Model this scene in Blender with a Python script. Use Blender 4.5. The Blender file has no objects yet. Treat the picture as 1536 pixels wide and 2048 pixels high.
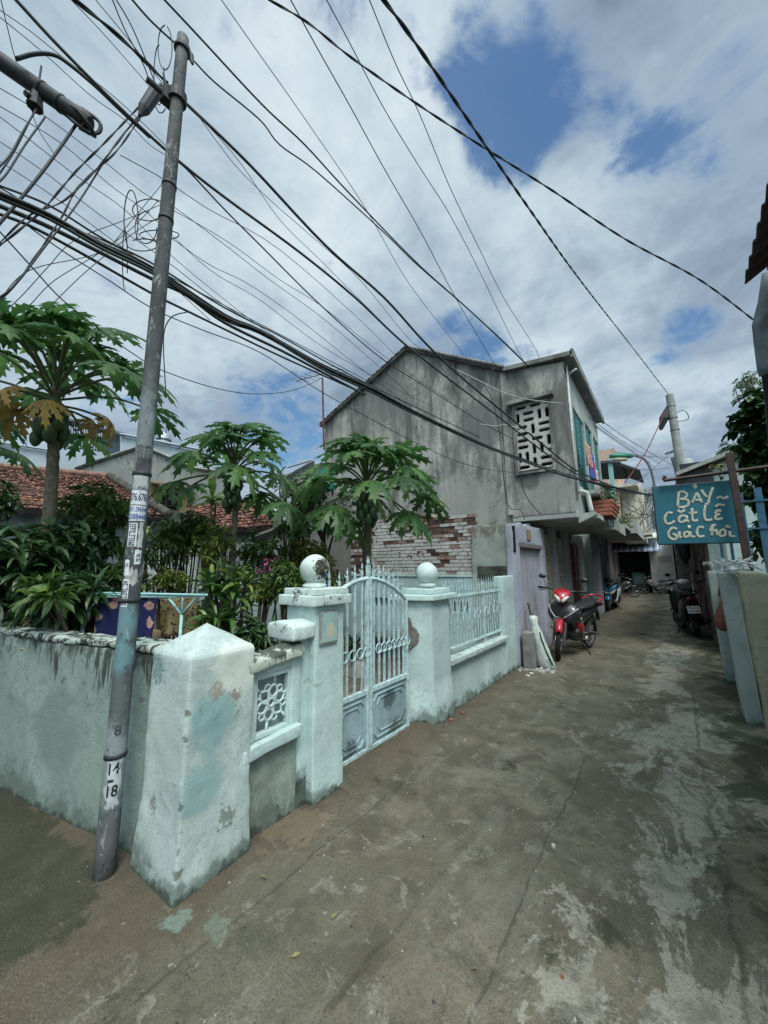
import bpy, math, random, re
from mathutils import Vector, Matrix, noise as mn
random.seed(7)
S=bpy.context.scene; COL=S.collection
# ---------------- camera ----------------
FPX=750.; PITCH=math.radians(8.5); YAW=math.radians(37.); ROLL=math.radians(.4); EYE=1.6
fw=Vector((-math.sin(YAW)*math.cos(PITCH),math.cos(YAW)*math.cos(PITCH),math.sin(PITCH)))
r0=Vector((math.cos(YAW),math.sin(YAW),0)); u0=r0.cross(fw)
RR=r0*math.cos(ROLL)-u0*math.sin(ROLL); UU=u0*math.cos(ROLL)+r0*math.sin(ROLL)
CAM=Vector((0,0,EYE))
cd=bpy.data.cameras.new('camera'); cam=bpy.data.objects.new('camera',cd); COL.objects.link(cam); S.camera=cam
cd.sensor_fit='HORIZONTAL'; cd.sensor_width=36; cd.lens=36*FPX/1536; cd.clip_start=.05; cd.clip_end=2000
M=Matrix((RR,UU,-fw)).transposed().to_4x4(); M.translation=CAM; cam.matrix_world=M
def DR(px,py): return fw+RR*((px-768)/FPX)-UU*((py-1024)/FPX)
def PG(px,py,z=0.): d=DR(px,py); return CAM+d*((z-EYE)/d.z)
def PX(px,py,x): d=DR(px,py); return CAM+d*(x/d.x)
def PY(px,py,y): d=DR(px,py); return CAM+d*(y/d.y)
def PD(px,py,dep): return CAM+DR(px,py)*dep
# ---------------- world, sun, exposure ----------------
SUN_EL=math.radians(58); SUNV=Vector((.52,-.42,0)).normalized()*math.cos(SUN_EL)+Vector((0,0,math.sin(SUN_EL)))
W=bpy.data.worlds.new('World'); S.world=W; W.use_nodes=True
wt=W.node_tree; wn=wt.nodes; wl=wt.links; bg=wn['Background']
def wnode(t,**k):
    n=wn.new(t)
    for a,b in k.items(): setattr(n,a,b)
    return n
def wmath(op,a,b=None,clamp=False):
    n=wnode('ShaderNodeMath',operation=op,use_clamp=clamp)
    for i,v in enumerate((a,b)):
        if v is None: continue
        if isinstance(v,(int,float)): n.inputs[i].default_value=v
        else: wl.new(v,n.inputs[i])
    return n.outputs[0]
sky=wnode('ShaderNodeTexSky',sky_type='NISHITA',sun_disc=False); sky.sun_elevation=SUN_EL
sky.sun_rotation=math.atan2(SUNV.x,SUNV.y); sky.air_density=1.6; sky.dust_density=.6; sky.ozone_density=3
tc=wnode('ShaderNodeTexCoord'); dirn=tc.outputs['Generated']
sep=wnode('ShaderNodeSeparateXYZ'); wl.new(dirn,sep.inputs[0])
den=wmath('ADD',wmath('MAXIMUM',sep.outputs[2],0),.22)
cmb=wnode('ShaderNodeCombineXYZ'); wl.new(wmath('DIVIDE',sep.outputs[0],den),cmb.inputs[0]); wl.new(wmath('DIVIDE',sep.outputs[1],den),cmb.inputs[1])
cmb.inputs[2].default_value=3.7
def wnoise(scale,det,rough,dist=0,vec=None):
    n=wnode('ShaderNodeTexNoise'); n.inputs['Scale'].default_value=scale; n.inputs['Detail'].default_value=det
    n.inputs['Roughness'].default_value=rough; n.inputs['Distortion'].default_value=dist
    wl.new(vec or cmb.outputs[0],n.inputs['Vector']); return n.outputs['Fac']
nA=wnoise(.95,9,.57,.35); nB=wnoise(3.6,8,.6,.5); nC=wnoise(9,6,.6,.4)
def blob(px,py,rad,amp):   # soft patch of the sky round a direction
    v=DR(px,py).normalized()
    d=wnode('ShaderNodeVectorMath',operation='DOT_PRODUCT'); wl.new(dirn,d.inputs[0]); d.inputs[1].default_value=v
    mr=wnode('ShaderNodeMapRange',interpolation_type='SMOOTHSTEP'); wl.new(d.outputs['Value'],mr.inputs[0])
    mr.inputs[1].default_value=math.cos(rad*1.35); mr.inputs[2].default_value=1.
    return wmath('MULTIPLY',mr.outputs[0],amp)
def wsum(l):
    o=l[0]
    for a in l[1:]: o=wmath('ADD',o,a)
    return o
def cen(n,k): return wmath('MULTIPLY',wmath('SUBTRACT',n,.5),k)
blue=wsum([cen(nA,1.7),cen(nB,2.6),cen(nC,1.0),blob(1065,110,.14,.50),blob(1035,235,.09,.42),blob(950,150,.07,.3),blob(1130,190,.09,.25),blob(1340,260,.12,.24),blob(1375,665,.06,.62),blob(560,830,.15,.62),
  blob(905,715,.11,.62),blob(250,850,.2,.15),blob(700,60,.08,.3),blob(880,60,.08,.25)])
mb_=wnode('ShaderNodeMapRange',interpolation_type='SMOOTHSTEP'); wl.new(blue,mb_.inputs[0]); mb_.inputs[1].default_value=.26; mb_.inputs[2].default_value=.86
bright=wsum([cen(nA,2.2),cen(nB,1.25),cen(nC,.55),blob(420,470,.28,.12),blob(800,330,.30,.34),blob(890,180,.12,.22),blob(1180,520,.16,.26),blob(1240,790,.22,.24),blob(200,200,.5,.30),
  blob(1450,60,.5,-.12),blob(100,250,.3,-.10),blob(600,80,.2,-.10)])
bright=wmath('ADD',bright,.40)
cr=wnode('ShaderNodeValToRGB'); wl.new(bright,cr.inputs[0])
e=cr.color_ramp.elements; e[0].position=.02; e[0].color=(.20,.28,.37,1); e[1].position=1.; e[1].color=(.68,.78,.84,1)
k=e.new(.33); k.color=(.31,.40,.515,1); k=e.new(.55); k.color=(.41,.52,.62,1); k=e.new(.76); k.color=(.53,.655,.73,1)
SKYS=.1
cs=wnode('ShaderNodeVectorMath',operation='SCALE'); wl.new(cr.outputs[0],cs.inputs[0]); cs.inputs['Scale'].default_value=1/SKYS*.80
# brighter sky round the sun, out of view, added to light the walls
gl=wnode('ShaderNodeVectorMath',operation='DOT_PRODUCT'); wl.new(dirn,gl.inputs[0]); gl.inputs[1].default_value=SUNV
gm=wnode('ShaderNodeMapRange',interpolation_type='SMOOTHSTEP'); wl.new(gl.outputs['Value'],gm.inputs[0]); gm.inputs[1].default_value=.62; gm.inputs[2].default_value=1; gm.inputs[4].default_value=5.5
ga=wmath('ADD',gm.outputs[0],1.); cs2=wnode('ShaderNodeVectorMath',operation='SCALE'); wl.new(cs.outputs[0],cs2.inputs[0]); wl.new(ga,cs2.inputs['Scale'])
mx=wnode('ShaderNodeMix',data_type='RGBA'); wl.new(wmath('MULTIPLY',mb_.outputs[0],.93),mx.inputs[0])
bs=wnode('ShaderNodeMix',data_type='RGBA',blend_type='MULTIPLY'); bs.inputs[0].default_value=1; wl.new(sky.outputs[0],bs.inputs[6]); bs.inputs[7].default_value=(.50,.72,.90,1)
wt_=wnode('ShaderNodeMix',data_type='RGBA',blend_type='MULTIPLY'); wl.new(gm.outputs[0],wt_.inputs[0]); wl.new(cs2.outputs[0],wt_.inputs[6]); wt_.inputs[7].default_value=(1,.95,.84,1); wl.new(wt_.outputs[2],mx.inputs[6]); wl.new(bs.outputs[2],mx.inputs[7])
wl.new(mx.outputs[2],bg.inputs[0]); bg.inputs[1].default_value=SKYS
sd=bpy.data.lights.new('sun','SUN'); sd.energy=2.0; sd.angle=math.radians(18); sd.color=(1,.95,.86)
so=bpy.data.objects.new('sun',sd); COL.objects.link(so); so.rotation_euler=(-SUNV).to_track_quat('-Z','Y').to_euler()
S.view_settings.view_transform='Standard'; S.view_settings.look='None'; S.view_settings.exposure=.35; S.view_settings.gamma=1
S.cycles.max_bounces=6; S.cycles.transparent_max_bounces=8
# ---------------- materials ----------------
MC={}
class NT:
    def __init__(s,name,rough=.7,metal=0.,spec=.3):
        s.m=bpy.data.materials.new(name); s.m.use_nodes=True; s.t=s.m.node_tree; s.n=s.t.nodes; s.l=s.t.links
        s.b=s.n['Principled BSDF']; s.b.inputs['Roughness'].default_value=rough; s.b.inputs['Metallic'].default_value=metal
        s.b.inputs['Specular IOR Level'].default_value=spec
        s.pos=s.n.new('ShaderNodeNewGeometry').outputs['Position']
    def nd(s,t,**k):
        n=s.n.new(t)
        for a,b in k.items(): setattr(n,a,b)
        return n
    def put(s,sock,v):
        if isinstance(v,(int,float)): sock.default_value=v
        elif isinstance(v,tuple): sock.default_value=(v+(1,))[:4] if len(sock.default_value)==4 else v
        else: s.l.new(v,sock)
    def math(s,op,a,b=0.,clamp=False):
        n=s.nd('ShaderNodeMath',operation=op,use_clamp=clamp); s.put(n.inputs[0],a); s.put(n.inputs[1],b); return n.outputs[0]
    def map(s,sc=(1,1,1),loc=(0,0,0),src=None):
        n=s.nd('ShaderNodeMapping'); s.l.new(src or s.pos,n.inputs[0]); n.inputs['Scale'].default_value=sc; n.inputs['Location'].default_value=loc; return n.outputs[0]
    def noise(s,sc,det=4,ro=.55,vec=None,dist=0.):
        n=s.nd('ShaderNodeTexNoise'); s.l.new(vec or s.pos,n.inputs['Vector']); n.inputs['Scale'].default_value=sc
        n.inputs['Detail'].default_value=det; n.inputs['Roughness'].default_value=ro; n.inputs['Distortion'].default_value=dist; return n.outputs['Fac']
    def ramp(s,v,a,b,lo=0.,hi=1.):
        n=s.nd('ShaderNodeMapRange',interpolation_type='SMOOTHSTEP'); s.put(n.inputs[0],v)
        for i,q in enumerate((a,b,lo,hi)): s.put(n.inputs[i+1],q)
        return n.outputs[0]
    def mix(s,f,a,b,bt='MIX'):
        n=s.nd('ShaderNodeMix',data_type='RGBA',blend_type=bt); s.put(n.inputs[0],f); s.put(n.inputs[6],a); s.put(n.inputs[7],b); return n.outputs[2]
    def bump(s,h,st=.3,d=.01):
        n=s.nd('ShaderNodeBump'); n.inputs['Strength'].default_value=st; n.inputs['Distance'].default_value=d; s.l.new(h,n.inputs['Height'])
        if s.b.inputs['Normal'].is_linked: s.l.new(s.b.inputs['Normal'].links[0].from_socket,n.inputs['Normal'])
        s.l.new(n.outputs[0],s.b.inputs['Normal'])
    def xyz(s):
        n=s.nd('ShaderNodeSeparateXYZ'); s.l.new(s.pos,n.inputs[0]); return n.outputs
    def col(s,c): s.put(s.b.inputs['Base Color'],c)
def sc3(c,k): return tuple(min(1,x*k) for x in c)
def simple(name,c,var=.25,scale=9,rough=.6,metal=0.,spec=.3,bump=.15,dirt=None,island=0.):
    if name in MC: return MC[name]
    a=NT(name,rough,metal,spec); n=a.noise(scale,5,.6)
    cc=a.mix(a.ramp(n,.3,.7),sc3(c,1-var),sc3(c,1+var*.7))
    if dirt: cc=a.mix(a.ramp(a.noise(scale*.6,6,.7,dist=.4),.52,.66,0,.8),cc,dirt)
    if island:
        g=a.n.new('ShaderNodeNewGeometry'); h=a.nd('ShaderNodeHueSaturation'); a.l.new(cc,h.inputs['Color'])
        a.l.new(a.ramp(g.outputs['Random Per Island'],0,1,1-island,1+island),h.inputs['Value']); cc=h.outputs[0]
    a.col(cc)
    if bump: a.bump(a.noise(scale*6,4,.6),bump,.004)
    MC[name]=a.m; return a.m
def leafmat(name,c1,c2,c3=None,rough=.38,trans=.25):
    if name in MC: return MC[name]
    a=NT(name,rough,0,.45); g=a.n.new('ShaderNodeNewGeometry'); cr_=a.nd('ShaderNodeValToRGB'); a.l.new(g.outputs['Random Per Island'],cr_.inputs[0])
    e=cr_.color_ramp.elements; e[0].color=c1+(1,); e[1].color=c2+(1,); e[1].position=.8 if c3 else 1
    if c3: k=e.new(.97); k.color=c3+(1,)
    cc=a.mix(a.ramp(a.noise(14,3),.35,.7,0,.45),cr_.outputs[0],sc3(c1,.7)); a.col(cc)
    a.b.inputs['Transmission Weight'].default_value=0
    tr=a.nd('ShaderNodeBsdfTranslucent'); a.l.new(cc,tr.inputs[0]); ms=a.nd('ShaderNodeMixShader'); ms.inputs[0].default_value=trans
    a.l.new(a.b.outputs[0],ms.inputs[1]); a.l.new(tr.outputs[0],ms.inputs[2]); a.l.new(ms.outputs[0],a.n['Material Output'].inputs[0])
    a.bump(a.noise(40,2),.15,.003); MC[name]=a.m; return a.m
def plaster(name,c,c2=None,mould=None,top=None,topc=(.03,.035,.03),base=.0,chips=0.,streak=.0,streakc=(.08,.085,.08),rough=.85,bsc=1.,under=(.3,.29,.27),patches=()):
    """weathered paint/plaster; top=(z,width): black mould runs below z; base: mould height over ground; patches: blobs (pos,radius,colour)"""
    if name in MC: return MC[name]
    a=NT(name,rough,0,.2); z=a.xyz()[2]; n1=a.noise(2.3,6,.6); n2=a.noise(11,6,.65,dist=.3)
    cc=a.mix(a.ramp(n1,.35,.65),sc3(c,.86),sc3(c,1.06))
    cc=a.mix(a.ramp(n2,.44,.66,0,.7),cc,c2 or sc3(c,.72)); cc=a.mix(a.ramp(a.noise(23,8,.75,dist=1.),.585,.64,0,.5),cc,sc3(c2 or c,.6))
    cc=a.mix(a.ramp(a.noise(1.,6,.7,a.map((6,6,17),(3,1,2)),.8),.62,.66,0,.45),cc,(.16,.15,.12)); fine=a.noise(55,4,.7); cc=a.mix(a.ramp(fine,.52,.68,0,.4),cc,sc3(c,.55)); cc=a.mix(a.ramp(a.noise(150,3,.7),.50,.64,0,.32),cc,sc3(c,.55)); cc=a.mix(a.ramp(a.noise(120,3,.7,a.map((1,1,1),(4,4,4))),.54,.66,0,.3),cc,sc3(c,1.45))
    sv=a.map((7,7,.55)); ns=a.noise(1.,6,.65,sv)
    if streak: cc=a.mix(a.ramp(a.noise(1.,7,.62,a.map((1.5,1.5,.55)),.4),.40,.62,0,streak*.85),cc,sc3(streakc,1.6)); cc=a.mix(a.ramp(ns,.50,.68,0,streak*.6),cc,streakc); cc=a.mix(a.ramp(a.noise(.8,5,.6,a.map((3.4,3.4,.9),(5,2,1)),.3),.52,.66,0,streak*.7),cc,sc3(streakc,1.3))
    if chips:
        cm=a.ramp(a.noise(8.5,8,.72,dist=.9),.655-chips*.6,.668-chips*.6); cc=a.mix(cm,cc,under)
    for (p,r,pc) in patches:
        d=a.nd('ShaderNodeVectorMath',operation='DISTANCE'); a.l.new(a.pos,d.inputs[0]); d.inputs[1].default_value=p
        dd=a.math('ADD',d.outputs['Value'],a.math('MULTIPLY',a.math('SUBTRACT',a.noise(6 if r>.1 else 38,5,.7),.5),r*(1.6 if r>.1 else 4.5))); cc=a.mix(a.ramp(dd,r*.55,r,.75,0),cc,pc)
    if top:
        zt,w=top; h=a.math('ADD',a.math('MULTIPLY',a.math('SUBTRACT',zt,z),1/w),0); nm=a.noise(1.,7,.7,a.map((15,15,2.6)))
        m=a.ramp(a.math('ADD',a.math('SUBTRACT',nm,a.math('MULTIPLY',h,.13)),a.math('MULTIPLY',a.math('SUBTRACT',a.noise(1.6,3),.5),.55)),.40,.50); cc=a.mix(a.math('MULTIPLY',m,.88),cc,topc); cc=a.mix(a.ramp(a.math('SUBTRACT',a.noise(9,7,.75),a.math('MULTIPLY',h,.07)),.50,.56,0,.6),cc,sc3(topc,2.2))
    if base:
        nm=a.noise(3.2,6,.7,dist=.4); m=a.ramp(a.math('SUBTRACT',nm,a.math('MULTIPLY',z,.45/base)),.30,.48,0,.8); cc=a.mix(m,cc,mould or (.10,.13,.11))
        m=a.ramp(a.math('SUBTRACT',a.noise(9,5,.7),a.math('MULTIPLY',z,1.4/base)),.35,.5,0,.85); cc=a.mix(m,cc,(.045,.055,.045))
    a.col(cc); a.bump(a.noise(13,6,.65),.22*bsc,.012); a.bump(a.noise(55,6,.7),.40*bsc,.006)
    if chips: a.bump(a.math('SUBTRACT',1.,cm),.5,.006)
    MC[name]=a.m; return a.m
# ---------------- mesh builder ----------------
class MB:
    def __init__(s): s.v=[];s.f=[];s.m=[]
    def add(s,vs,fs,mi=0):
        o=len(s.v); s.v+= [Vector(x) for x in vs]; s.f+=[tuple(i+o for i in f) for f in fs]; s.m+=[mi]*len(fs); return s
    def box(s,x0,x1,y0,y1,z0,z1,mi=0,rot=0.,tilt=None,piv=None):
        vs=[Vector((x,y,z)) for z in (z0,z1) for y in (y0,y1) for x in (x0,x1)]
        if rot or tilt:
            c=piv or Vector(((x0+x1)/2,(y0+y1)/2,(z0+z1)/2)); R=Matrix.Rotation(rot,3,'Z')
            if tilt: R=R@Matrix.Rotation(tilt[1],3,tilt[0])
            vs=[c+R@(v-c) for v in vs]
        return s.add(vs,[(0,2,3,1),(4,5,7,6),(0,1,5,4),(2,6,7,3),(0,4,6,2),(1,3,7,5)],mi)
    def quad(s,a,b,c,d,mi=0): return s.add([a,b,c,d],[(0,1,2,3)],mi)
    def slab(s,pts,t,mi=0):   # polygon extruded by vector t
        n=len(pts); t=Vector(t); vs=[Vector(p) for p in pts]+[Vector(p)+t for p in pts]
        return s.add(vs,[tuple(range(n))[::-1],tuple(range(n,2*n))]+[(i,(i+1)%n,n+(i+1)%n,n+i) for i in range(n)],mi)
    def tube(s,pts,r,n=6,mi=0,flat=None,cap=True):
        pts=[Vector(p) for p in pts]; m=len(pts); rr=r if isinstance(r,(list,tuple)) else [r]*m
        t=(pts[1]-pts[0]).normalized(); up=Vector((0,0,1)) if abs(t.z)<.9 else Vector((1,0,0)); a=t.cross(up).normalized(); vs=[]
        for i,p in enumerate(pts):
            t=(pts[min(i+1,m-1)]-pts[max(i-1,0)]).normalized(); a=(a-t*a.dot(t))
            a=a.normalized() if a.length>1e-6 else t.orthogonal().normalized(); b=t.cross(a)
            for k in range(n):
                th=2*math.pi*k/n; o=(a*math.cos(th)+b*math.sin(th))*rr[i]
                if flat is not None: o-=flat*(o.dot(flat)*.8)
                vs.append(p+o)
        fs=[(i*n+k,i*n+(k+1)%n,(i+1)*n+(k+1)%n,(i+1)*n+k) for i in range(m-1) for k in range(n)]
        if cap: fs+=[tuple(range(n))[::-1],tuple(range((m-1)*n,m*n))]
        return s.add(vs,fs,mi)
    def lathe(s,prof,c,n=20,mi=0,ax='Z',cap=True,sx=1.):
        c=Vector(c); vs=[]
        for (r,h) in prof:
            for k in range(n):
                th=2*math.pi*k/n; x,y=r*math.cos(th)*sx,r*math.sin(th)
                vs.append(c+{'Z':Vector((x,y,h)),'X':Vector((h,x,y)),'Y':Vector((y,h,x))}[ax])
        m=len(prof); fs=[(i*n+k,i*n+(k+1)%n,(i+1)*n+(k+1)%n,(i+1)*n+k) for i in range(m-1) for k in range(n)]
        if cap: fs+=[tuple(range(n))[::-1],tuple(range((m-1)*n,m*n))]
        return s.add(vs,fs,mi)
    def loft(s,secs,n=14,mi=0,p=2.6,cap=True):
        """secs: (centre, right half-vector, up half-vector)"""
        vs=[]
        for (c,a,b) in secs:
            for k in range(n):
                th=2*math.pi*(k+.5)/n; ct,st=math.cos(th),math.sin(th)
                vs.append(Vector(c)+Vector(a)*(abs(ct)**(2/p)*(1 if ct>0 else -1))+Vector(b)*(abs(st)**(2/p)*(1 if st>0 else -1)))
        m=len(secs); fs=[(i*n+k,i*n+(k+1)%n,(i+1)*n+(k+1)%n,(i+1)*n+k) for i in range(m-1) for k in range(n)]
        if cap: fs+=[tuple(range(n))[::-1],tuple(range((m-1)*n,m*n))]
        return s.add(vs,fs,mi)
    def rough(s,x0,x1,y0,y1,z0,z1,seg=.05,amp=.006,rnd=.018,mi=0,warp=None,sc=5.,pyr=0.):
        lo=Vector((x0,y0,z0)); hi=Vector((x1,y1,z1)); G_=[]
        for i in range(3):
            L_=hi[i]-lo[i]; rr=min(rnd,L_/2.2); k=max(1,round((L_-2*rr)/seg)); G_.append([0,rr*.12,rr*.5]+[rr+(L_-2*rr)*q/k for q in range(k+1)]+[L_-rr*.5,L_-rr*.12,L_])
        n=[len(q)-1 for q in G_]
        idx={}; vs=[]; fs=[]
        def vid(i,j,k):
            key=(i,j,k)
            if key not in idx:
                p=Vector((x0+G_[0][i],y0+G_[1][j],z0+G_[2][k])); p0=p.copy(); q=Vector(p)
                for a in range(3):
                    rr=min(rnd,(hi[a]-lo[a])/2.01); q[a]=min(max(q[a],lo[a]+rr),hi[a]-rr)
                d=p-q
                if d.length>1e-9:
                    nn=d.normalized(); p=q+nn*min(rnd,max(abs(d.x),abs(d.y),abs(d.z))); p+=nn*(mn.noise(p*sc)*amp+mn.noise(p*sc*3.7)*amp*.5)
                if pyr and k==n[2]:
                    u=1-max(abs(2*(p0.x-x0)/(x1-x0)-1),abs(2*(p0.y-y0)/(y1-y0)-1)); p.z+=pyr*u
                if warp: p=warp(p)
                idx[key]=len(vs); vs.append(p)
            return idx[key]
        a,b,c=n
        for i in range(a):
            for j in range(b):
                fs.append((vid(i,j,0),vid(i,j+1,0),vid(i+1,j+1,0),vid(i+1,j,0))); fs.append((vid(i,j,c),vid(i+1,j,c),vid(i+1,j+1,c),vid(i,j+1,c)))
        for i in range(a):
            for k in range(c):
                fs.append((vid(i,0,k),vid(i+1,0,k),vid(i+1,0,k+1),vid(i,0,k+1))); fs.append((vid(i,b,k),vid(i,b,k+1),vid(i+1,b,k+1),vid(i+1,b,k)))
        for j in range(b):
            for k in range(c):
                fs.append((vid(0,j,k),vid(0,j,k+1),vid(0,j+1,k+1),vid(0,j+1,k))); fs.append((vid(a,j,k),vid(a,j+1,k),vid(a,j+1,k+1),vid(a,j,k+1)))
        return s.add(vs,fs,mi)
    def xf(s,Mx,start=0):
        for i in range(start,len(s.v)): s.v[i]=Mx@s.v[i]
        return s
WL={}
def tag(o,label,cat,group=None,kind=None):
    if label: o['label']=label
    if cat: o['category']=cat
    if group: o['group']=group
    if kind: o['kind']=kind
    return o
def obj(name,mb,mats,parent=None,smooth=False,bev=0.,local=False):
    if not isinstance(mats,(list,tuple)): mats=[mats]
    me=bpy.data.meshes.new(name)
    if parent is not None: base=WL.get(parent.name,Vector()) if not local else Vector()
    elif local: base=Vector()
    else:
        xs=[v.x for v in mb.v]; ys=[v.y for v in mb.v]; base=Vector(((min(xs)+max(xs))/2,(min(ys)+max(ys))/2,min(v.z for v in mb.v)))
    me.from_pydata([v-base for v in mb.v],[],mb.f)
    for m in mats: me.materials.append(m)
    me.polygons.foreach_set('material_index',mb.m)
    if smooth: me.polygons.foreach_set('use_smooth',[True]*len(mb.f))
    me.update(); o=bpy.data.objects.new(name,me); COL.objects.link(o)
    if parent is not None: o.parent=parent; WL[o.name]=base
    else:
        o.location=base; WL[o.name]=base
    if smooth=='auto':
        for p,q in ((me.polygons,True),): pass
        try: me.set_sharp_from_angle(angle=math.radians(38))
        except Exception: pass
    if bev:
        b=o.modifiers.new('bevel','BEVEL'); b.width=bev; b.segments=2; b.limit_method='ANGLE'
    return o
def root(name,label,cat,loc=(0,0,0),group=None,rz=0.):
    o=bpy.data.objects.new(name,None); COL.objects.link(o); o.location=Vector(loc); o.rotation_euler=(0,0,rz); WL[o.name]=Vector(loc)
    return tag(o,label,cat,group)
def struct(name,mb,mat,**k): return tag(obj(name,mb,mat,**k),None,None,None,'structure')
def textmesh(txt,size,font=None,ext=0.0):
    cu=bpy.data.curves.new('t','FONT'); cu.body=txt; cu.size=size; cu.align_x='CENTER'; cu.align_y='CENTER'; cu.resolution_u=3; cu.offset=size*.018
    o=bpy.data.objects.new('t',cu); COL.objects.link(o); dg=bpy.context.evaluated_depsgraph_get(); dg.update()
    me=bpy.data.meshes.new_from_object(o.evaluated_get(dg)); vs=[v.co.copy() for v in me.vertices]; fs=[tuple(p.vertices) for p in me.polygons]
    bpy.data.objects.remove(o); bpy.data.curves.remove(cu); bpy.data.meshes.remove(me); return vs,fs
def spline(pts,n=6):
    pts=[Vector(p) for p in pts]
    if len(pts)<3: return pts
    P=[pts[0]*2-pts[1]]+pts+[pts[-1]*2-pts[-2]]; out=[]
    for i in range(1,len(P)-2):
        for k in range(n):
            t=k/n; a,b,c,d=P[i-1:i+3]; out.append(.5*((2*b)+(c-a)*t+(2*a-5*b+4*c-d)*t*t+(3*b-a-3*c+d)*t**3))
    out.append(pts[-1]); return out
# ================= SETTING: ground =================
def ground_mat():
    a=NT('alley_concrete',.82,0,.25); x,y,z=a.xyz()
    n1=a.noise(.55,5,.6); n2=a.noise(2.1,7,.68,dist=.5); n3=a.noise(9,6,.7); n4=a.noise(60,4,.7)
    # long streaks along the alley
    ns=a.noise(1.,7,.7,a.map((1.9,.5,1)),.6)
    cc=a.mix(a.ramp(n2,.34,.66),(.076,.067,.044),(.182,.164,.118)); cc=a.mix(a.ramp(n1,.4,.58,0,.75),cc,(.105,.098,.070)); cc=a.mix(a.ramp(a.noise(4.3,8,.72,a.map((1,1,1),(6,2,0)),.6),.50,.60,0,.6),cc,(.070,.063,.045)); cc=a.mix(a.ramp(a.noise(6.,8,.75,a.map((1,1,1),(1,7,0)),.5),.56,.62,0,.55),cc,(.25,.24,.20))
    cc=a.mix(a.ramp(ns,.54,.62,0,.35),cc,(.20,.19,.16))
    # brown soil washed along the left wall
    edge=a.math('ADD',a.math('MULTIPLY',a.math('ADD',x,1.95),-2.4),a.math('MULTIPLY',a.math('SUBTRACT',n2,.5),3.2))
    cc=a.mix(a.ramp(edge,-.55,.45,0,.75),cc,(.075,.055,.036))
    # light worn screed patches in the middle of the lane
    mid=a.math('SUBTRACT',1.,a.math('ABSOLUTE',a.math('MULTIPLY',a.math('ADD',x,.12),1.5))); np_=a.noise(1.,7,.72,a.map((2.3,1.1,1),(3,7,0)),.7)
    pm=a.ramp(a.math('ADD',np_,a.math('ADD',a.math('MULTIPLY',mid,.16),a.math('MULTIPLY',a.math('SUBTRACT',a.noise(26,6,.7),.5),.22))),.60,.635); pm=a.math('MULTIPLY',pm,a.ramp(n3,.36,.56,.35,1)); cc=a.mix(a.math('MULTIPLY',pm,.85),cc,(.30,.295,.25))
    np2=a.noise(1.,7,.75,a.map((5,3.2,1),(1,2,0)),.5); rt=a.ramp(x,-1.0,-.1)
    cc=a.mix(a.math('MULTIPLY',a.ramp(np2,.60,.66,0,.6),rt),cc,(.27,.26,.21))
    # green-black algae: right hand strip and the lane to the left of the pole
    al=a.math('ADD',a.ramp(x,-.1,.5,0,.17),a.math('MULTIPLY',a.ramp(x,-2.0,-2.7),a.ramp(y,1.1,.6,0,.40)))
    am=a.ramp(a.math('ADD',a.noise(2.4,8,.72,a.map((1,1,1),(9,4,0)),.5),al),.60,.70,0,.88); cc=a.mix(am,cc,(.034,.036,.020))
    am2=a.ramp(a.noise(1.5,8,.74,a.map((1,1,1),(2,8,0)),.7),.54,.60,0,.55); cc=a.mix(am2,cc,(.060,.060,.042))
    # pale powder spilt by the sack, mint paint spilt by the corner pillar
    for (p,r,c,k) in (((-1.88,6.55,0),.42,(.42,.42,.39),.8),((-1.97,1.0,0),.10,(.20,.30,.26),.5),((-1.80,1.12,0),.08,(.17,.24,.20),.4),((-2.02,1.75,0),.3,(.20,.16,.10),.5)):
        d=a.nd('ShaderNodeVectorMath',operation='DISTANCE'); a.l.new(a.pos,d.inputs[0]); d.inputs[1].default_value=p
        dd=a.math('ADD',d.outputs['Value'],a.math('MULTIPLY',a.math('SUBTRACT',a.noise(9,6,.75),.5),r*3)); cc=a.mix(a.ramp(dd,r*.45,r*.75,k,0),cc,c)
    cc=a.mix(a.ramp(n3,.52,.75,0,.4),cc,(.055,.055,.045)); cc=a.mix(a.ramp(a.noise(17,3,.5),.70,.75,0,.6),cc,(.30,.29,.26))
    cc=a.mix(a.ramp(n4,.55,.8,0,.35),cc,(.05,.05,.045)); cc=a.mix(a.math('MULTIPLY',a.ramp(a.noise(170,3,.7),.50,.62,0,.42),a.ramp(a.noise(3,6,.7),.38,.6,.15,1)),cc,(.25,.24,.20)); cc=a.mix(a.ramp(a.noise(120,4,.75,a.map((1,1,1),(3,3,3))),.50,.62,0,.5),cc,(.045,.042,.033)); cc=a.mix(a.math('MULTIPLY',a.math('MULTIPLY',am,.6),a.ramp(n3,.35,.6,.4,1)),cc,(.030,.033,.018)); cc=a.mix(a.ramp(a.noise(31,4,.6),.69,.72,0,.8),cc,(.028,.026,.02)); cc=a.mix(a.ramp(a.noise(24,4,.6,a.map((1,1,1),(5,5,0))),.71,.74,0,.6),cc,(.33,.32,.28))
    # cracks
    wob=a.nd('ShaderNodeVectorMath',operation='ADD'); nn=a.nd('ShaderNodeTexNoise'); a.l.new(a.pos,nn.inputs['Vector']); nn.inputs['Scale'].default_value=2.4; nn.inputs['Detail'].default_value=5
    sc=a.nd('ShaderNodeVectorMath',operation='SCALE'); a.l.new(nn.outputs['Color'],sc.inputs[0]); sc.inputs['Scale'].default_value=.55; a.l.new(a.pos,wob.inputs[0]); a.l.new(sc.outputs[0],wob.inputs[1])
    v=a.nd('ShaderNodeTexVoronoi',feature='DISTANCE_TO_EDGE'); a.l.new(wob.outputs[0],v.inputs['Vector']); v.inputs['Scale'].default_value=.42
    ck=a.math('MULTIPLY',a.ramp(v.outputs['Distance'],.0006,.0028,.8,0),a.ramp(a.noise(1.1,4),.50,.60))
    seam=None
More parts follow.
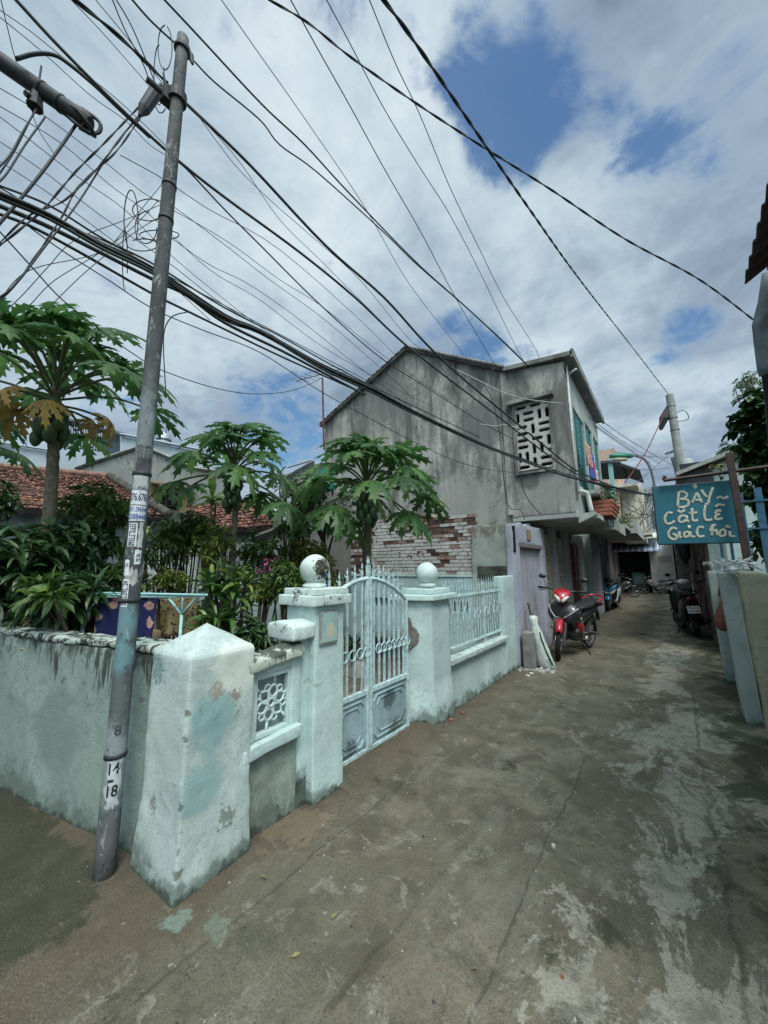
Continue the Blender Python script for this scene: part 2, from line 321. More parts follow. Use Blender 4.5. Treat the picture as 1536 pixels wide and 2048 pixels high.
    for (sx,w,amp,y0,y1) in ((-1.76,.008,.06,-1,3.2),(-.73,.006,.07,.5,5.2),(-1.13,.012,.10,.3,2.1),(.06,.012,.12,1.5,6.5)):
        d=a.math('ABSOLUTE',a.math('SUBTRACT',a.math('ADD',x,a.math('MULTIPLY',a.math('SUBTRACT',a.noise(1.3,6,.72,a.map((1,1,1),(sx*9,0,0))),.5),amp*2)),sx+0.))
        m=a.math('MULTIPLY',a.ramp(d,w*.4,w*1.6,1,0),a.math('MULTIPLY',a.ramp(y,y0,y0+.5),a.ramp(y,y1-.8,y1,1,0))); m=a.math('MULTIPLY',m,a.ramp(n3,.34,.5))
        seam=m if seam is None else a.math('MAXIMUM',seam,m)
    ck=a.math('MAXIMUM',ck,a.math('MULTIPLY',seam,.8)); cc=a.mix(a.math('MULTIPLY',ck,.62),cc,(.035,.032,.026)); a.col(cc)
    wet=a.ramp(a.noise(.8,5,.6,a.map((1,1,1),(4,4,0))),.5,.68,.86,.52); a.put(a.b.inputs['Roughness'],wet)
    a.bump(a.math('SUBTRACT',n2,a.math('MULTIPLY',ck,.3)),.35,.02); a.bump(n3,.8,.016); a.bump(n4,.6,.005)
    return a.m
M_GROUND=ground_mat()
g=MB()
# one sheet: fine and gently uneven near the camera, coarse out to the horizon
xs=[-400,-150,-60,-25]+[-16+i*1. for i in range(12)]+[-4.+i*.1 for i in range(52)]+[1.6,3,6,12,25,60,150,400]
ys=[-400,-150,-50,-15,-6,-3]+[-1.5+i*.1 for i in range(96)]+[8.5,9,9.5,10,11,12,14,16,19,22,26,30,35,45,60,90,150,400]
def gz(x,y):
    e=.012*mn.noise(Vector((x*.9,y*.9,0)))+.006*mn.noise(Vector((x*3,y*3,5)))
    return e-.004
nx=len(xs); g.add([(x,y,gz(x,y) if abs(x)<5 and -2<y<12 else -.004) for y in ys for x in xs],[(j*nx+i,j*nx+i+1,(j+1)*nx+i+1,(j+1)*nx+i) for j in range(len(ys)-1) for i in range(nx-1)])
struct('ground',g,M_GROUND,smooth=True)
M_YARD=simple('yard_paving',(.17,.135,.10),.35,3,.85,bump=.5,dirt=(.07,.06,.045))
y=MB(); y.add([(-2.3,1.5,.03),(-2.2,6.45,.03),(-12,6.45,.03),(-12,-.6,.03)],[(0,1,2,3)]); struct('yard_ground',y,M_YARD)
# sloping concrete apron under the gate
ap=MB(); ap.rough(-2.3,-1.93,2.2,3.7,-.05,.035,.06,.012,.03,warp=lambda p:Vector((p.x+.05*math.sin(p.y*3),p.y,p.z if p.x<-2.1 else p.z-(p.x+2.1)*.25)))
struct('threshold',ap,M_GROUND,smooth=True)
ks=MB(); ks.rough(-2.35,-1.98,8.6,14.5,-.05,.12,.15,.02,.03); struct('kerb_strip',ks,simple('kerb_concrete',(.19,.185,.17),.3,4,.85,bump=.5,dirt=(.06,.06,.05)),smooth=True)
# ================= near walls and pillars =================
MINT=(.50,.67,.66); MINT2=(.40,.56,.56)
M_PIL=plaster('mint_pillar_paint',(.48,.575,.55),(.35,.44,.42),base=.32,streak=.12,chips=.03,under=(.30,.27,.20),bsc=1.2,
  patches=(((-2.09,1.18,.78),.19,(.21,.37,.38)),((-2.42,1.03,1.03),.085,(.10,.21,.22)),((-2.09,1.16,.45),.15,(.24,.39,.39)),((-2.09,1.35,1.05),.2,(.62,.66,.60)),((-2.25,1.03,.7),.22,(.42,.47,.44)),((-2.085,1.040,0.86),0.022,(.10,.09,.075)),((-2.081,1.040,0.74),0.018,(.10,.09,.075)),((-2.077,1.040,0.42),0.022,(.10,.09,.075)),((-2.073,1.040,0.30),0.018,(.10,.09,.075)),((-2.069,1.040,0.22),0.020,(.10,.09,.075)),((-2.065,1.040,0.12),0.025,(.10,.09,.075)),((-2.085,1.2,.93),.05,(.30,.24,.19)),((-2.085,1.32,.88),.04,(.22,.18,.14)),((-2.085,1.30,.25),.06,(.12,.15,.12)),((-2.35,1.03,.35),.05,(.17,.19,.17))))
M_WALLL=plaster('grey_green_wall_paint',(.255,.33,.30),(.19,.25,.22),base=.40,chips=.0,patches=(((-3.0,1.0,.3),.2,(.22,.30,.25)),((-3.5,.9,.5),.35,(.17,.22,.20))),top=(1.09,.20),streak=.10,bsc=1.6)
M_MINT=plaster('mint_paint',(.46,.59,.57),(.36,.48,.47),base=.22,streak=.12,chips=.0,bsc=1.1)
M_MINTG=plaster('mint_pillar_paint_clean',(.52,.67,.65),(.41,.55,.53),base=.3,streak=.12,bsc=1.1)
M_COPE=plaster('mossy_white_coping',(.50,.58,.50),(.36,.40,.32),chips=.12,under=(.06,.065,.05),top=(1.04,.04),streak=.2,bsc=1.6)
M_COPEL=plaster('mossy_wall_top',(.44,.52,.48),(.26,.30,.26),chips=.24,under=(.05,.055,.045),bsc=1.6)
M_CAP=plaster('weathered_cap',(.54,.64,.61),(.42,.50,.47),chips=.10,under=(.12,.12,.105),bsc=1.3)
M_BALLD=plaster('blackened_ball',(.46,.52,.46),(.38,.44,.38),chips=.0,patches=(((-2.15,2.07,1.60),.16,(.022,.024,.02)),((-2.22,1.98,1.67),.08,(.03,.032,.027))),bsc=1.6)
def rotw(cx,cy,ang):
    c,s=math.cos(ang),math.sin(ang)
    return lambda p:Vector((cx+(p.x-cx)*c-(p.y-cy)*s,cy+(p.x-cx)*s+(p.y-cy)*c,p.z))
# corner pillar
pw=rotw(-2.3,1.24,math.radians(3))
def warp1(p):
    p=pw(p); fl=max(0,.35-p.z)*.06; return Vector((p.x+(p.x+2.3)/.2*fl+ .010*mn.noise(p*2.2),p.y+(p.y-1.24)/.2*fl,p.z))
m=MB(); m.rough(-2.505,-2.085,1.03,1.44,-.04,1.13,.028,.009,.016,warp=warp1,pyr=.145,sc=4)
P1=obj('corner_pillar',m,M_PIL,smooth=True); tag(P1,'thick mint corner pillar with pyramid top and blue paint smudges, beside the lattice panel','pillar')
# left garden wall
wa=Vector((-2.44,1.17,0)); wd=Vector((-1,-.215,0)).normalized(); wnrm=Vector((-wd.y,wd.x,0))
def wallmap(p): return Vector((wa.x+wd.x*p.x-wnrm.x*p.y,wa.y+wd.y*p.x-wnrm.y*p.y,p.z))
t=root('garden_wall','long grey-green plastered wall with black mossy top, running left behind the utility pole','wall',wa)
m=MB(); m.rough(0.05,7.5,-.09,.09,-.05,1.09,.055,.012,.02,warp=lambda p:wallmap(p),sc=3); obj('wall',m,M_WALLL,t,smooth=True)
m=MB(); m.rough(0.04,7.5,-.10,.10,1.085,1.135,.045,.02,.02,warp=lambda p:wallmap(Vector((p.x,p.y,p.z+.015*mn.noise(Vector((p.x*1.3,0,0)))))),sc=6); obj('coping',m,M_COPEL,t,smooth=True)
# lattice section
t=root('lattice_wall','short mint wall section with a flower-pattern concrete block, between corner pillar and gate pillar','wall',(-2.2,1.6,0))
m=MB(); m.rough(-2.25,-2.16,1.44,1.86,-.05,.47,.04,.008,.012); obj('lower_wall',m,plaster('stained_mint',(.33,.41,.36),(.19,.24,.20),base=.5,streak=.35,bsc=1.2),t,smooth=True)
m=MB(); m.rough(-2.27,-2.10,1.40,1.84,.47,.545,.035,.006,.008,warp=lambda p:Vector((p.x,p.y,p.z+(p.y-1.6)*.06))); obj('sill',m,M_MINTG,t,smooth=True)
m=MB(); m.rough(-2.30,-2.095,1.40,1.86,.985,1.055,.03,.012,.016,warp=lambda p:Vector((p.x,p.y,p.z+(p.y-1.43)*.10-(abs(p.x+2.2)*.25)))); obj('coping',m,M_COPE,t,smooth=True)
m=MB(); m.rough(-2.25,-2.14,1.44,1.50,.54,.99,.04,.005,.01); m.rough(-2.25,-2.14,1.775,1.86,.54,.99,.04,.005,.01); m.rough(-2.25,-2.14,1.50,1.775,.93,.99,.04,.005,.01); obj('frame',m,M_MINTG,t,smooth=True)
lb=MB(); cy,cz,R_=1.637,.735,.137
def ring(pts,r=.0105):
    pts=[Vector((-2.175,cy+a,cz+b)) for a,b in pts]; lb.tube(pts+[pts[0]],r,6)
for k in range(6):
    a=math.pi/3*k+.3; c,s_=math.cos(a),math.sin(a); pt=[]
    for q in range(11):
        u=q/10; w=.034*math.sin(math.pi*u); pt.append((c*(.028+u*.085)-s_*w,s_*(.028+u*.085)+c*w))
    for q in range(9,0,-1):
        u=q/10; w=-.034*math.sin(math.pi*u); pt.append((c*(.028+u*.085)-s_*w,s_*(.028+u*.085)+c*w))
    ring(pt,.009); lb.tube([(-2.175,cy+c*.112,cz+s_*.112),(-2.175,cy+math.cos(a)*.2*min(1,.137/.2/max(abs(math.cos(a)),abs(math.sin(a)))),cz+math.sin(a)*.2*min(1,.195/.2/max(abs(math.sin(a)),.3)))],.009,6)
    b_=a+math.pi/6; ring([(math.cos(b_)*.098+.022*math.cos(q/8*6.283),math.sin(b_)*.098+.022*math.sin(q/8*6.283)) for q in range(8)],.008)
ring([(math.cos(q/12*6.283)*.026,math.sin(q/12*6.283)*.026) for q in range(12)],.011)
lb.rough(-2.20,-2.15,1.50,1.518,.545,.93,.05,.002,.004); lb.rough(-2.20,-2.15,1.757,1.775,.545,.93,.05,.002,.004); lb.rough(-2.20,-2.15,1.518,1.757,.545,.575,.05,.002,.004); lb.rough(-2.20,-2.15,1.518,1.757,.90,.93,.05,.002,.004)
obj('lattice_block',lb,M_MINTG,t,smooth=True)
m=MB(); m.box(-2.262,-2.245,1.5,1.78,.54,.94); obj('backing',m,simple('grey_block',(.40,.48,.49),.2,9,.9),t)
# gate pillar with buttress
t=root('gate_pillar','tall mint gate pillar with blackened ball and square plaque, left of the gate','pillar',(-2.27,2.1,0))
m=MB(); m.rough(-2.43,-2.105,1.95,2.26,-.05,1.325,.035,.006,.012,warp=lambda p:Vector((p.x+max(0,.25-p.z)*.05,p.y,p.z))); obj('shaft',m,M_MINTG,t,smooth=True)
m=MB(); m.rough(-2.345,-2.165,1.84,1.96,-.05,1.11,.035,.007,.02); obj('buttress',m,plaster('mint_soot_base',(.52,.67,.65),(.41,.55,.53),base=.3,patches=(((-2.16,1.9,.05),.24,(.02,.022,.02)),((-2.25,1.83,.08),.2,(.03,.032,.03))),bsc=1.1),t,smooth=True)
m=MB(); m.rough(-2.395,-2.10,1.745,1.965,1.10,1.20,.025,.007,.022,warp=lambda p:Vector((p.x,p.y,p.z+ (.03*math.cos((p.x+2.25)*9) if p.z>1.14 else 0)))); obj('buttress_cap',m,M_CAP,t,smooth=True)
m=MB(); m.rough(-2.48,-2.062,1.905,2.305,1.325,1.40,.03,.006,.008); obj('cap',m,M_CAP,t,smooth=True)
m=MB(); m.rough(-2.45,-2.09,1.935,2.285,1.40,1.45,.03,.006,.008); obj('cap_slab',m,M_CAP,t,smooth=True)
def ball(c,r,mat,t):
    m=MB(); m.lathe([(r*.75,-.13),(r*.8,-.10),(r*.42,-.075),(r*.38,-.05)],(c[0],c[1],c[2]+.0),24)
    pr=[(max(.001,r*math.cos(a)),r*.98*math.sin(a)) for a in [math.pi*(i/18-.5) for i in range(1,19)]]; pr=[(p,h) for p,h in pr if h>-.062 or True]
    m.lathe([(r*.3,-r*.93)]+pr[1:],(c[0],c[1],c[2]+.022),28)
    for i,v in enumerate(m.v): m.v[i]=v+(v-Vector(c)).normalized()*mn.noise(v*9)*.006
    return obj('ball',m,mat,t,smooth=True)
a=NT('peeling_ball_paint',.85,0,.2); dn=a.nd('ShaderNodeVectorMath',operation='DISTANCE'); a.l.new(a.pos,dn.inputs[0]); dn.inputs[1].default_value=(-2.16,2.08,1.60)
pn=a.noise(17,8,.72,dist=.6); cc=a.mix(a.ramp(a.noise(30,5,.6),.4,.65,0,.5),(.54,.64,.60),(.40,.48,.45)); pm_=a.ramp(a.math('SUBTRACT',pn,a.math('MULTIPLY',a.math('SUBTRACT',dn.outputs['Value'],.085),3.2)),.50,.53)
cc=a.mix(pm_,cc,a.mix(a.ramp(a.noise(26,6,.7),.45,.6),(.022,.023,.019),(.13,.12,.09))); cc=a.mix(a.math('MULTIPLY',pm_,a.ramp(a.noise(13,5,.6,a.map((1,1,1),(7,3,1))),.62,.66)),cc,(.45,.36,.26)); a.col(cc); a.bump(a.math('SUBTRACT',1.,pm_),.8,.006); a.bump(a.noise(60,5,.7),.4,.004)
ball((-2.27,2.09,1.575),.118,a.m,t)
m=MB(); m.box(-2.106,-2.088,1.99,2.17,1.045,1.285,0); m.box(-2.089,-2.083,2.003,2.157,1.058,1.272,1)
a=NT('worn_plaque',.5); cc=a.mix(a.ramp(a.noise(9,5,.6),.45,.6),(.32,.45,.43),(.25,.38,.37))
d=a.nd('ShaderNodeVectorMath',operation='DISTANCE'); a.l.new(a.pos,d.inputs[0]); d.inputs[1].default_value=(-2.085,2.09,1.15); dd=a.math('ADD',d.outputs['Value'],a.math('MULTIPLY',a.math('SUBTRACT',a.noise(30,5,.7),.5),.09)); cc=a.mix(a.ramp(dd,.045,.055,.8,0),cc,(.50,.47,.33)); a.col(cc)
obj('plaque',m,[simple('worn_edge',(.26,.29,.27),.4,40,.8),a.m],t,bev=.002)
# second gate pillar
M_P2=plaster('mint_pillar_cement_patch',(.50,.64,.625),(.39,.51,.50),base=.42,streak=.08,bsc=1.3,patches=(((-2.20,3.60,.97),.001,(.1,.1,.1)),))
t=root('gate_pillar','mint gate pillar with clean pale ball and bare cement patch, right of the gate','pillar',(-2.23,3.83,0))
def w2(p):
    fl=max(0,.4-p.z)*.07; return Vector((p.x+fl,p.y-fl*.3-(-2.085-p.x)*.55,p.z))
m=MB(); m.rough(-2.35,-2.085,3.60,4.02,-.05,1.255,.04,.008,.02,warp=w2); obj('shaft',m,M_P2,t,smooth=True)
m=MB(); pts=[(-2.325,.70),(-2.27,.76),(-2.215,.81),(-2.20,.90),(-2.23,.95),(-2.265,.98),(-2.285,1.06),(-2.33,1.10),(-2.345,.98),(-2.345,.76)]
pp=[]
for i in range(len(pts)):
    a_,b_=pts[i],pts[(i+1)%len(pts)]
    for k in range(4):
        u=k/4; pp.append((a_[0]+(b_[0]-a_[0])*u+.012*mn.noise(Vector((i,k*.7,3))),3.584,a_[1]+(b_[1]-a_[1])*u+.014*mn.noise(Vector((i,k*.7,9)))))
m.slab(pp,(0,.02,0)); m.v=[Vector((v.x,v.y-(-2.085-v.x)*.55-.002,v.z)) for v in m.v]; obj('cement_patch',m,simple('bare_cement',(.17,.165,.15),.3,14,.95,bump=.8),t)
m=MB(); m.rough(-2.475,-2.03,3.53,4.09,1.25,1.31,.035,.006,.008,warp=lambda p:Vector((p.x,p.y-(-2.085-p.x)*.5*(p.y<3.8),p.z))); obj('cap',m,M_CAP2 if 'M_CAP2' in globals() else M_MINTG,t,smooth=True)
m=MB(); m.rough(-2.43,-2.08,3.59,4.03,1.31,1.37,.035,.005,.008); obj('cap_slab',m,M_MINTG,t,smooth=True)
ball((-2.25,3.80,1.515),.128,plaster('pale_ball',(.55,.67,.64),(.43,.54,.51),bsc=1.1),t)
# wall with railing
t=root('railing_wall','low mint wall with projecting sill below the spiked window-like railing, ending in a plain panel','wall',(-2.2,5.2,0))
m=MB(); m.rough(-2.22,-2.12,4.0,5.86,-.05,.505,.06,.008,.015,warp=lambda p:Vector((p.x+max(0,.3-p.z)*.05,p.y,p.z))); obj('lower_wall',m,M_MINT,t,smooth=True)
m=MB(); m.rough(-2.25,-2.06,4.01,5.87,.505,.565,.05,.005,.006); obj('sill',m,plaster('worn_sill',(.48,.60,.58),(.22,.25,.22),chips=.1,under=(.15,.15,.12)),t,smooth=True)
m=MB(); m.rough(-2.26,-2.115,5.86,6.41,-.05,1.46,.06,.008,.015); obj('end_panel',m,M_MINT,t,smooth=True)
M_IRON=simple('mint_painted_iron',(.46,.63,.65),.22,22,.5,0,.4,.5,dirt=(.27,.27,.22))
def spear(m,x,yy,z0,z1,r=.008,tip=.07):
    m.box(x-r,x+r,yy-r,yy+r,z0,z1); m.add([(x-.004,yy,z1),(x,yy-.014,z1+tip*.35),(x+.004,yy,z1),(x,yy+.014,z1+tip*.35),(x,yy,z1+tip)],[(0,1,4),(1,2,4),(2,3,4),(3,0,4),(0,1,2,3)])
def hook(m,x,yy,z,s=1):  # curved leaf beside a spear tip
    pts=[(x,yy,z-.03),(x,yy-s*.006,z+.0),(x,yy-s*.022,z+.025),(x,yy-s*.04,z+.035)]; m.tube(spline(pts,3),[.006]*9+[.002],5)
t=root('window_railing','pale blue spiked iron railing set on the low wall right of the gate','railing',(-2.17,5,.56))
m=MB()
for z in (.63,1.23): m.box(-2.185,-2.155,4.03,5.85,z,z+.028)
for yy in (4.04,5.2,5.83): m.box(-2.182,-2.158,yy,yy+.025,.56,1.40)
obj('rail',m,M_IRON,t,bev=.002)
n=20
for k in range(n):
    m=MB(); yy=4.1+k*(5.8-4.1)/(n-1); spear(m,-2.17,yy,.64,1.39,.0075,.085); hook(m,-2.17,yy+.0,1.29); obj('bar',m,M_IRON,t)
m=MB()
for k in range(10):
    yy=4.15+k*.17; m.tube(spline([(-2.15,yy,.93),(-2.15,yy+.085,1.06+.05*math.sin(k)),(-2.15,yy+.17,.93+.1*((k+1)%2))],4),.005,5)
obj('scroll',m,M_IRON,t)
# ================= gate =================
t=root('garden_gate','pale blue iron double gate with arched spiked top and embossed lower panels','gate',(-2.24,2.85,0))
GY0,GYM,GY1=2.27,2.735,3.365
M_PAN=plaster('gate_panel_paint',(.33,.47,.51),(.24,.34,.36),base=.35,streak=.35,streakc=(.07,.09,.10),rough=.5,bsc=.5,patches=(((-2.25,3.05,.38),.13,(.035,.05,.06)),((-2.25,2.5,.12),.09,(.05,.06,.065)),((-2.25,3.1,.1),.08,(.06,.07,.07))))
def archz(yy): u=(yy-GYM)/(.72); return 1.505-.29*u*u-.02*abs(u)
for li,(ya,yb) in enumerate(((GY0,GYM-.008),(GYM+.008,GY1))):
    xg=-2.25+.0*li
    m=MB(); m.box(xg-.018,xg+.018,ya,ya+.03,.03,archz(ya)+.0); m.box(xg-.018,xg+.018,yb-.03,yb,.03,archz(yb)); m.box(xg-.018,xg+.018,ya+.03,yb-.03,.50,.54); m.box(xg-.016,xg+.016,ya+.03,yb-.03,.03,.06)
    m.tube([(xg,ya+(yb-ya)*k/12,archz(ya+(yb-ya)*k/12)) for k in range(13)],.02,8)
    leaf=obj('gate_leaf',m,M_IRON,t,bev=.002)
    nb=4 if li==0 else 7
    for k in range(nb):
        yy=ya+.03+(yb-ya-.06)*(k+.5)/nb; mm=MB(); zt=archz(yy)+.085; spear(mm,xg,yy,.54,zt,.0085,.075); hook(mm,xg,yy,zt-.035,-1 if li else 1); obj('bar',mm,M_IRON,leaf)
        mm=MB(); mm.tube([(xg+.012,yy+.062+.042*math.cos(q/14*6.2832),.86+.042*math.sin(q/14*6.2832)) for q in range(15)],.006,6,cap=False); obj('ring',mm,M_IRON,leaf)
    mm=MB(); mm.box(xg-.006,xg+.004,ya+.03,yb-.03,.06,.50)
    def octo(c0,c1,z0,z1,cut): return [(c0+cut,z0),(c1-cut,z0),(c1,z0+cut),(c1,z1-cut),(c1-cut,z1),(c0+cut,z1),(c0,z1-cut),(c0,z0+cut)]
    for (ins,r) in ((.05,.010),(.10,.007)):
        o_=octo(ya+ins+.01,yb-ins-.01,.06+ins*.8,.50-ins*.8,.045); pts=[(xg+.006,a_,b_) for a_,b_ in o_]; mm.tube(pts+[pts[0]],r,6,cap=False)
    obj('panel',mm,M_PAN,leaf)
for k in (0,1):
    m=MB(); spear(m,-2.25,GYM-.012+k*.024,1.40,1.63-.0*k,.011,.09); obj('centre_spear',m,M_IRON,t)
for yy in (2.30,2.36): 
    m=MB(); spear(m,-2.36,yy-.02,1.40,1.50,.009,.09); obj('post_spear',m,M_IRON,t)
# ================= utility pole =================
PB=Vector((-2.56,.90,0)); PT=Vector((-2.515,.90,5.38)); PDIR=(PT-PB)
def pole_at(z): return PB+PDIR*(z/PDIR.z)
def pole_r(z): return .0525-.0024*z
a=NT('galvanised_pole',.75,.0,.25); n=a.noise(5,6,.65,a.map((1,1,.35))); cc=a.mix(a.ramp(n,.35,.65),(.050,.058,.060),(.098,.112,.114)); z=a.xyz()[2]
cc=a.mix(a.math('MULTIPLY',a.ramp(a.noise(7,6,.7,a.map((1,1,.5)),.5),.52,.62),a.ramp(z,1.0,.2,1,.35)),cc,(.10,.10,.095)); 
for (p,r,c) in (((-2.5,.83,1.30),.15,(.14,.27,.30)),((-2.5,.83,1.12),.13,(.13,.26,.29)),((-2.52,.83,.55),.3,(.26,.30,.32)),((-2.52,.83,.12),.22,(.12,.12,.12)),((-2.5,.83,2.35),.5,(.20,.24,.26))):
    d=a.nd('ShaderNodeVectorMath',operation='DISTANCE'); a.l.new(a.pos,d.inputs[0]); d.inputs[1].default_value=p
    dd=a.math('ADD',d.outputs['Value'],a.math('MULTIPLY',a.math('SUBTRACT',a.noise(11,5,.7),.5),r*1.4)); cc=a.mix(a.ramp(dd,r*.5,r,.75,0),cc,c)
cc=a.mix(a.ramp(a.noise(14,8,.78,a.map((1,1,.45)),.5),.575,.60,0,.7),cc,(.30,.33,.32)); cc=a.mix(a.ramp(a.noise(22,8,.78,a.map((1,1,.5),(4,2,0)),.5),.58,.60,0,.75),cc,(.045,.045,.042)); a.col(cc); a.bump(a.noise(40,6,.7),.7,.006)
t=root('utility_pole','slender grey steel utility pole covered in peeling stickers, in front of the corner pillar','pole',PB)
m=MB(); N=24
m.tube([pole_at(-.1+i*.28) for i in range(21)],[pole_r(-.1+i*.28) for i in range(21)],N); m.v=[v for v in m.v]; obj('shaft',m,a.m,t,smooth=True)
vdir=(Vector((0,0,0))-Vector((PB.x,PB.y,0))).normalized(); A0=math.atan2(vdir.y,vdir.x)
def polept(ang,z,dr): c=pole_at(z); r=pole_r(z)+dr; return c+Vector((math.cos(A0+ang),math.sin(A0+ang),0))*r
def wrap(parent,name,u0,u1,z0,z1,mat,dr=.0012,lab=None,torn=0.):
    """patch of paper: u in metres round the shaft"""
    u0*=.6; u1*=.6
    m=MB(); nu=max(2,int((u1-u0)/.008)); nz=max(2,int((z1-z0)/.03)); rm=pole_r((z0+z1)/2); vs=[]
    for j in range(nz+1):
        for i in range(nu+1):
            zz=z0+(z1-z0)*j/nz; u=u0+(u1-u0)*i/nu
            if torn: zz+=torn*mn.noise(Vector((i*.9,j*3.,z0*9)))*(j in (0,nz)); u+=torn*mn.noise(Vector((j*.9,i*3.,z0*5)))*(i in (0,nu))
            vs.append(polept(u/rm,zz,dr+.0006*mn.noise(Vector((i,j,z0*7)))))
    m.add(vs,[(j*(nu+1)+i,j*(nu+1)+i+1,(j+1)*(nu+1)+i+1,(j+1)*(nu+1)+i) for j in range(nz) for i in range(nu)])
    o=obj(name,m,mat,parent,smooth=True)
    if lab: o['label']=lab
    return o
def wraptext(parent,txt,size,uc,zc,mat,vert=False,sx=1.,sz=1.,dr=.0026,name='printed_number'):
    uc*=.6; vs,fs=textmesh(txt,size); rm=pole_r(zc); m=MB(); out=[]
    for v in vs:
        x,y_=(v.x*sx,v.y*sz)
        if vert: x,y_=-y_,x
        out.append(polept((uc+x)/rm,zc+y_,dr))
    m.add(out,fs); return obj(name,m,mat,parent)
W_=simple('sticker_paper',(.60,.64,.66),.12,25,.75,dirt=(.35,.38,.38)); INKB=simple('blue_black_ink',(.025,.03,.08),.2,30,.6,bump=0); INKU=simple('blue_ink',(.04,.10,.30),.2,30,.6,bump=0); BLK=simple('black_stencil_paint',(.02,.02,.02),.3,30,.7,bump=0)
def zpx(px,py): p=PD(px,py,1); d=DR(px,py); # height on the pole axis seen at this pixel
def zof(py,px):
    d=DR(px,py); c=PB; n_=Vector((fw.x,fw.y,0)).normalized(); k=(c-CAM).dot(n_)/d.dot(n_); return (CAM+d*k).z
def px2u(dx,z): return dx
s1=wrap(t,'sticker',-.085,.06,zof(1012,275),zof(984,275),W_,lab='white sticker printed 076.678'); wraptext(s1,'076.678',.062,-.018,zof(998,275),INKB,sx=.44,sz=1.0)
s1=wrap(t,'sticker',-.085,.065,zof(1044,272),zof(1014,272),W_,.0014,lab='white sticker with two rows of blue digits'); wraptext(s1,'0911394344',.043,-.01,zof(1022,273),INKU,sx=.43,sz=1.0); wraptext(s1,'0388446',.048,-.01,zof(1036,272),INKU,sx=.55,sz=1.0)
s1=wrap(t,'sticker',-.075,.005,zof(1094,262),zof(1048,268),W_,.0013,lab='sticker printed 0935.570.655 upwards'); wraptext(s1,'0935.570.655',.060,-.033,(zof(1094,262)+zof(1048,268))/2,INKB,vert=True,sx=.40,sz=.78)
wrap(t,'sticker',.01,.055,zof(1096,272),zof(1046,276),simple('torn_paper',(.42,.46,.44),.2,20,.8),.0011,torn=.012,lab='torn pale sticker scrap')
s1=wrap(t,'sticker',.0,.055,zof(1128,268),zof(1100,268),W_,.0011,torn=.008,lab='torn sticker ending in 72.76'); wraptext(s1,'72.76',.036,.034,zof(1116,268),INKB,vert=True,sx=.6,sz=.8)
s1=wrap(t,'sticker',-.078,-.035,zof(1150,256),zof(1120,258),W_,.0011,torn=.01,lab='torn sticker scrap with faded blue digits'); wraptext(s1,'65',.030,-.056,zof(1130,258),INKU,sx=.6)
wrap(t,'sticker',-.08,.05,zof(1168,255),zof(1140,262),simple('torn_paper2',(.36,.37,.36),.3,30,.8,dirt=(.16,.13,.12)),.0009,torn=.03,lab='scraped remains of grey paper')
s1=wrap(t,'sticker',-.082,-.022,zof(1212,248),zof(1158,254),W_,.0013,lab='sticker printed 0935.592.124 upwards'); wraptext(s1,'0935.592.124',.054,-.052,(zof(1212,248)+zof(1158,254))/2,INKB,vert=True,sx=.47,sz=.78)
wrap(t,'sticker',-.08,.065,zof(978,280),zof(950,282),simple('ghost_paper',(.40,.43,.42),.2,20,.8),.0010,torn=.02,lab='faded pale sticker remnant')
wrap(t,'sticker',-.065,.07,zof(946,282),zof(896,288),simple('dark_poster',(.07,.075,.08),.4,25,.8,dirt=(.17,.18,.18)),.0010,torn=.02,lab='dark scraped poster remnant with faint grey 18'); wraptext(t,'18',.085,.02,zof(912,286),simple('grey_ink',(.17,.18,.18),.2,20),sx=.6,sz=1.1)
s1=wrap(t,'painted_field',-.055,.055,zof(1605,215),zof(1512,225),simple('whitewash',(.42,.46,.48),.22,18,.8,dirt=(.15,.16,.17)),.0010,torn=.03,lab='whitewashed patch stencilled 14 over 18')
wraptext(s1,'14',.080,-.01,zof(1530,222),BLK,sx=.75,sz=1.0,name='stencilled_number'); m=MB()
wraptext(s1,'-',.11,-.02,zof(1549,219),BLK,sx=.8,name='stencilled_bar'); wraptext(s1,'18',.080,-.01,zof(1574,214),BLK,sx=.75,sz=1.0,name='stencilled_number')
wraptext(t,'8',.07,-.0,zof(1455,232),simple('dim_stencil',(.06,.06,.06),.2,20),name='faded_digit')
DKM=simple('dark_fitting',(.045,.05,.055),.3,20,.6,.3); STL=simple('dull_steel',(.16,.18,.19),.25,20,.5,.6)
for (px,py) in ((233,1507),(350,378),(345,445),(285,950),(258,1200)):
    m=MB(); zz=zof(py,px); m.tube([pole_at(zz-.012),pole_at(zz+.012)],pole_r(zz)+.004,20); obj('band',m,DKM,t,smooth=True)
m=MB(); m.tube([PT,PT+Vector((0,0,.02))],.054,20); m.box(PT.x-.03,PT.x+.03,PT.y-.03,PT.y+.03,PT.z+.02,PT.z+.06); obj('cap',m,DKM,t)
# clamp with hooks where the heavy cables are tied
m=MB(); J=pole_at(4.95)+Vector((-.04,-.06,0)); m.tube([pole_at(4.93),pole_at(5.0)],.06,16); m.box(J.x-.035,J.x+.035,J.y-.03,J.y+.04,4.90,5.0); m.tube([J,J+Vector((-.02,-.12,.02))],.02,8); m.tube([J+Vector((0,0,.06)),J+Vector((-.03,-.02,.2))],.008,6); obj('clamp',m,DKM,t)
m=MB(); jb0=PD(322,168,3.33); jb1=PD(288,218,3.2); m.tube([jb0,jb0.lerp(jb1,.25),jb0.lerp(jb1,.3),jb1,jb1+(jb1-jb0)*.25],[.012,.018,.05,.045,.012],10); obj('splice_box',m,DKM,t)
m=MB(); i0=PD(376,95,3.75); i1=PD(385,128,3.7); m.tube([PT+Vector((0,0,-.06)),i0],.012,6); m.tube([i0,i0.lerp(i1,.4),i0.lerp(i1,.5),i1],[.02,.02,.034,.012],10); obj('insulator',m,DKM,t)
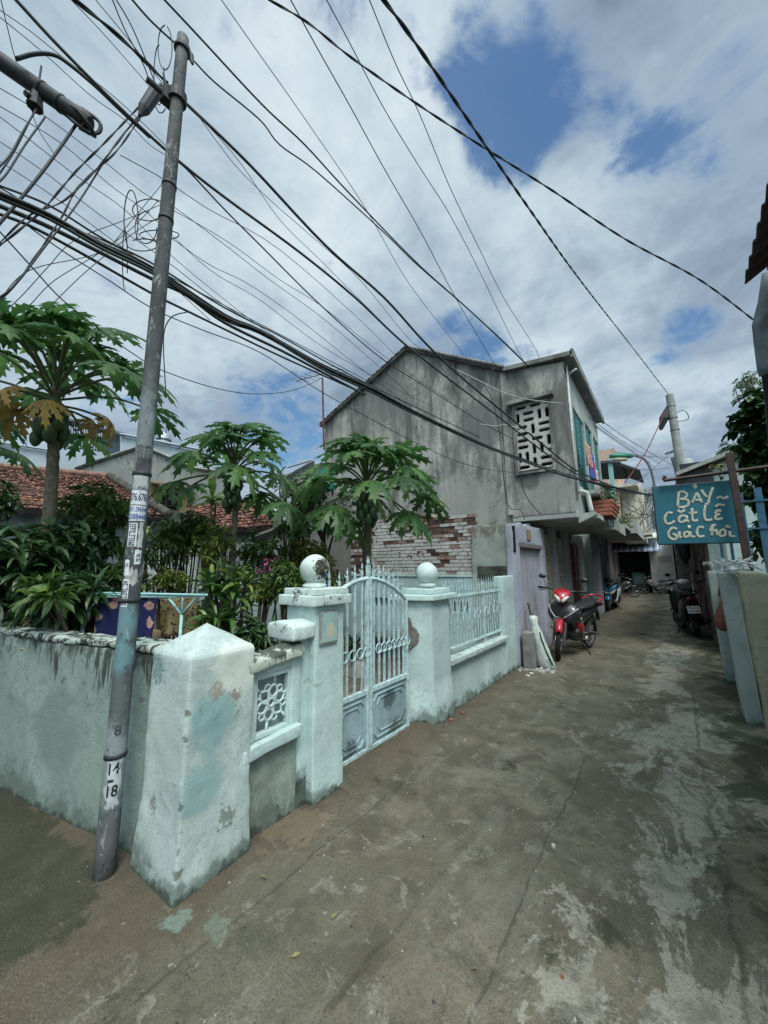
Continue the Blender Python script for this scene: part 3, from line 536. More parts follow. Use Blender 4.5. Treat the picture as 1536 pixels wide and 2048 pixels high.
# ================= steel arm at the top left =================
e1=PD(168,240,2.9); e0=PD(0,122,2.75); dd=(e0-e1).normalized(); far=e1+dd*6.0
t=root('steel_arm','heavy dark steel arm with a clamped end cap, reaching in from the upper left corner','bracket',(far.x,far.y,0))
m=MB(); m.tube([far,e1+dd*.05],.058,14); m.tube([Vector((far.x,far.y,-.05)),Vector((far.x,far.y,far.z+.3))],.09,14); obj('beam',m,DKM,t,smooth='auto')
m=MB(); m.lathe([(.01,-.05),(.05,-.045),(.062,-.02),(.066,.03),(.060,.07)],(0,0,0),16); m.tube(spline([(.0,-.06,.08),(.02,-.085,.0),(.0,-.07,-.08),(-.01,0,-.11),(.0,.07,-.07),(.0,.075,.06)],4),.014,6); m.tube(spline([(.04,.0,.10),(.07,-.02,.0),(.04,-.05,-.09),(-.05,-.03,-.08),(-.075,.0,.04)],4),.012,6); m.add([(-.05,-.05,-.06),(.05,-.05,-.06),(.0,-.10,-.02),(0,-.04,.02)],[(0,1,2),(0,3,1),(1,3,2),(0,2,3)]); q=dd.to_track_quat('Z','Y').to_matrix().to_4x4(); q.translation=e1; m.xf(q); obj('end_cap',m,DKM,t,smooth='auto')
for k in (.28,.5):
    m=MB(); c=e1+dd*k*.6; m.tube([c-dd*.010,c+dd*.010],.063,14); obj('band',m,DKM,t,smooth=True)
m=MB(); c=e1+dd*.33+Vector((0,0,-.12)); m.tube([c+Vector((0,0,.1)),c+Vector((0,0,-.06))],[.03,.05],8); m.tube([c,c+Vector((.03,-.06,-.03))],.02,6); m.tube([c+Vector((0,0,.05)),c+Vector((0,0,.32))],.007,5); obj('cable_clamp',m,DKM,t)
# ================= cables =================
M_CAB=simple('cable_black',(.035,.042,.044),.3,30,.55); M_CABL=simple('cable_grey',(.10,.115,.12),.2,30,.55); M_CABW=simple('cable_white',(.45,.48,.47),.15,30,.5); M_CABR=simple('cable_red_brown',(.13,.03,.03),.2,30,.5)
def cable(pts,d0,d1,dia,label,group=None,mat=None,sp=5,twist=False,name='cable',strands=0):
    L=[0]
    for i in range(1,len(pts)): L.append(L[-1]+math.dist(pts[i],pts[i-1]))
    w=[]
    for i,(px,py) in enumerate(pts):
        u=L[i]/L[-1]; w.append(PD(px,py,1/((1-u)/d0+u/d1)))
    def run(n):   # carry the cable on in a straight line beyond the last measured points
        q=spline(w,n)
        if pts[0][0]<0 or pts[0][1]<0: d=(q[0]-q[1]).normalized(); q=[q[0]+d*(5*(60-k)/60) for k in range(60)]+q
        if pts[-1][0]<0: d=(q[-1]-q[-2]).normalized(); q=q+[q[-1]+d*(4*(k+1)/40) for k in range(40)]
        return q
    q=run(sp); m=MB()
    if twist:
        q=run(26)
        for ph in (0,math.pi):
            pp=[]
            for i,p in enumerate(q):
                tt=(q[min(i+1,len(q)-1)]-q[max(i-1,0)]).normalized(); a=tt.cross(Vector((0,0,1))).normalized(); b=tt.cross(a); th=ph+(p-q[-1]).length*13
                pp.append(p+(a*math.cos(th)+b*math.sin(th))*dia*.24)
            m.tube(pp,dia*.27,5)
    elif strands:
        for k in range(strands):
            pp=[]
            for i,p in enumerate(q):
                tt=(q[min(i+1,len(q)-1)]-q[max(i-1,0)]).normalized(); a=tt.cross(Vector((0,0,1))).normalized(); b=a.cross(tt); th=k*6.283/strands+.5*math.sin(i*.21+k); rr_=dia*(.36+.16*math.sin(i*.33+k*2.1)); pp.append(p+(a*math.cos(th)*.6+b*math.sin(th)*1.25)*rr_)
            m.tube(pp,dia*(.17 if k%2 else .23),6)
    else: m.tube(q,dia/2,7)
    return tag(obj(name,m,mat or M_CAB,smooth=True),label,'cable',group)
G1='cables running up the alley to the far pole'; G2='cables crossing over to the concrete house'; G3='thin wires in the upper left'; G4='service wires dropping to the lower left'
cable([(760,-10),(830,85),(960,275),(1060,420),(1160,560),(1265,695),(1338,790)],2.6,17.3,.030,'thickest black cable, from the top centre down to the tip of the far pole',G1,twist=True)
cable([(525,-8),(615,45),(700,113),(830,205),(960,290),(1100,378),(1250,478),(1400,560),(1518,648)],3.4,5.2,.022,'twisted black cable crossing the sky from the top centre to the right-hand house',G1,twist=True)
cable([(576,-10),(645,115),(700,212),(770,340),(841,463),(907,588),(975,705),(1000,745)],3.4,8.4,.011,'single wire starting just right of the twisted cable, ending behind the gable roof',G2)
cable([(648,-10),(700,87),(768,217),(841,337),(900,430),(960,545),(1030,690),(1060,745)],3.6,9.5,.010,'thin straight wire second from the right among those falling to the lattice wing roof',G2)
cable([(735,-10),(790,125),(840,230),(900,375),(960,500),(1010,600),(1072,700),(1087,745)],3.6,9.5,.010,'thin wire furthest right of those falling to the lattice wing roof',G2)
cable([(436,-10),(520,110),(615,245),(730,415),(820,570),(920,700),(960,760)],3.4,8.4,.008,'thin wire from the top edge passing to the right of the utility pole tip',G2)
cable([(320,-10),(395,70),(525,210),(610,290),(700,388),(836,528),(930,612),(1027,702),(1100,775),(1190,850),(1300,925)],3.2,15,.018,'upper one of two black cables meeting over the gable roof',G2)
cable([(388,122),(430,165),(520,240),(560,290),(635,345),(768,465),(836,531),(940,622),(1030,707),(1110,785),(1200,860),(1310,935)],3.65,15,.016,'black cable starting at the insulator on the utility pole tip',G2)
cable([(258,-8),(300,40),(345,82),(362,96)],3.2,3.7,.018,'short black cable ending on the tip of the utility pole',G2)
cable([(140,-8),(235,70),(320,152),(335,166)],2.8,3.45,.034,'doubled black cable arriving at the clamp of the utility pole',G2,twist=True)
cable([(335,170),(370,205),(500,330),(650,490),(768,595),(845,680),(913,746),(1011,828),(1093,895),(1148,938),(1206,965),(1262,985),(1310,990)],3.45,9.0,.030,'heavy black cable from the pole clamp across the gable wall to the lattice block',G2)
cable([(25,-8),(120,95),(250,225),(355,320),(450,395),(600,505),(710,595),(800,680),(882,746),(995,832),(1081,899),(1148,945),(1210,975),(1250,985)],2.5,8.3,.024,'black cable from the top left corner crossing in front of the utility pole',G2)
cable([(355,322),(380,345),(450,420),(525,495),(625,595),(718,680),(777,727),(839,766),(913,813),(968,848),(1030,880)],3.3,8.3,.015,'sagging black wire that leaves the front cable beside the utility pole',G2)
cable([(32,118),(70,108),(108,110),(140,130),(190,172),(240,220),(300,275)],2.7,3.2,.026,'thick black loop springing from the steel arm',G3)
BL='thick bundle of black cables low across the whole left side'
cable([(-10,385),(100,435),(200,490),(310,545),(448,632),(520,662),(640,731),(741,778),(827,825),(960,887),(1038,918),(1140,953),(1240,977),(1300,990)],2.2,9.3,.046,'thickest of the low bundle of cables, strapped from several strands',G2,strands=5)
cable([(-10,408),(115,462),(300,556),(372,590),(448,645),(560,700),(640,742),(730,790)],2.6,6.2,.034,'second heavy cable hugging the underside of the low bundle',G2)
cable([(-10,425),(60,452),(160,505),(300,585),(372,621),(448,658),(560,712),(700,775)],2.65,6.,.024,'lowest black cable of the low bundle, with a loop hanging from it',G2)
cable([(-10,368),(100,412),(210,480),(310,530),(448,615),(560,672),(660,728),(780,790),(960,875)],2.8,8.3,.018,'cable along the upper side of the low bundle',G2)
cable([(-5,372),(110,440),(230,492),(330,548),(470,622),(600,690),(741,765)],3.,7,.012,'thin wire tangled with the upper side of the low bundle',G2)
thin=[[(-8,172),(75,222),(180,300),(260,365),(310,400),(450,480),(560,560),(640,610),(740,690),(800,735),(900,800)],
[(-8,208),(120,285),(220,370),(300,430),(420,540),(520,600),(640,690),(760,760),(860,812)],
[(-8,228),(60,280),(150,350),(250,420),(330,500),(450,600),(560,680),(700,760)],
[(-8,278),(90,345),(200,430),(330,520),(450,612),(560,672)],
[(-8,318),(100,388),(200,462),(330,560),(420,640)],
[(-8,15),(60,62),(130,118),(230,195),(330,290),(380,345)],
[(-8,28),(80,100),(180,190),(252,242),(300,290),(345,318)],
[(0,-8),(16,60),(30,115),(55,190),(75,255),(110,310)],
[(185,-8),(262,85),(320,160),(400,235),(480,325),(560,440),(640,520),(760,640),(850,730)],
[(135,-8),(200,60),(262,130),(305,180)],
[(345,478),(420,530),(500,570),(600,640),(700,720),(790,790),(860,850)],
[(350,415),(450,490),(540,560),(650,640),(760,735),(830,800)],
[(395,230),(470,330),(540,400),(620,470),(720,560),(820,680),(880,730),(920,800)],
[(240,310),(330,360),(420,420),(560,500),(720,640),(800,720)]]
TL=['thin wire from the left edge just under the steel arm to the gable apex','second thin wire from the left edge below the arm, crossing to the gable apex','third thin wire down from the steel arm at the left edge, crossing behind the pole','fourth thin wire down from the arm, ending under the low bundle','fifth thin wire down from the arm, shortest of those crossing behind the pole','thin wire from the very top left corner down to the middle of the pole','second thin wire from the top left corner, just below the first','thin steep wire falling past the root of the steel arm','pale thin wire from the top edge passing behind the pole tip toward the gable','short thin wire from the top edge to the cable clamp','thin wire starting at the wire curls on the pole, running above the low bundle','thin wire leaving the pole above the wire curls','thin wire leaving the pole just under the heavy cable toward the gable roof','thin wire crossing the pole at half height toward the gable apex']
for i,p in enumerate(thin): cable(p,2.8 if p[0][0]<250 else 3.5,6.5 if p[-1][0]>600 else 3.6,.0065,TL[i],G3)
cable([(222,-8),(250,60),(285,125),(303,175)],3.,3.4,.010,'thin wire dropping steeply from the top edge onto the pole clamp',G3)
cable([(228,-8),(262,50),(292,120),(310,165)],3.,3.4,.010,'thin wire just right of the steep one, ending on the same clamp',G3)
drops=[([(322,168),(270,222),(205,290),(150,345),(90,415),(45,455),(-8,497)],3.4,2.6,.016),([(310,190),(262,250),(200,330),(130,400),(60,430),(-8,493)],3.3,2.6,.014),([(300,205),(235,300),(160,370),(120,440),(45,550),(-8,612)],3.3,2.5,.014),
([(285,225),(230,290),(160,400),(85,500),(30,570),(-8,600)],3.3,2.5,.012),([(152,250),(110,310),(60,375),(-8,455)],2.9,2.5,.020),([(78,210),(45,265),(20,310),(-8,340)],2.8,2.5,.012),([(90,235),(50,290),(15,345),(-8,370)],2.8,2.5,.012),([(70,220),(30,300),(-8,358)],2.8,2.5,.010)]
for i,(p,a_,b_,dd_) in enumerate(drops): cable(p,a_,b_,dd_,['twisted service wire from the splice box, highest of four running to the left edge','second service wire from the splice box to the left edge','third service wire from the splice box, swinging low past the papaya','lowest service wire from the splice box, ending above the papaya leaves','grey rod-like wire hanging from the end cap of the steel arm','wire from the clamp under the steel arm, nearest the end cap','middle wire from the clamp under the steel arm','wire from the clamp under the steel arm, furthest left'][i],G4,twist=i<3)
for i,p in enumerate([[(-8,608),(60,600-60),(200,505),(260,445),(310,385),(330,362)],[(60,610),(110,560),(200,505),(265,455),(318,400)],[(88,625),(170,545),(262,470),(325,430)],[(-8,640),(45,590),(95,535),(150,480),(250,440),(320,410)]]):
    cable(p,2.7,3.6,.006,['thin wire rising right above the papaya, lowest start at the left edge','short thin wire rising to the pole, second above the papaya','fine wire rising from the papaya top to the wire curls','outermost thin wire rising from the left edge to the pole'][i],G4)
cable([(-8,455),(60,530),(125,600),(202,661),(267,708),(325,741),(434,777),(520,788),(600,776),(680,737)],2.5,7.,.010,'sagging wire curving below all others towards the roof antenna',G2)
cable([(60,455),(130,505),(217,560),(307,618),(410,662),(520,705),(640,782),(738,836),(851,895),(952,934),(1089,953)],2.8,8.,.010,'thin wire below the low bundle, reaching the foot of the lattice block',G2)
cable([(380,623),(350,630),(336,643),(328,665),(327,700),(329,741),(332,795)],3.4,3.4,.010,'loose cable end hooked down from the low bundle beside the pole',G2)
cable([(990,735),(965,760),(985,800),(999,867),(1007,953),(1017,1012),(1040,1020),(1050,1040)],8.0/.92*.75,8.0/.92*.78,.014,'black wire stapled down the gable wall left of the lattice block',G2)
cable([(1040,915),(1040,940),(1046,977),(1060,1005),(1081,1028)],6.4,6.4,.014,'black wire curling down below the lattice block',G2)
cable([(913,739),(960,762),(1003,783),(1040,795),(1070,801),(1126,807)],6.6,6.2,.012,'white wire sagging across the top of the gable wall',G2,mat=M_CABW)
cable([(960,848),(990,852),(1015,850),(1060,865)],6.6,6.2,.014,'short white conduit above the lattice block corner',G2,mat=M_CABW)
cable([(1338,802),(1325,835),(1294,900),(1272,935),(1250,965)],17.3,12.,.036,'red-brown cable slanting from the far pole down to the left balconies',G1,mat=M_CABR)
for i,p in enumerate([[(1170,815),(1240,868),(1300,905),(1345,930)],[(1179,835),(1240,880),(1320,928)],[(1230,905),(1290,912),(1335,915)],[(1235,990),(1280,960),(1320,925),(1345,905)],[(1230,930),(1290,940),(1340,935)],[(1240,975),(1290,982),(1320,980)]]): cable(p,9,16,.016,['upper wire from the overhang roof corner to the far pole','lower wire from the overhang roof corner to the far pole','level wire just above the street lamp head','wire sagging from the balcony and rising to the street lamp','level wire through the street lamp arm','lowest wire strung over the alley by the planter'][i],G1)
# curls of spare wire on the pole
WT=root('wire_curls','tangle of spare wire curls looped round the upper utility pole','wire tangle',pole_at(4.))
for k,(cx,cy_,rx,ry) in enumerate(((292,455,22,32),(300,420,35,22),(262,440,14,60),(318,470,40,10),(285,490,30,12),(330,95,14,45),(318,150,10,60),(322,200,12,26),(250,520,5,60))):
    pts=[PD(cx+rx*math.cos(q/10*6.28*(.95 if k%2 else .8)+k),cy_+ry*math.sin(q/10*6.28*(.95 if k%2 else .8)+k),3.25+.03*k+.03*math.sin(q)) for q in range(11)]
    m=MB(); m.tube(spline(pts,3),.0045,5); obj('wire_loop',m,M_CAB,WT,smooth=True)
# ================= brick wall =================
t=root('brick_wall','ragged red brick wall with flaking white paint on top of mint plaster, behind the gate','wall',(-4.3,6.6,0))
m=MB(); M_BACK=plaster('back_wall_mint',(.44,.60,.62),(.36,.5,.52),base=.3,streak=.12,bsc=.8)
holes=[(-5.16,-4.46),(-3.45,-2.95)]
# plaster plinth with rows of ventilation slots left open
def slotwall(m):
    zs=(.80,.98); m.box(-7.2,-2.3,6.46,6.62,-.05,zs[0]); m.box(-7.2,-2.3,6.46,6.62,zs[1],1.43); xs_=[]
    for (a_,b_) in holes:
        n=5 if b_-a_>.6 else 4
        for k in range(n): xs_.append((a_+(b_-a_)*k/n+.02,a_+(b_-a_)*(k+1)/n-.03))
    e=-7.2
    for (a_,b_) in xs_: m.box(e,a_,6.46,6.62,zs[0],zs[1]); e=b_
    m.box(e,-2.3,6.46,6.62,zs[0],zs[1])
slotwall(m); obj('plinth',m,M_BACK,t)
m=MB(); m.box(-7.2,-2.3,6.44,6.66,1.43,1.47); obj('ledge',m,M_MINTG,t)
m=MB(); m.box(-5.3,-2.9,6.68,6.70,.7,1.1); obj('slot_backing',m,simple('dark_red_board',(.06,.03,.028),.3,12,.9),t)
m=MB(); rnd=random.Random(3); zc=1.475; row=0
while zc<2.72:
    h=.066; xx=-6.15+(row%2)*.1
    while xx<-3.0+.25:
        w=.195*(1+.08*(rnd.random()-.5)); xx1=min(xx+w,-2.78)
        top=2.60+.07*mn.noise(Vector((xx*1.3,0,0)))+.05*mn.noise(Vector((xx*6,2,0)))-.06*(xx+6)*.3
        if zc+h<top+.1 and xx1-xx>.04:
            nz=mn.noise(Vector((xx*1.5,zc*4,4)))*.9+rnd.random()*.8-.28+(.22 if zc>2.1 and xx>-4.8 else 0)+(.35 if xx<-5.6 else 0)
            mi=1 if nz>.56 else (2 if nz>.44 else 0)
            dy=rnd.random()*.012+(.012 if mi==1 else 0)
            m.box(xx,xx1-.012,6.47+dy,6.6,zc,zc+h-.008,mi,rot=(rnd.random()-.5)*.03)
        xx+=w
    zc+=h+.004; row+=1
m.box(-6.15,-2.8,6.495,6.585,1.47,2.36,3)
obj('brickwork',m,[plaster('flaked_whitewash',(.50,.51,.49),(.33,.32,.30),chips=.12,under=(.13,.07,.055)),simple('bare_brick',(.105,.062,.05),.5,9,.9,bump=.7,dirt=(.05,.04,.035),island=.4),simple('half_bare_brick',(.28,.20,.17),.5,25,.9,bump=.7),simple('mortar',(.22,.21,.19),.3,20,.95,bump=.7)],t)
m=MB(); m.rough(-2.86,-2.14,6.43,6.62,-.05,2.36,.06,.012,.02,warp=lambda p:Vector((p.x,p.y,p.z+(.06*mn.noise(Vector((p.x*5,0,0))) if p.z>2.2 else 0))))
obj('plaster_pier',m,plaster('stained_pier',(.40,.45,.42),(.30,.33,.30),streak=.25,top=(2.36,.25),topc=(.16,.15,.13),base=.3),t,smooth=True)
m=MB(); m.rough(-2.75,-2.13,6.405,6.44,1.40,1.62,.05,.01,.01); obj('mould_band',m,simple('black_mould',(.06,.065,.055),.5,6,.95,bump=.6),t,smooth=True)
# ================= lavender doorway =================
M_LAV=plaster('lavender_paint',(.38,.40,.47),(.30,.32,.38),base=.5,mould=(.16,.17,.18),streak=.15,chips=.04,under=(.42,.36,.26),bsc=1.1)
t=root('lavender_doorway','narrow lavender plastered doorway with a closed plank door, standing at the alley edge','doorway',(-2.17,7.4,0))
m=MB(); m.rough(-2.22,-2.08,6.40,6.72,-.05,2.33,.07,.009,.02); obj('jamb',m,M_LAV,t,smooth=True)
m=MB(); m.rough(-2.22,-2.08,8.12,8.46,-.05,2.40,.07,.009,.02); obj('jamb',m,M_LAV,t,smooth=True)
m=MB(); m.rough(-2.20,-2.09,6.70,8.14,2.02,2.39,.07,.009,.02,warp=lambda p:Vector((p.x,p.y,p.z+(.03*mn.noise(Vector((p.y*6,0,0))) if p.z>2.3 else 0)))); obj('lintel',m,M_LAV,t,smooth=True)
m=MB(); m.box(-2.13,-2.075,6.66,8.2,1.955,2.02); obj('beam',m,simple('old_wood',(.16,.14,.14),.4,14,.9,bump=.6),t,bev=.004)
m=MB(); rnd=random.Random(5)
for k in range(7): m.box(-2.185+rnd.random()*.01,-2.165,6.73+k*.2,6.73+k*.2+.192,.02,1.96)
obj('plank_door',m,plaster('lavender_planks',(.34,.36,.42),(.28,.30,.35),chips=.10,under=(.40,.31,.22),streak=.3,streakc=(.12,.10,.10),base=.3),t,bev=.003)
m=MB(); m.box(-2.085,-2.07,7.2,7.42,2.10,2.3); obj('vent_plate',m,simple('ochre_plate',(.25,.2,.13),.3,20),t)
m=MB(); m.box(-2.10,-2.065,6.40,6.47,1.85,2.30); obj('iron_strip',m,simple('black_iron',(.02,.02,.022),.3,20,.5,.5),t)
# plank, sack, block, scraps
m=MB(); m.tube([(-1.83,6.9,.0),(-2.06,7.0,.98)],.04,4); tag(obj('leaning_plank',m,simple('grey_timber',(.15,.15,.145),.3,14,.85)),'grey timber plank leaning against the lavender doorway','plank')
m=MB(); m.rough(-2.03,-1.86,6.38,6.56,-.02,.56,.05,.008,.02); tag(obj('concrete_block',m,simple('block_concrete',(.20,.21,.20),.25,9,.9,bump=.6),smooth=True),'upright grey concrete block beside the rubbish sack','block')
m=MB(); secs=[]
for i,(z,rx,ry,dx) in enumerate([(0,.10,.09,.09),(.05,.13,.12,.07),(.16,.125,.115,.04),(.3,.105,.10,0),(.44,.085,.09,-.03),(.58,.075,.08,-.06),(.68,.06,.07,-.08),(.76,.075,.08,-.09),(.80,.05,.06,-.09)]):
    secs.append(((-1.80+dx,6.60,z),(rx,0,0),(0,ry,0)))
m.loft(secs,18,0,2.2); 
for i,v in enumerate(m.v): m.v[i]=v+Vector((mn.noise(v*9),mn.noise(v*9+Vector((3,3,3))),0))*.03
t=root('woven_sack','white woven sack with a green stripe, slumped beside the concrete block','sack',(-1.8,6.6,0))
obj('bag',m,simple('woven_plastic',(.52,.56,.54),.2,18,.6,bump=.5,dirt=(.35,.36,.33)),t,smooth=True)
m=MB(); P=[(-1.69+.09-.02,6.53,.06),(-1.655,6.50,.17),(-1.715,6.51,.3),(-1.765,6.52,.44),(-1.80,6.54,.56)]
for q in range(4):
    a_,b_=Vector(P[q]),Vector(P[q+1]); w=Vector((.03,-.028,0)); m.quad(a_-w-Vector((.0,.01,0)),a_+w,b_+w,b_-w-Vector((0,.01,0)))
obj('green_stripe',m,simple('green_print',(.02,.20,.13),.3,30,.6),t)
m=MB(); rnd=random.Random(9)
m=MB()
for k in range(8):
    x_,y_=-1.78+rnd.gauss(0,.16),6.35+rnd.gauss(0,.22); s_=rnd.uniform(.010,.03); m.rough(x_-s_,x_+s_,y_-s_*.7,y_+s_*.7,-.005,rnd.uniform(.01,.035),.02,.006,.01)
tag(obj('plaster_rubble',m,simple('white_scraps',(.58,.58,.54),.15,20,.8),smooth=True),'scatter of white plaster crumbs and paper by the sack','rubble',kind='stuff')
# ================= grey concrete house =================
YH=8.0; XO=-1.36; XG=-2.32
M_CON=plaster('weathered_render',(.42,.42,.385),(.25,.255,.24),streak=1.,streakc=(.06,.063,.06),patches=(((-7.,8,4.2),1.2,(.30,.31,.29)),((-3.6,8,2.9),1.0,(.31,.315,.295)),((-1.8,8,3.2),.5,(.27,.28,.26)),((-5.8,8,6.3),1.1,(.14,.145,.14)),((-3.2,8,4.9),.8,(.13,.135,.13)),((-2.2,8,3.45),.3,(.08,.082,.078))),rough=.95,bsc=.9)
M_CONL=plaster('pale_render',(.42,.46,.44),(.33,.36,.34),streak=.3,base=.3)
M_ASB=simple('fibre_cement',(.20,.21,.205),.35,2,.9,bump=.6,dirt=(.08,.085,.08))
t=root('concrete_house','two storey weathered grey concrete house with gable and perforated block window, overhanging the alley','house',(-4.5,10,0))
def zl(x): # roof edge of the gable
    return 7.46-(-5.18-x)*(1.33/3.18) if x<-5.18 else 7.46-(x+5.18)*(1.5/2.56)
pts=[(-8.36,0),(-8.36,6.13),(-5.18,7.46),(-2.62,5.97),(-2.62,0)]
m=MB(); m.slab([(x,YH,z) for x,z in pts],(0,.18,0)); obj('gable_wall',m,M_CON,t)
# front wing wall beside the lattice
LX0,LX1,LZ0,LZ1=-2.42,-1.67,3.62,5.09
m=MB(); m.box(-2.62,LX0,YH-.0,YH+.18,2.66,5.62); m.box(LX1,XO,YH,YH+.18,2.66,5.72); m.box(LX0,LX1,YH,YH+.18,2.66,LZ0); m.box(LX0,LX1,YH,YH+.18,LZ1,5.70)
m.slab([(-2.62,YH+.003,5.6),(XO,YH+.003,5.6),(XO,YH+.003,5.80),(-2.62,YH+.003,5.97)],(0,.17,0))
m.box(-2.66,-2.56,YH-.06,YH+.02,2.7,5.95); obj('wing_wall',m,M_CON,t)
m=MB(); m.box(LX0-.10,LX1+.08,YH-.16,YH+.0,LZ1+.02,LZ1+.10); m.box(LX0-.03,LX0+.03,YH-.05,YH,LZ0-.03,LZ1+.02); m.box(LX1-.03,LX1+.03,YH-.05,YH,LZ0-.03,LZ1+.02); m.box(LX0-.03,LX1+.03,YH-.05,YH,LZ0-.08,LZ0-.03); obj('lattice_frame',m,M_CON,t)
# perforated blocks: 4 x 8, alternating slots
m=MB(); nbx,nbz=5,10; bw=(LX1-LX0)/nbx; bh=(LZ1-LZ0)/nbz; 
def stad(cx,cz,hw,hh,n=6):
    r=min(hw,hh); o=[]
    for q,(sx,sz) in enumerate(((1,1),(-1,1),(-1,-1),(1,-1))):
        for k in range(n//2+1):
            a_=math.pi/2*(q+k/(n//2)); o.append((cx+sx*(hw-r)+r*math.cos(a_),cz+sz*(hh-r)+r*math.sin(a_)))
    return o
def pierced(m,x0,x1,z0,z1,hole,y0,y1):
    n=len(hole); cx,cz=(x0+x1)/2,(z0+z1)/2; outer=[]
    for (hx,hz) in hole:
        dx,dz=hx-cx,hz-cz; k=min((x1-x0)/2/max(abs(dx),1e-6),(z1-z0)/2/max(abs(dz),1e-6)); outer.append((cx+dx*k,cz+dz*k))
    for cxx,czz in ((x0,z0),(x0,z1),(x1,z0),(x1,z1)):
        j=min(range(n),key=lambda i:math.dist(outer[i],(cxx,czz))); outer[j]=(cxx,czz)
    vs=[(a_,y0,b_) for a_,b_ in outer]+[(a_,y0,b_) for a_,b_ in hole]+[(a_,y1,b_) for a_,b_ in hole]
    m.add(vs,[(i,(i+1)%n,n+(i+1)%n,n+i) for i in range(n)]+[(n+i,n+(i+1)%n,2*n+(i+1)%n,2*n+i) for i in range(n)])
# interlocking horizontal and vertical double cells
occ=[[0]*nbx for _ in range(nbz)]; rnd=random.Random(12)
for j in range(nbz):
    for i in range(nbx):
        if occ[j][i]: continue
        hor=(i+2*j)%5 in (0,3); 
        if hor and i+1<nbx and not occ[j][i+1]: w,h=2,1
        elif j+1<nbz and not occ[j+1][i] and (i+j)%3: w,h=1,2
        elif i+1<nbx and not occ[j][i+1]: w,h=2,1
        else: w,h=1,1
        for a_ in range(h):
            for b_ in range(w): occ[j+a_][i+b_]=1
        x0=LX0+i*bw; x1=x0+w*bw; z0=LZ0+j*bh; z1=z0+h*bh; pierced(m,x0,x1,z0,z1,stad((x0+x1)/2,(z0+z1)/2,(x1-x0)/2-.036,(z1-z0)/2-.034),YH-.03,YH+.07)
m.box(LX0,LX1,YH+.075,YH+.10,LZ0,LZ0+.001)
obj('lattice_block',m,plaster('whitish_block',(.52,.53,.49),(.38,.39,.36),streak=.2),t)
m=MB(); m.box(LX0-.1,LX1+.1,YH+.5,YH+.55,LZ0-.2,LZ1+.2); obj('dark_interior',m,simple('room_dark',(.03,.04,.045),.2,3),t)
# roof planes, edge tiles
m=MB()
def roofplane(x0,z0,x1,z1,y0,y1,th=.07): m.slab([(x0,y0,z0),(x1,y0,z1),(x1,y0,z1+th),(x0,y0,z0+th)],(0,y1-y0,0))
roofplane(-8.5,6.08,-5.18,7.47,YH-.12,14.5); roofplane(-5.18,7.47,-2.55,5.95,YH-.12,14.5); obj('roof',m,M_ASB,t)
m=MB()
for k in range(22):
    u=k/22; x=-5.18+2.63*u; z=7.55-1.52*u; m.tube([(x,YH-.14,z),(x+.11,YH-.14,z-.065)],.045,6)
for k in range(20):
    u=k/20; x=-5.18-3.3*u; z=7.55-1.385*u; m.tube([(x,YH-.13,z),(x-.15,YH-.13,z-.063)],.028,5)
obj('verge_tiles',m,M_ASB,t,smooth=True)
m=MB(); m.slab([(-2.64,YH-.10,5.97),(-1.18,YH-.10,5.84),(-1.18,YH-.10,5.93),(-2.64,YH-.10,6.06)],(0,4.55,0)); m.box(-1.21,-1.15,YH-.1,12.45,5.80,5.97); obj('wing_roof',m,M_ASB,t)
# body behind
m=MB(); m.box(-8.3,-2.6,YH+.2,14.3,0,5.6); obj('body',m,M_CON,t)
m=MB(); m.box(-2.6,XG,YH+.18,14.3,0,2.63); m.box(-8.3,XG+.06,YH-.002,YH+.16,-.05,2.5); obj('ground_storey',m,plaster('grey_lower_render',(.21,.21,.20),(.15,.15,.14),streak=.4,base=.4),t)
# overhang slab + balcony
m=MB(); m.rough(-2.6,XO+.02,YH+.01,12.5,2.55,2.68,.3,.004,.01); m.box(XO-.0,-1.02,YH+.25,9.9,2.54,2.63); m.slab([(XO,YH+.2,2.63),(XO+.30,YH+.2,2.66),(XO+.33,YH+.2,2.60),(XO,YH+.2,2.45)],(0,.08,0)); m.box(XO,-.92,10.0,12.6,2.44,2.55); m.box(-.98,-.92,10.0,12.6,2.55,2.70); obj('overhang_slab',m,plaster('slab_paint',(.42,.45,.43),(.25,.27,.26),streak=.3,rough=.9),t)
M_TEAL=simple('teal_shutter',(.10,.30,.31),.3,12,.6,dirt=(.10,.22,.22)); M_GLS=simple('dim_glass',(.05,.09,.10),.2,5,.15,0,.5,0)
# upper facade facing the alley
m=MB(); m.box(XO-.16,XO,YH+.18,8.62,2.68,5.78); m.box(XO-.16,XO,9.9,10.15,2.68,5.78); m.box(XO-.16,XO,8.62,9.9,5.05,5.78); m.box(XO-.16,XO,8.62,9.9,2.68,3.3); m.box(XO-.16,XO,10.15,12.5,5.2,5.78); m.box(XO-.16,XO,10.15,12.5,2.68,3.2); m.box(XO-.16,XO,11.2,11.4,3.2,5.2); m.box(XO-.16,XO,12.35,12.5,3.2,5.2); obj('upper_facade',m,M_CONL,t)
for (y0,y1) in ((8.62,9.9),(10.15,11.2),(11.4,12.35)):
    m=MB(); m.box(XO-.12,XO-.10,y0,y1,3.2,5.2); w=obj('window',m,M_GLS,t)
    m=MB()
    for k in range(17): m.box(XO-.09,XO-.04,y0+.04,y1-.04,3.25+k*.11,3.33+k*.11,tilt=('Y',.5))
    m.box(XO-.09,XO-.03,y0,y0+.05,3.2,5.2); m.box(XO-.09,XO-.03,y1-.05,y1,3.2,5.2); m.box(XO-.09,XO-.03,(y0+y1)/2-.03,(y0+y1)/2+.03,3.2,5.2); obj('shutter',m,M_TEAL,w)
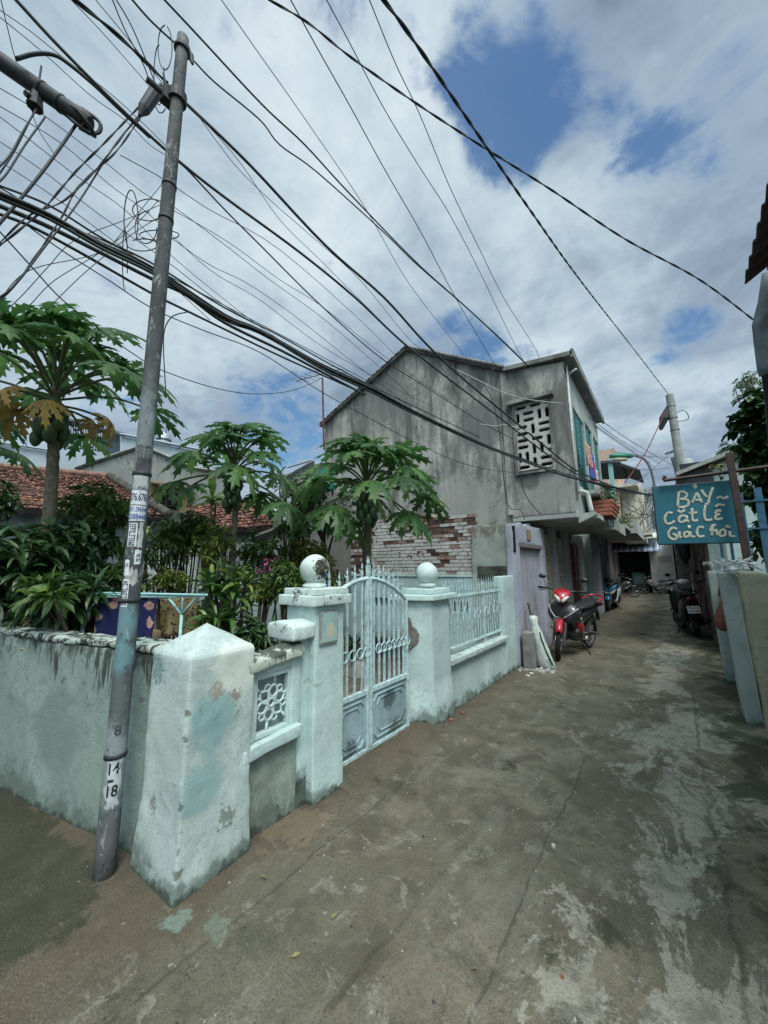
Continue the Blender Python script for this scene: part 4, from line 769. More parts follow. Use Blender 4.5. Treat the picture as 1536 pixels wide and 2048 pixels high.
m=MB(); m.tube([(XO+.03,YH+.12,5.75),(XO+.03,YH+.12,2.9)],.022,8); m.tube(spline([(XO+.03,YH+.3,3.1),(XO+.16,YH+.35,3.06),(XO+.20,YH+.35,2.85),(XO+.22,YH+.35,2.68)],4),.045,8); m.tube([(XO+.03,YH+.15,5.55),(XO+.22,YH+.05,5.58)],.02,6); obj('drain_pipe',m,simple('white_pvc',(.50,.54,.52),.2,12,.5),t,smooth=True)
m=MB(); m.box(XO,XO+.32,YH+.7,9.85,3.10,3.18); m.box(XO+.26,XO+.32,YH+.7,9.85,3.18,3.30); 
m.box(XO,XO+.3,10.1,12.4,3.0,3.08); obj('window_ledge',m,M_CONL,t)
for q in range(12):
    pass
# ground floor doors
M_SHUT=simple('tan_shutter',(.52,.46,.33),.3,10,.7,dirt=(.34,.29,.21)); M_REDD=simple('dark_red_door',(.20,.07,.06),.4,10,.6)
def panel_door(y0,y1,z1,mat,name,x=XG,glass=False):
    m=MB(); m.box(x,x+.05,y0,y1,.12,z1); n=4
    for k in range(n):
        za=.2+(z1-.2)*k/n+.06; zb=.2+(z1-.2)*(k+1)/n-.02; w=(y1-y0)
        for (a_,b_) in ((y0+.07,y1-.07),): 
            for (p,q,r_,s_) in ((a_,b_,za,za+.03),(a_,b_,zb-.03,zb),(a_,a_+.03,za,zb),(b_-.03,b_,za,zb)): m.box(x+.05,x+.075,p,q,r_,s_)
    o=obj(name,m,mat,t)
    if glass:
        m=MB()
        for k in range(1,n):
            za=.2+(z1-.2)*k/n+.09; zb=.2+(z1-.2)*(k+1)/n-.05; m.box(x+.05,x+.058,y0+.1,y1-.1,za,zb)
        obj('pane',m,simple('frosted_pane',(.38,.42,.40),.2,9,.4),o)
for (a_,b_) in ((8.55,9.05),(9.15,9.65)): panel_door(a_,b_,2.35,M_SHUT,'shutter_door')
panel_door(9.95,10.45,2.35,simple('pale_door',(.50,.47,.38),.3,10,.6),'door',glass=True); panel_door(10.5,11.0,2.35,simple('pale_door',(.50,.47,.38),.3,10,.6),'door',glass=True)
for (a_,b_) in ((11.5,12.2),(12.25,12.95)): panel_door(a_,b_,2.3,M_REDD,'red_door')
for (a_,b_) in ((9.68,9.92),(11.05,11.45),(13.0,13.6)):
    m=MB(); m.box(XG-.02,XG+.14,a_,b_,-.03,2.56); obj('pilaster',m,plaster('dull_lilac',(.48,.50,.53),(.38,.39,.42),base=.3),t)
m=MB(); m.tube([(XG+.1,9.75,2.5),(XG+.1,9.75,.9)],.03,8); m.tube([(XG+.12,12.2,1.9),(XG+.12,12.2,1.2)],.018,6); obj('pipe',m,simple('pinkish_pipe',(.33,.29,.28),.2,9,.5),t)
# items hung on the house
def cloth(name,c,pts,mat,label,cat,nx=10,nz=12,amp=.03,d=Vector((1,0,0)),thick=.004):
    """hanging cloth between two top points, length down; pts=(a,b,len)"""
    a_,b_,L_=Vector(pts[0]),Vector(pts[1]),pts[2]; m=MB(); vs=[]
    for j in range(nz+1):
        for i in range(nx+1):
            u,v=i/nx,j/nz; p=a_.lerp(b_,u)+Vector((0,0,-L_*v*(1+.10*mn.noise(Vector((u*3,c,0)))))); p+=d*amp*math.sin(u*13+c+v*1.2)*(.2+v); p+=(b_-a_)*.06*mn.noise(Vector((u*4,v*3,c)))*v; vs.append(p)
    F_=[(j*(nx+1)+i,j*(nx+1)+i+1,(j+1)*(nx+1)+i+1,(j+1)*(nx+1)+i) for j in range(nz) for i in range(nx)]
    m.add(vs,F_); o=obj(name,m,mat,smooth=True); s_=o.modifiers.new('t','SOLIDIFY'); s_.thickness=thick
    return tag(o,label,cat,None)
for k,(y_,c_,n_,L_) in enumerate(((8.75,(.45,.25,.22),'pale pink shirt drying at the upstairs window of the concrete house',.5),(9.1,(.05,.09,.35),'blue shirt drying at the upstairs window of the concrete house',.6),(9.4,(.42,.05,.06),'red garment drying at the upstairs window of the concrete house',.55),(9.65,(.45,.42,.42),'pale patterned garment drying at the far end of the upstairs window',.6))):
    cloth('drying_shirt',k*2.1,((XO+.15,y_,4.25-.12*k),(XO+.2,y_+.3,4.2-.12*k),L_),simple('fabric_%d'%k,c_,.3,14,.9),n_,'laundry',6,8,.03,Vector((1,0,0)))
LEAFA=leafmat('plant_green',(.018,.055,.012),(.07,.14,.03),(.16,.20,.05))
def leafset(m,c,rad,n,L_,w,rnd,droop=.3,mi=0,shell=0.,up=0.,zs=1.):
    for _ in range(n):
        d=Vector((rnd.gauss(0,1),rnd.gauss(0,1),rnd.gauss(0,1))).normalized(); r_=rnd.random()**(1/3) if not shell else shell+(1-shell)*rnd.random()
        p=Vector(c)+Vector((d.x*rad[0],d.y*rad[1],d.z*rad[2]))*r_
        leaf(m,p,(d+Vector((rnd.gauss(0,.5),rnd.gauss(0,.5),rnd.gauss(0,.4)+up))).normalized(),L_*rnd.uniform(.6,1.2),w*rnd.uniform(.7,1.2),droop,rnd,mi)
def leaf(m,p,d,L_,w,droop,rnd,mi=0,seg=3):
    side=d.cross(Vector((0,0,1))); side=side.normalized() if side.length>.05 else Vector((1,0,0)); side=(side+Vector((0,0,rnd.uniform(-.7,.7)))).normalized(); vs=[]; q=Vector(p); dd=Vector(d); nrm=side.cross(dd)
    prof=(.0,.8,1.,.0) if seg==3 else (.0,.65,1.,.75,.0)
    for i in range(seg+1):
        ww=w/2*prof[i]; 
        if i in (0,seg): vs.append(Vector(q))
        else: vs+=[q-side*ww+nrm*ww*.35,q.copy(),q+side*ww+nrm*ww*.35]
        q=q+dd*(L_/seg); dd=(dd+Vector((0,0,-droop))).normalized()
    f=[(0,2,1),(0,3,2)]
    for i in range(seg-2):
        o=1+3*i; f+=[(o,o+1,o+4,o+3),(o+1,o+2,o+5,o+4)]
    o=1+3*(seg-2); e_=len(vs)-1; f+=[(o,o+1,e_),(o+1,o+2,e_)]
    m.add(vs,f,mi)
t2=root('planter_box','terracotta balustrade planter full of trailing green plants, hung on the overhang','planter',(-1.0,9.6,2.65))
m=MB()
for k in range(4): m.box(-1.18-.03*k*.6+.0,-.86+.015*k,9.0,9.95,2.66+k*.085,2.735+k*.085)
obj('trough',m,simple('terracotta',(.30,.11,.075),.25,10,.8),t2,bev=.008)
m=MB(); rnd=random.Random(21); leafset(m,(-1.02,9.5,3.15),(.2,.55,.25),420,.10,.035,rnd,.4); leafset(m,(-1.0,10.2,3.0),(.16,.5,.35),260,.10,.035,rnd,.4); obj('foliage',m,LEAFA,t2)
# ================= houses further up on the left =================
t=root('teal_house','narrow house with teal corner column and dark window beyond the concrete house','house',(-2.5,16,0))
m=MB(); m.box(-5,-2.05,14.3,19,-.05,5.0); obj('wall',m,plaster('pale_teal_render',(.40,.47,.46),(.22,.27,.27),streak=.3,base=.3),t)
for q_ in ((-1.95,14.4,15.3),(-1.93,17.6,18)):
    m=MB(); m.box(-2.05,q_[0],q_[1],q_[2],-.05,3.0); obj('pier',m,plaster('lilac_pier',(.36,.38,.43),(.2,.2,.24),base=.3),t)
m=MB(); m.box(-2.05,-2.03,15.35,17.55,.85,2.45); obj('window',m,simple('black_opening',(.008,.01,.012),.2,3),t)
m=MB(); m.box(-2.05,-.75,14.4,19,2.65,2.82); m.box(-.83,-.75,14.4,19,2.82,3.1); m.box(-2.05,-.9,12.7,14.4,2.70,2.80); obj('balcony',m,M_CONL,t)
m=MB(); m.box(-1.35,-1.22,14.35,14.5,2.8,5.2); obj('column',m,simple('bright_teal',(.24,.47,.47),.15,8,.6),t)
m=MB(); m.slab([(-5,14.3,5.5),(-1.0,14.3,5.0),(-1.0,14.3,5.08),(-5,14.3,5.6)],(0,3,0)); m.slab([(-1.4,14.9,5.3),(-.5,14.9,4.75),(-.5,14.9,4.8),(-1.4,14.9,5.36)],(0,2.4,0)); obj('roof',m,simple('dark_sheet_roof',(.07,.08,.085),.3,6,.7),t)
m=MB(); m.box(-1.6,-1.5,15,18,2.82,4.4); obj('upper_wall',m,simple('green_grey',(.16,.27,.27),.3,6,.8),t)
t=root('peach_house','peach and cream three storey house with an arched window at the alley bend','house',(-3.2,25,0))
m=MB(); m.box(-5.5,-1.9,24.5,29,3.0,8.3); m.box(-6,-2.75,24.5,29,0,3.0); obj('wall',m,plaster('peach_render',(.60,.42,.33),(.36,.26,.20),streak=.2),t)
m=MB(); m.box(-1.9,-.9,25.5,29,2.9,6.3); m.box(-2.2,-1.0,24.2,25.5,5.95,6.1); m.box(-2.4,-.6,23.6,25.4,3.2,3.35); obj('balcony_block',m,plaster('cream_render',(.62,.60,.50),(.38,.36,.30),streak=.25),t)
m=MB(); m.box(-1.95,-1.88,24.6,25.3,4.2,5.3); m.lathe([(.33,-.03),(.33,.03)],(-1.915,24.95,5.3),14,ax='X'); obj('window',m,simple('dark_red_window',(.04,.025,.025),.2,9),t)
m=MB(); m.box(-2.3,-2.2,23.7,25.4,4.4,4.46); 
for k in range(12): m.tube([(-2.3+k*.14,23.65,3.3),(-2.3+k*.14,23.65,4.1)],.012,4)
m.box(-2.35,-.6,23.62,23.68,4.1,4.14); obj('railing',m,simple('rust_rail',(.13,.12,.12),.3,9),t)
m=MB(); m.box(-4.6,-3.2,24.4,24.5,4.2,6); obj('shutter',m,simple('faded_shutter',(.3,.2,.16),.2,9),t)
m=MB(); rnd=random.Random(31); leafset(m,(-1.9,23.2,3.5),(.7,.4,.5),520,.16,.06,rnd,.4); tag(obj('balcony_plants',m,LEAFA),'mass of potted plants on the balcony of the peach house','plant')
m=MB(); rnd=random.Random(32); leafset(m,(-1.25,18.5,3.3),(.4,.9,.45),420,.14,.05,rnd,.4); tag(obj('balcony_plants',m,LEAFA),'dark green plants on the balcony ledge beyond the terracotta planter','plant')
t=root('corner_shop','low white shopfront with dark open doorway and striped awning at the alley end','shop',(-1,28.5,0))
m=MB(); m.box(-6,-2.65,27.9,33,0,3.2); m.box(-.95,.6,27.9,33,0,3.3); m.box(-2.65,-.95,27.9,33,2.75,3.2); obj('wall',m,plaster('shop_white',(.66,.69,.64),(.40,.42,.38),base=.9,mould=(.33,.27,.2)),t)
m=MB(); m.box(-2.65,-.95,29.2,29.25,0,2.75); obj('doorway',m,simple('black_opening',(.008,.01,.012),.2,3),t)
m=MB(); m.box(-.5,.1,27.86,27.9,1.9,2.2); obj('notice',m,simple('notice_grey',(.36,.40,.38),.15,6),t)
m=MB()
for k in range(18): x=-2.9+k*.145; m.add([(x,26.6,2.55),(x+.0725,26.6,2.60),(x+.145,26.6,2.55),(x,27.9,3.0),(x+.0725,27.9,3.05),(x+.145,27.9,3.0),(x,26.6,2.43),(x+.0725,26.6,2.48),(x+.145,26.6,2.43)],[(0,1,4,3),(1,2,5,4),(6,7,1,0),(7,8,2,1)],k%2)
obj('awning',m,[simple('awning_white',(.50,.55,.60),.15,6),simple('awning_blue',(.20,.26,.42),.2,6)],t)
m=MB(); m.slab([(-2.6,26.5,3.2),(-.3,26.5,3.2),(-.3,26.5,3.26),(-2.6,26.5,3.26)],(0,1.6,.35)); obj('canopy',m,simple('canopy_white',(.5,.5,.47),.2,5),t)
m=MB(); m.box(-2.0,-1.3,28.8,29.0,.4,1.2); m.box(-1.9,-1.4,28.7,28.8,.5,1.05,1); tag(obj('display_case',m,[simple('teal_case',(.15,.3,.3),.2,6),simple('case_glass',(.3,.42,.45),.3,20,.2)]),'small teal display case inside the dark shop doorway','display case')
t=root('grey_house','plain grey house with iron window bars behind the shop','house',(0,34,0))
m=MB(); m.box(-2.0,1.2,33.5,38,0,7.2); obj('wall',m,plaster('far_grey',(.36,.38,.37),(.28,.3,.29),streak=.3),t)
for k in range(3):
    m=MB(); m.box(-1.6+k*.9,-1.0+k*.9,33.44,33.5,4.3,5.6); obj('window',m,M_GLS,t)
m=MB(); m.box(-2.1,1.3,33.2,33.5,6.9,7.3); obj('cornice',m,simple('far_cornice',(.3,.33,.35),.2,5),t)
t=root('grey_house','beige end house standing between the shop and the boarded wall','house',(1.2,29,0))
m=MB(); m.box(.15,5,26.6,31,0,3.3); obj('wall',m,plaster('beige_end',(.26,.25,.21),(.2,.19,.16),streak=.3,base=.4),t)
m=MB(); m.box(.1,5,26.4,31,3.3,3.4); obj('roof',m,M_ASB,t)
# tangle of wires by the peach house
m=MB(); rnd=random.Random(44)
for k in range(15):
    a_=Vector((-2.3+rnd.random()*1.4,21.5,3.8+rnd.random()*1.6)); b_=Vector((-.6+rnd.random()*.7,21.8,3.6+rnd.random()*2.4)); c_=(a_+b_)/2+Vector((0,0,-rnd.random()*1.2)); m.tube(spline([a_,c_,b_],5),.012,4)
tag(obj('wire_tangle',m,M_CAB),'drooping mess of black wires in front of the peach house balcony','wire tangle')
# ================= right side =================
M_PB=plaster('blue_white_pier',(.34,.41,.39),(.27,.34,.32),base=.42,mould=(.12,.2,.18),streak=.05,chips=.02,bsc=.8)
def lean(y0,k): return lambda p:Vector((p.x-(p.z)*k,p.y,p.z))
m=MB(); m.rough(.47,.60,5.50,5.78,-.05,1.525,.05,.006,.012,warp=lean(0,.035)); tag(obj('slab_pier',m,M_PB,smooth=True),'nearer pale blue concrete slab pier, touching the cream wall','pier','leaning concrete piers on the right')
m=MB(); m.rough(.475,.60,7.25,7.5,-.05,1.52,.05,.006,.012,warp=lean(0,.03)); tag(obj('slab_pier',m,M_PB,smooth=True),'further pale blue concrete slab pier with the red bag hung beside it','pier','leaning concrete piers on the right')
m=MB(); m.rough(.62,.78,5.7,7.3,-.05,1.48,.1,.006,.012); tag(obj('low_wall',m,plaster('dull_wall',(.28,.3,.26),(.2,.22,.18),base=.5,streak=.2),smooth=True),'low stained wall linking the two pale blue slab piers','wall')  # stained plaster, a little darker than the slab piers
m=MB(); m.rough(.57,2.6,4.93,5.15,-.05,1.53,.05,.012,.03,warp=lambda p:Vector((p.x-p.z*.03,p.y,p.z+(.03*mn.noise(p*4) if p.z>1.4 else 0)))); tag(obj('cream_wall',m,plaster('cream_limewash',(.37,.37,.26),(.30,.30,.21),chips=.045,under=(.12,.085,.055),base=.6,mould=(.2,.19,.13),streak=.08,bsc=1.3),smooth=True),'rough cream limewashed wall with brown chips at the right edge of the picture','wall')
m=MB(); m.lathe([(.005,-.15),(.05,-.145),(.09,-.10),(.105,-.02),(.08,.08),(.03,.20),(.010,.27)],(.50,6.75,.90),14); m.tube([(.485,6.75,1.2),(.52,6.85,1.45)],.012,5)
t=root('hanging_bag','dull red rounded bag hanging between the two pale blue slab piers','bag',(.48,6.75,.7)); obj('bag',m,simple('dull_red',(.17,.06,.045),.3,14,.6),t,smooth=True)
m=MB(); rnd=random.Random(8)
for k in range(60):
    c=Vector((.42+rnd.random()*.26,5.35+rnd.random()*.9,1.56+rnd.random()*.06)); d=Vector((rnd.gauss(0,1),rnd.gauss(0,1),rnd.gauss(0,.6)))*.07; m.tube(spline([c-d,c+Vector((rnd.gauss(0,.03),0,.05)),c+d],3),.004+.004*rnd.random(),4)
for k in range(7):
    c=Vector((.50+rnd.random()*.14,5.2+rnd.random()*.5,1.55)); m.lathe([(.005,-.05),(.05,-.03),(.06,.01),(.03,.05),(.004,.06)],c,8)
for i,v in enumerate(m.v): m.v[i]=v+Vector((mn.noise(v*20),mn.noise(v*20+Vector((5,5,5))),mn.noise(v*20+Vector((9,1,5)))))*.02
tag(obj('plastic_bundle',m,simple('grey_plastic_film',(.42,.46,.46),.3,20,.35)),'crumpled clear plastic sheeting bundled on top of the slab pier','plastic bundle')
# sign on its post
t=root('sign_post','tall rust-brown square steel post with cross bar, rising behind the cream wall','post',(.72,5.93,0))
M_RUST=simple('rusty_post',(.075,.055,.05),.35,16,.75,.2,bump=.5)
m=MB(); m.slab([(.70,5.90,0),(.765,5.90,0),(.765,5.965,0),(.70,5.965,0)],(-.045,0,2.93)); obj('post',m,M_RUST,t,bev=.004)
m=MB(); a_=PY(1327,961,5.98); b_=PY(1600,925,5.98); m.tube([a_,b_],.022,4); obj('cross_bar',m,M_RUST,t)
m=MB(); m.tube([PY(1330,952,5.98)-Vector((0,0,0)),a_],.02,4); obj('bracket',m,M_RUST,t)
YS=6.03
t=root('shop_sign','hand-painted teal sheet-metal sign with white lettering hung over the alley','sign',(.3,YS,1.9))
c4=[PY(1306,974,YS),PY(1475,960,YS),PY(1486,1084,YS),PY(1317,1088,YS)]
m=MB(); m.slab(c4[::-1],(0,.02,0)); obj('board',m,plaster('teal_board_paint',(.045,.19,.25),(.035,.15,.20),streak=.18,streakc=(.03,.10,.13),rough=.55,bsc=.3),t,bev=.002)
m=MB()
for i in range(4): m.tube([c4[i]+Vector((0,.02,0)),c4[(i+1)%4]+Vector((0,.02,0))],.012,4)
obj('frame',m,M_RUST,t)
ST=[("B",[[(765,368),(760,430),(756,492)],[(757,372),(800,358),(835,382),(818,414),(772,425)],[(772,425),(838,430),(850,465),(820,488),(752,495)]]),
("A",[[(880,462),(900,415),(922,372),(945,415),(968,458)],[(893,436),(955,428)],[(884,318),(905,303),(915,316),(898,334)]]),
("Y",[[(962,343),(985,380),(1012,408)],[(1062,322),(1035,390),(1018,462),(990,466)]]),
("T",[[(1093,422),(1122,403),(1155,418),(1192,402)]]),
("C",[[(712,546),(670,542),(645,590),(660,632),(700,632),(728,612)]]),
("a",[[(828,572),(790,566),(764,600),(788,626),(826,606)],[(834,566),(836,605),(856,620)],[(755,518),(785,536),(818,518)],[(800,492),(818,508)]]),
("t",[[(880,503),(882,560),(888,604),(908,612),(932,602)],[(848,546),(925,540)]]),
("L",[[(995,478),(986,540),(995,596),(1022,606),(1056,600)]]),
("E",[[(1135,524),(1095,526),(1086,548),(1125,556)],[(1118,556),(1084,568),(1092,598),(1146,588)],[(1078,492),(1116,470),(1162,480)]]),
("G",[[(752,682),(712,672),(676,712),(690,756),(732,772),(748,740),(712,722)]]),
("i",[[(771,705),(773,745),(792,755)]]),
("a",[[(852,702),(815,716),(816,748),(848,744),(862,712)],[(866,704),(868,742),(908,748)],[(858,650),(850,684)]]),
("C",[[(984,668),(938,668),(922,708),(942,746),(988,742)]]),
("h",[[(1062,642),(1056,690),(1050,742)],[(1036,704),(1052,660),(1088,645)],[(1054,708),(1090,692),(1100,738)]]),
("o",[[(1152,684),(1120,706),(1126,742),(1162,736),(1168,700),(1148,684)],[(1168,668),(1196,650)]]),
("i",[[(1204,700),(1214,742),(1252,744)],[(1200,664),(1203,670)]])]
def zs8(p): return PY(1180+p[0]/4.3146,900+p[1]/4.3146,YS-.004)
WP=simple('brush_white',(.60,.60,.48),.28,40,.7,dirt=(.36,.42,.38))
for ch,sts in ST:
    m=MB()
    for s_ in sts:
        q=spline([zs8(p) for p in s_],4); rr=[.0135*(1+.25*mn.noise(p*30)) for p in q]; m.tube(q,rr,8,flat=Vector((0,1,0)))
    for i_,v_ in enumerate(m.v): m.v[i_]=Vector((v_.x,YS-.004+(v_.y-YS+.004)*.10,v_.z))
    obj('painted_letter',m,WP,t,smooth=True)
# blue grille fence
t=root('blue_grille','blue steel bar grille standing above the cream wall, under the vine','grille',(1.2,6.4,1.5))
M_BLU=simple('blue_iron',(.05,.15,.24),.2,14,.5,dirt=(.06,.08,.09))
m=MB()
for z in (2.04,2.38): m.box(.78,2.6,6.38,6.41,z,z+.02)
obj('rail',m,M_BLU,t)
for k in range(12):
    m=MB(); x=.80+k*.15; wd=.035 if k%3==1 else .010; m.box(x-wd,x+wd,6.39,6.42,0 if k%3==1 else 1.45,2.5+.05*(k%2)); obj('bar',m,M_BLU,t)
m=MB()
for x in (.56,.66): m.box(x-.015,x+.015,6.6,6.63,0,1.95)
tag(obj('blue_post',m,M_BLU),'pair of thin blue posts below the teal sign','post')
# boarded wall and pale house
t=root('boarded_wall','patched wall of rusty sheets and weathered boards behind the black scooter','wall',(.65,14,0))
rnd=random.Random(17); mats=[simple('rust_sheet',(.22,.13,.10),.5,5,.8,dirt=(.05,.045,.045)),simple('grey_board',(.27,.27,.26),.4,8,.9,dirt=(.07,.07,.07)),simple('pale_rag',(.25,.26,.26),.4,14,.9),simple('dark_board',(.05,.05,.05),.4,9,.9),simple('brown_door',(.24,.12,.10),.4,7,.8)]
m=MB(); y_=9.6
while y_<19:
    w=rnd.uniform(.12,.32); m.box(.62+rnd.random()*.04,.70,y_,y_+w-.01,-.03,2.35+rnd.random()*.15,rnd.choice([0,1,3,4,1,0])); 
    if rnd.random()<.6: zz=rnd.uniform(.6,1.8); m.box(.60,.625,y_+.05,y_+w*.8,zz,zz+rnd.uniform(.15,.5),rnd.choice([2,1,0]))
    y_+=w
m.box(.70,.76,9.6,19,0,2.4,3); obj('boards',m,mats,t)
m=MB(); m.box(.15,.62,19,19.1,0,2.6,1); m.box(.15,.2,19,26,0,2.6,1); obj('return_wall',m,mats,t)
m=MB(); m.slab([(.22,9.5,2.38),(1.6,9.5,2.75),(1.6,9.5,2.8),(.22,9.5,2.43)],(0,9.6,0)); obj('roof_sheet',m,simple('dark_sheet',(.06,.065,.065),.3,5,.8),t)
m=MB(); q=[PX(1325,1100,.3)]; rnd=random.Random(2)
m.lathe([(.02,.25),(.10,.2),(.16,0),(.14,-.25),(.05,-.4),(.01,-.42)],(.28,10.6,2.05),12,sx=.7); tag(obj('hanging_bag',m,simple('black_bag',(.012,.014,.016),.3,9,.6),smooth=True),'black bag hanging from the dark roof edge just below the sign','bag')
t=root('pale_house','pale teal rendered house with a dark sloping roof edge behind the sign','house',(2.5,10,0))
r0_=PY(1352,948,9.2); r1_=PY(1500,888,9.2)
m=MB(); dz=(r1_.z-r0_.z)/(r1_.x-r0_.x); m.slab([(.78,9.2,0),(6,9.2,0),(6,9.2,r0_.z+dz*(6-r0_.x)-.12),(.78,9.2,r0_.z+dz*(.78-r0_.x)-.12)],(0,.2,0)); m.box(.79,6,9.4,16,0,3.3); obj('wall',m,plaster('pale_aqua',(.44,.54,.52),(.36,.46,.45),streak=.12),t)
m=MB(); m.slab([(r0_.x,9.0,r0_.z-.07),(6.3,9.0,r0_.z+dz*(6.3-r0_.x)-.07),(6.3,9.0,r0_.z+dz*(6.3-r0_.x)),(r0_.x,9.0,r0_.z)],(0,6,0)); obj('roof',m,simple('roof_sheet_pale',(.30,.31,.28),.25,6,.7),t)
m=MB(); m.box(.33,.80,9.1,9.2,2.6,3.55); obj('dark_panel',m,simple('dark_tarp',(.03,.033,.04),.3,6),t)
m=MB(); a_=PY(1418,1092,8.3); m.box(.50,.70,7.62,7.8,0,2.1); tag(obj('aqua_pier',m,plaster('pale_aqua',(.44,.54,.52))),'pale aqua wall end between the boarded wall and the blue posts','pier')
t=root('cactus_flower','yellow flowering shoot showing against the pale house above the sign','plant',(.75,7.5,2.9))
m=MB(); rnd=random.Random(61); c=PY(1438,936,7.5); leafset(m,c+Vector((0,0,-.05)),(.12,.06,.10),26,.07,.03,rnd,.2); obj('leaves',m,LEAFA,t)
m=MB(); leafset(m,c+Vector((0,0,.03)),(.09,.05,.035),16,.06,.03,rnd,.1); obj('flower',m,simple('yellow_petal',(.5,.38,.03),.2,20),t)
# near right-hand house: corrugated awning and dark tarpaulins
t=root('right_house','dark upper storey with a corrugated awning cut off by the right edge of the picture','house',(2,4.5,0))
m=MB(); NW=90; A_=(.62,3.56); vs=[]
for j in range(2):
    for i in range(NW+1):
        y_=1.0+i*(2.50/NW); w=.022*math.sin(y_*2*math.pi/.146); x=.62+(1.5 if j else 0); vs.append((x,y_+0,3.60-(y_-3.5)*.02+w+(.95 if j else 0)))
m.add(vs,[(i,i+1,NW+2+i,NW+1+i) for i in range(NW)]); o=obj('awning',m,simple('maroon_fibre_cement',(.075,.055,.06),.3,9,.85),t,smooth=True); s_=o.modifiers.new('t','SOLIDIFY'); s_.thickness=.012
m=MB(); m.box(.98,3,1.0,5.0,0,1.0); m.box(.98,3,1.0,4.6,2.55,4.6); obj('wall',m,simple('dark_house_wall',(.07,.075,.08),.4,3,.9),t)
m=MB(); m.tube([(.70,3.3,3.55),(1.0,3.3,3.45)],.02,5); m.box(.8,1.0,3.5,3.56,3.4,3.5); obj('batten',m,M_RUST,t)
def sheet(name,px,y_,mat,thk=.02):
    m=MB(); m.slab([PY(a_,b_,y_) for a_,b_ in px][::-1],(0,thk,0)); return obj(name,m,mat,t)
M_TARP=simple('grey_tarpaulin',(.17,.20,.22),.45,3,.6,bump=.7,dirt=(.10,.12,.13)); 
m=MB(); prof=[(1524,548),(1518,600),(1508,640),(1503,655),(1506,690),(1514,740),(1520,752)]
vs=[]
for k,(a_,b_) in enumerate(prof):
    for j in range(7):
        p=PY(a_,b_,4.75)+Vector((j*.06,-j*.02+.03*math.sin(k*1.3+j*1.7),0)); vs.append(p)
m.add(vs,[(i*7+j,i*7+j+1,(i+1)*7+j+1,(i+1)*7+j) for i in range(len(prof)-1) for j in range(6)]); o=obj('tarpaulin',m,M_TARP,t,smooth=True); s_=o.modifiers.new('t','SOLIDIFY'); s_.thickness=.01
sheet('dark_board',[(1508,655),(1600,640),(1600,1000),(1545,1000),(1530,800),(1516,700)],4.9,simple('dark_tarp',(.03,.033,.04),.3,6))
# ================= far pole and street lamp =================
t=root('utility_pole','pale concrete utility pole at the far end of the alley, seen over the sign','pole',(.75,20,0))
pa=PY(1339,790,20.); pb=PY(1362,940,20.); dp=(pb-pa); pe=pa+dp*(pa.z/(pa.z-pb.z)); tt=(pe-pa)
m=MB(); m.tube([pa,pe],[.15,.20],10); obj('shaft',m,simple('pale_concrete_pole',(.27,.29,.28),.2,4,.85,dirt=(.18,.19,.18)),t,smooth='auto')
m=MB(); 
for k in range(3): c=pa+tt*(.06+.06*k); m.tube([c-tt.normalized()*.02,c+tt.normalized()*.02],.165+.006*k,10)
m.tube(spline([pa+tt*.1,pa+tt*.1+Vector((.4,0,.08)),pa+tt*.12+Vector((.5,0,-.15)),pa+tt*.14],4),.02,5); obj('band',m,STL,t)
m=MB(); c=pa+tt*.10+Vector((-.3,-.05,-.1)); m.tube([c+Vector((.17,0,.5)),c,c+Vector((-.17,0,-.5))],[.05,.18,.07],8); obj('insulator_cluster',m,DKM,t)
m=MB(); c=PY(1372,925,20); m.lathe([(.22,-.8),(.24,-.75),(.24,.08),(.2,.13)],c,14); obj('transformer_can',m,simple('can_grey',(.33,.36,.36),.15,9,.6),t,smooth='auto')
m=MB(); m.tube([PY(1345,915,20),PY(1362,975,20)],.08,6); m.tube([PY(1352,900,20),PY(1330,908,20)],.05,5); obj('steel_bracket',m,STL,t)
t=root('street_lamp','street lamp with curved arm and green-topped lamp head over the alley','street lamp',(.3,18.4,0))
m=MB(); P=[(1312,985),(1307,960),(1300,935),(1288,918),(1270,911)]; q=[PY(a_,b_,18.2) for a_,b_ in P]; base=Vector((q[0].x+.03,18.2,2.4)); m.tube(spline([q[0]+Vector((.5,1.6,-.6)),q[0]+Vector((.16,.3,-.3))]+q,4),.05,8); m.tube([q[0]+Vector((.5,1.6,-.6)),Vector((.70,20,q[0].z-.7))],.05,6); obj('arm',m,STL,t,smooth=True)
l0=PY(1268,911,18.2); l1=PY(1219,913,17.9)
m=MB(); d=(l1-l0); u=Vector((0,0,1)); s_=Vector((0,1,0)); m.loft([(l0,s_*.08,u*.05),(l0+d*.15,s_*.16,u*.10),(l0+d*.6,s_*.21,u*.105),(l1,s_*.16,u*.075)],14); obj('lamp_shade',m,simple('green_lamp_cover',(.05,.25,.17),.2,12,.45),t,smooth=True)
m=MB(); dn=Vector((0,0,-.15)); m.loft([(l0+d*.3+dn,s_*.14,u*.05),(l0+d*.6+dn,s_*.18,u*.075),(l1+dn,s_*.14,u*.055)],14); obj('lamp_glass',m,simple('yellowed_glass',(.50,.47,.30),.15,10,.3),t,smooth=True)
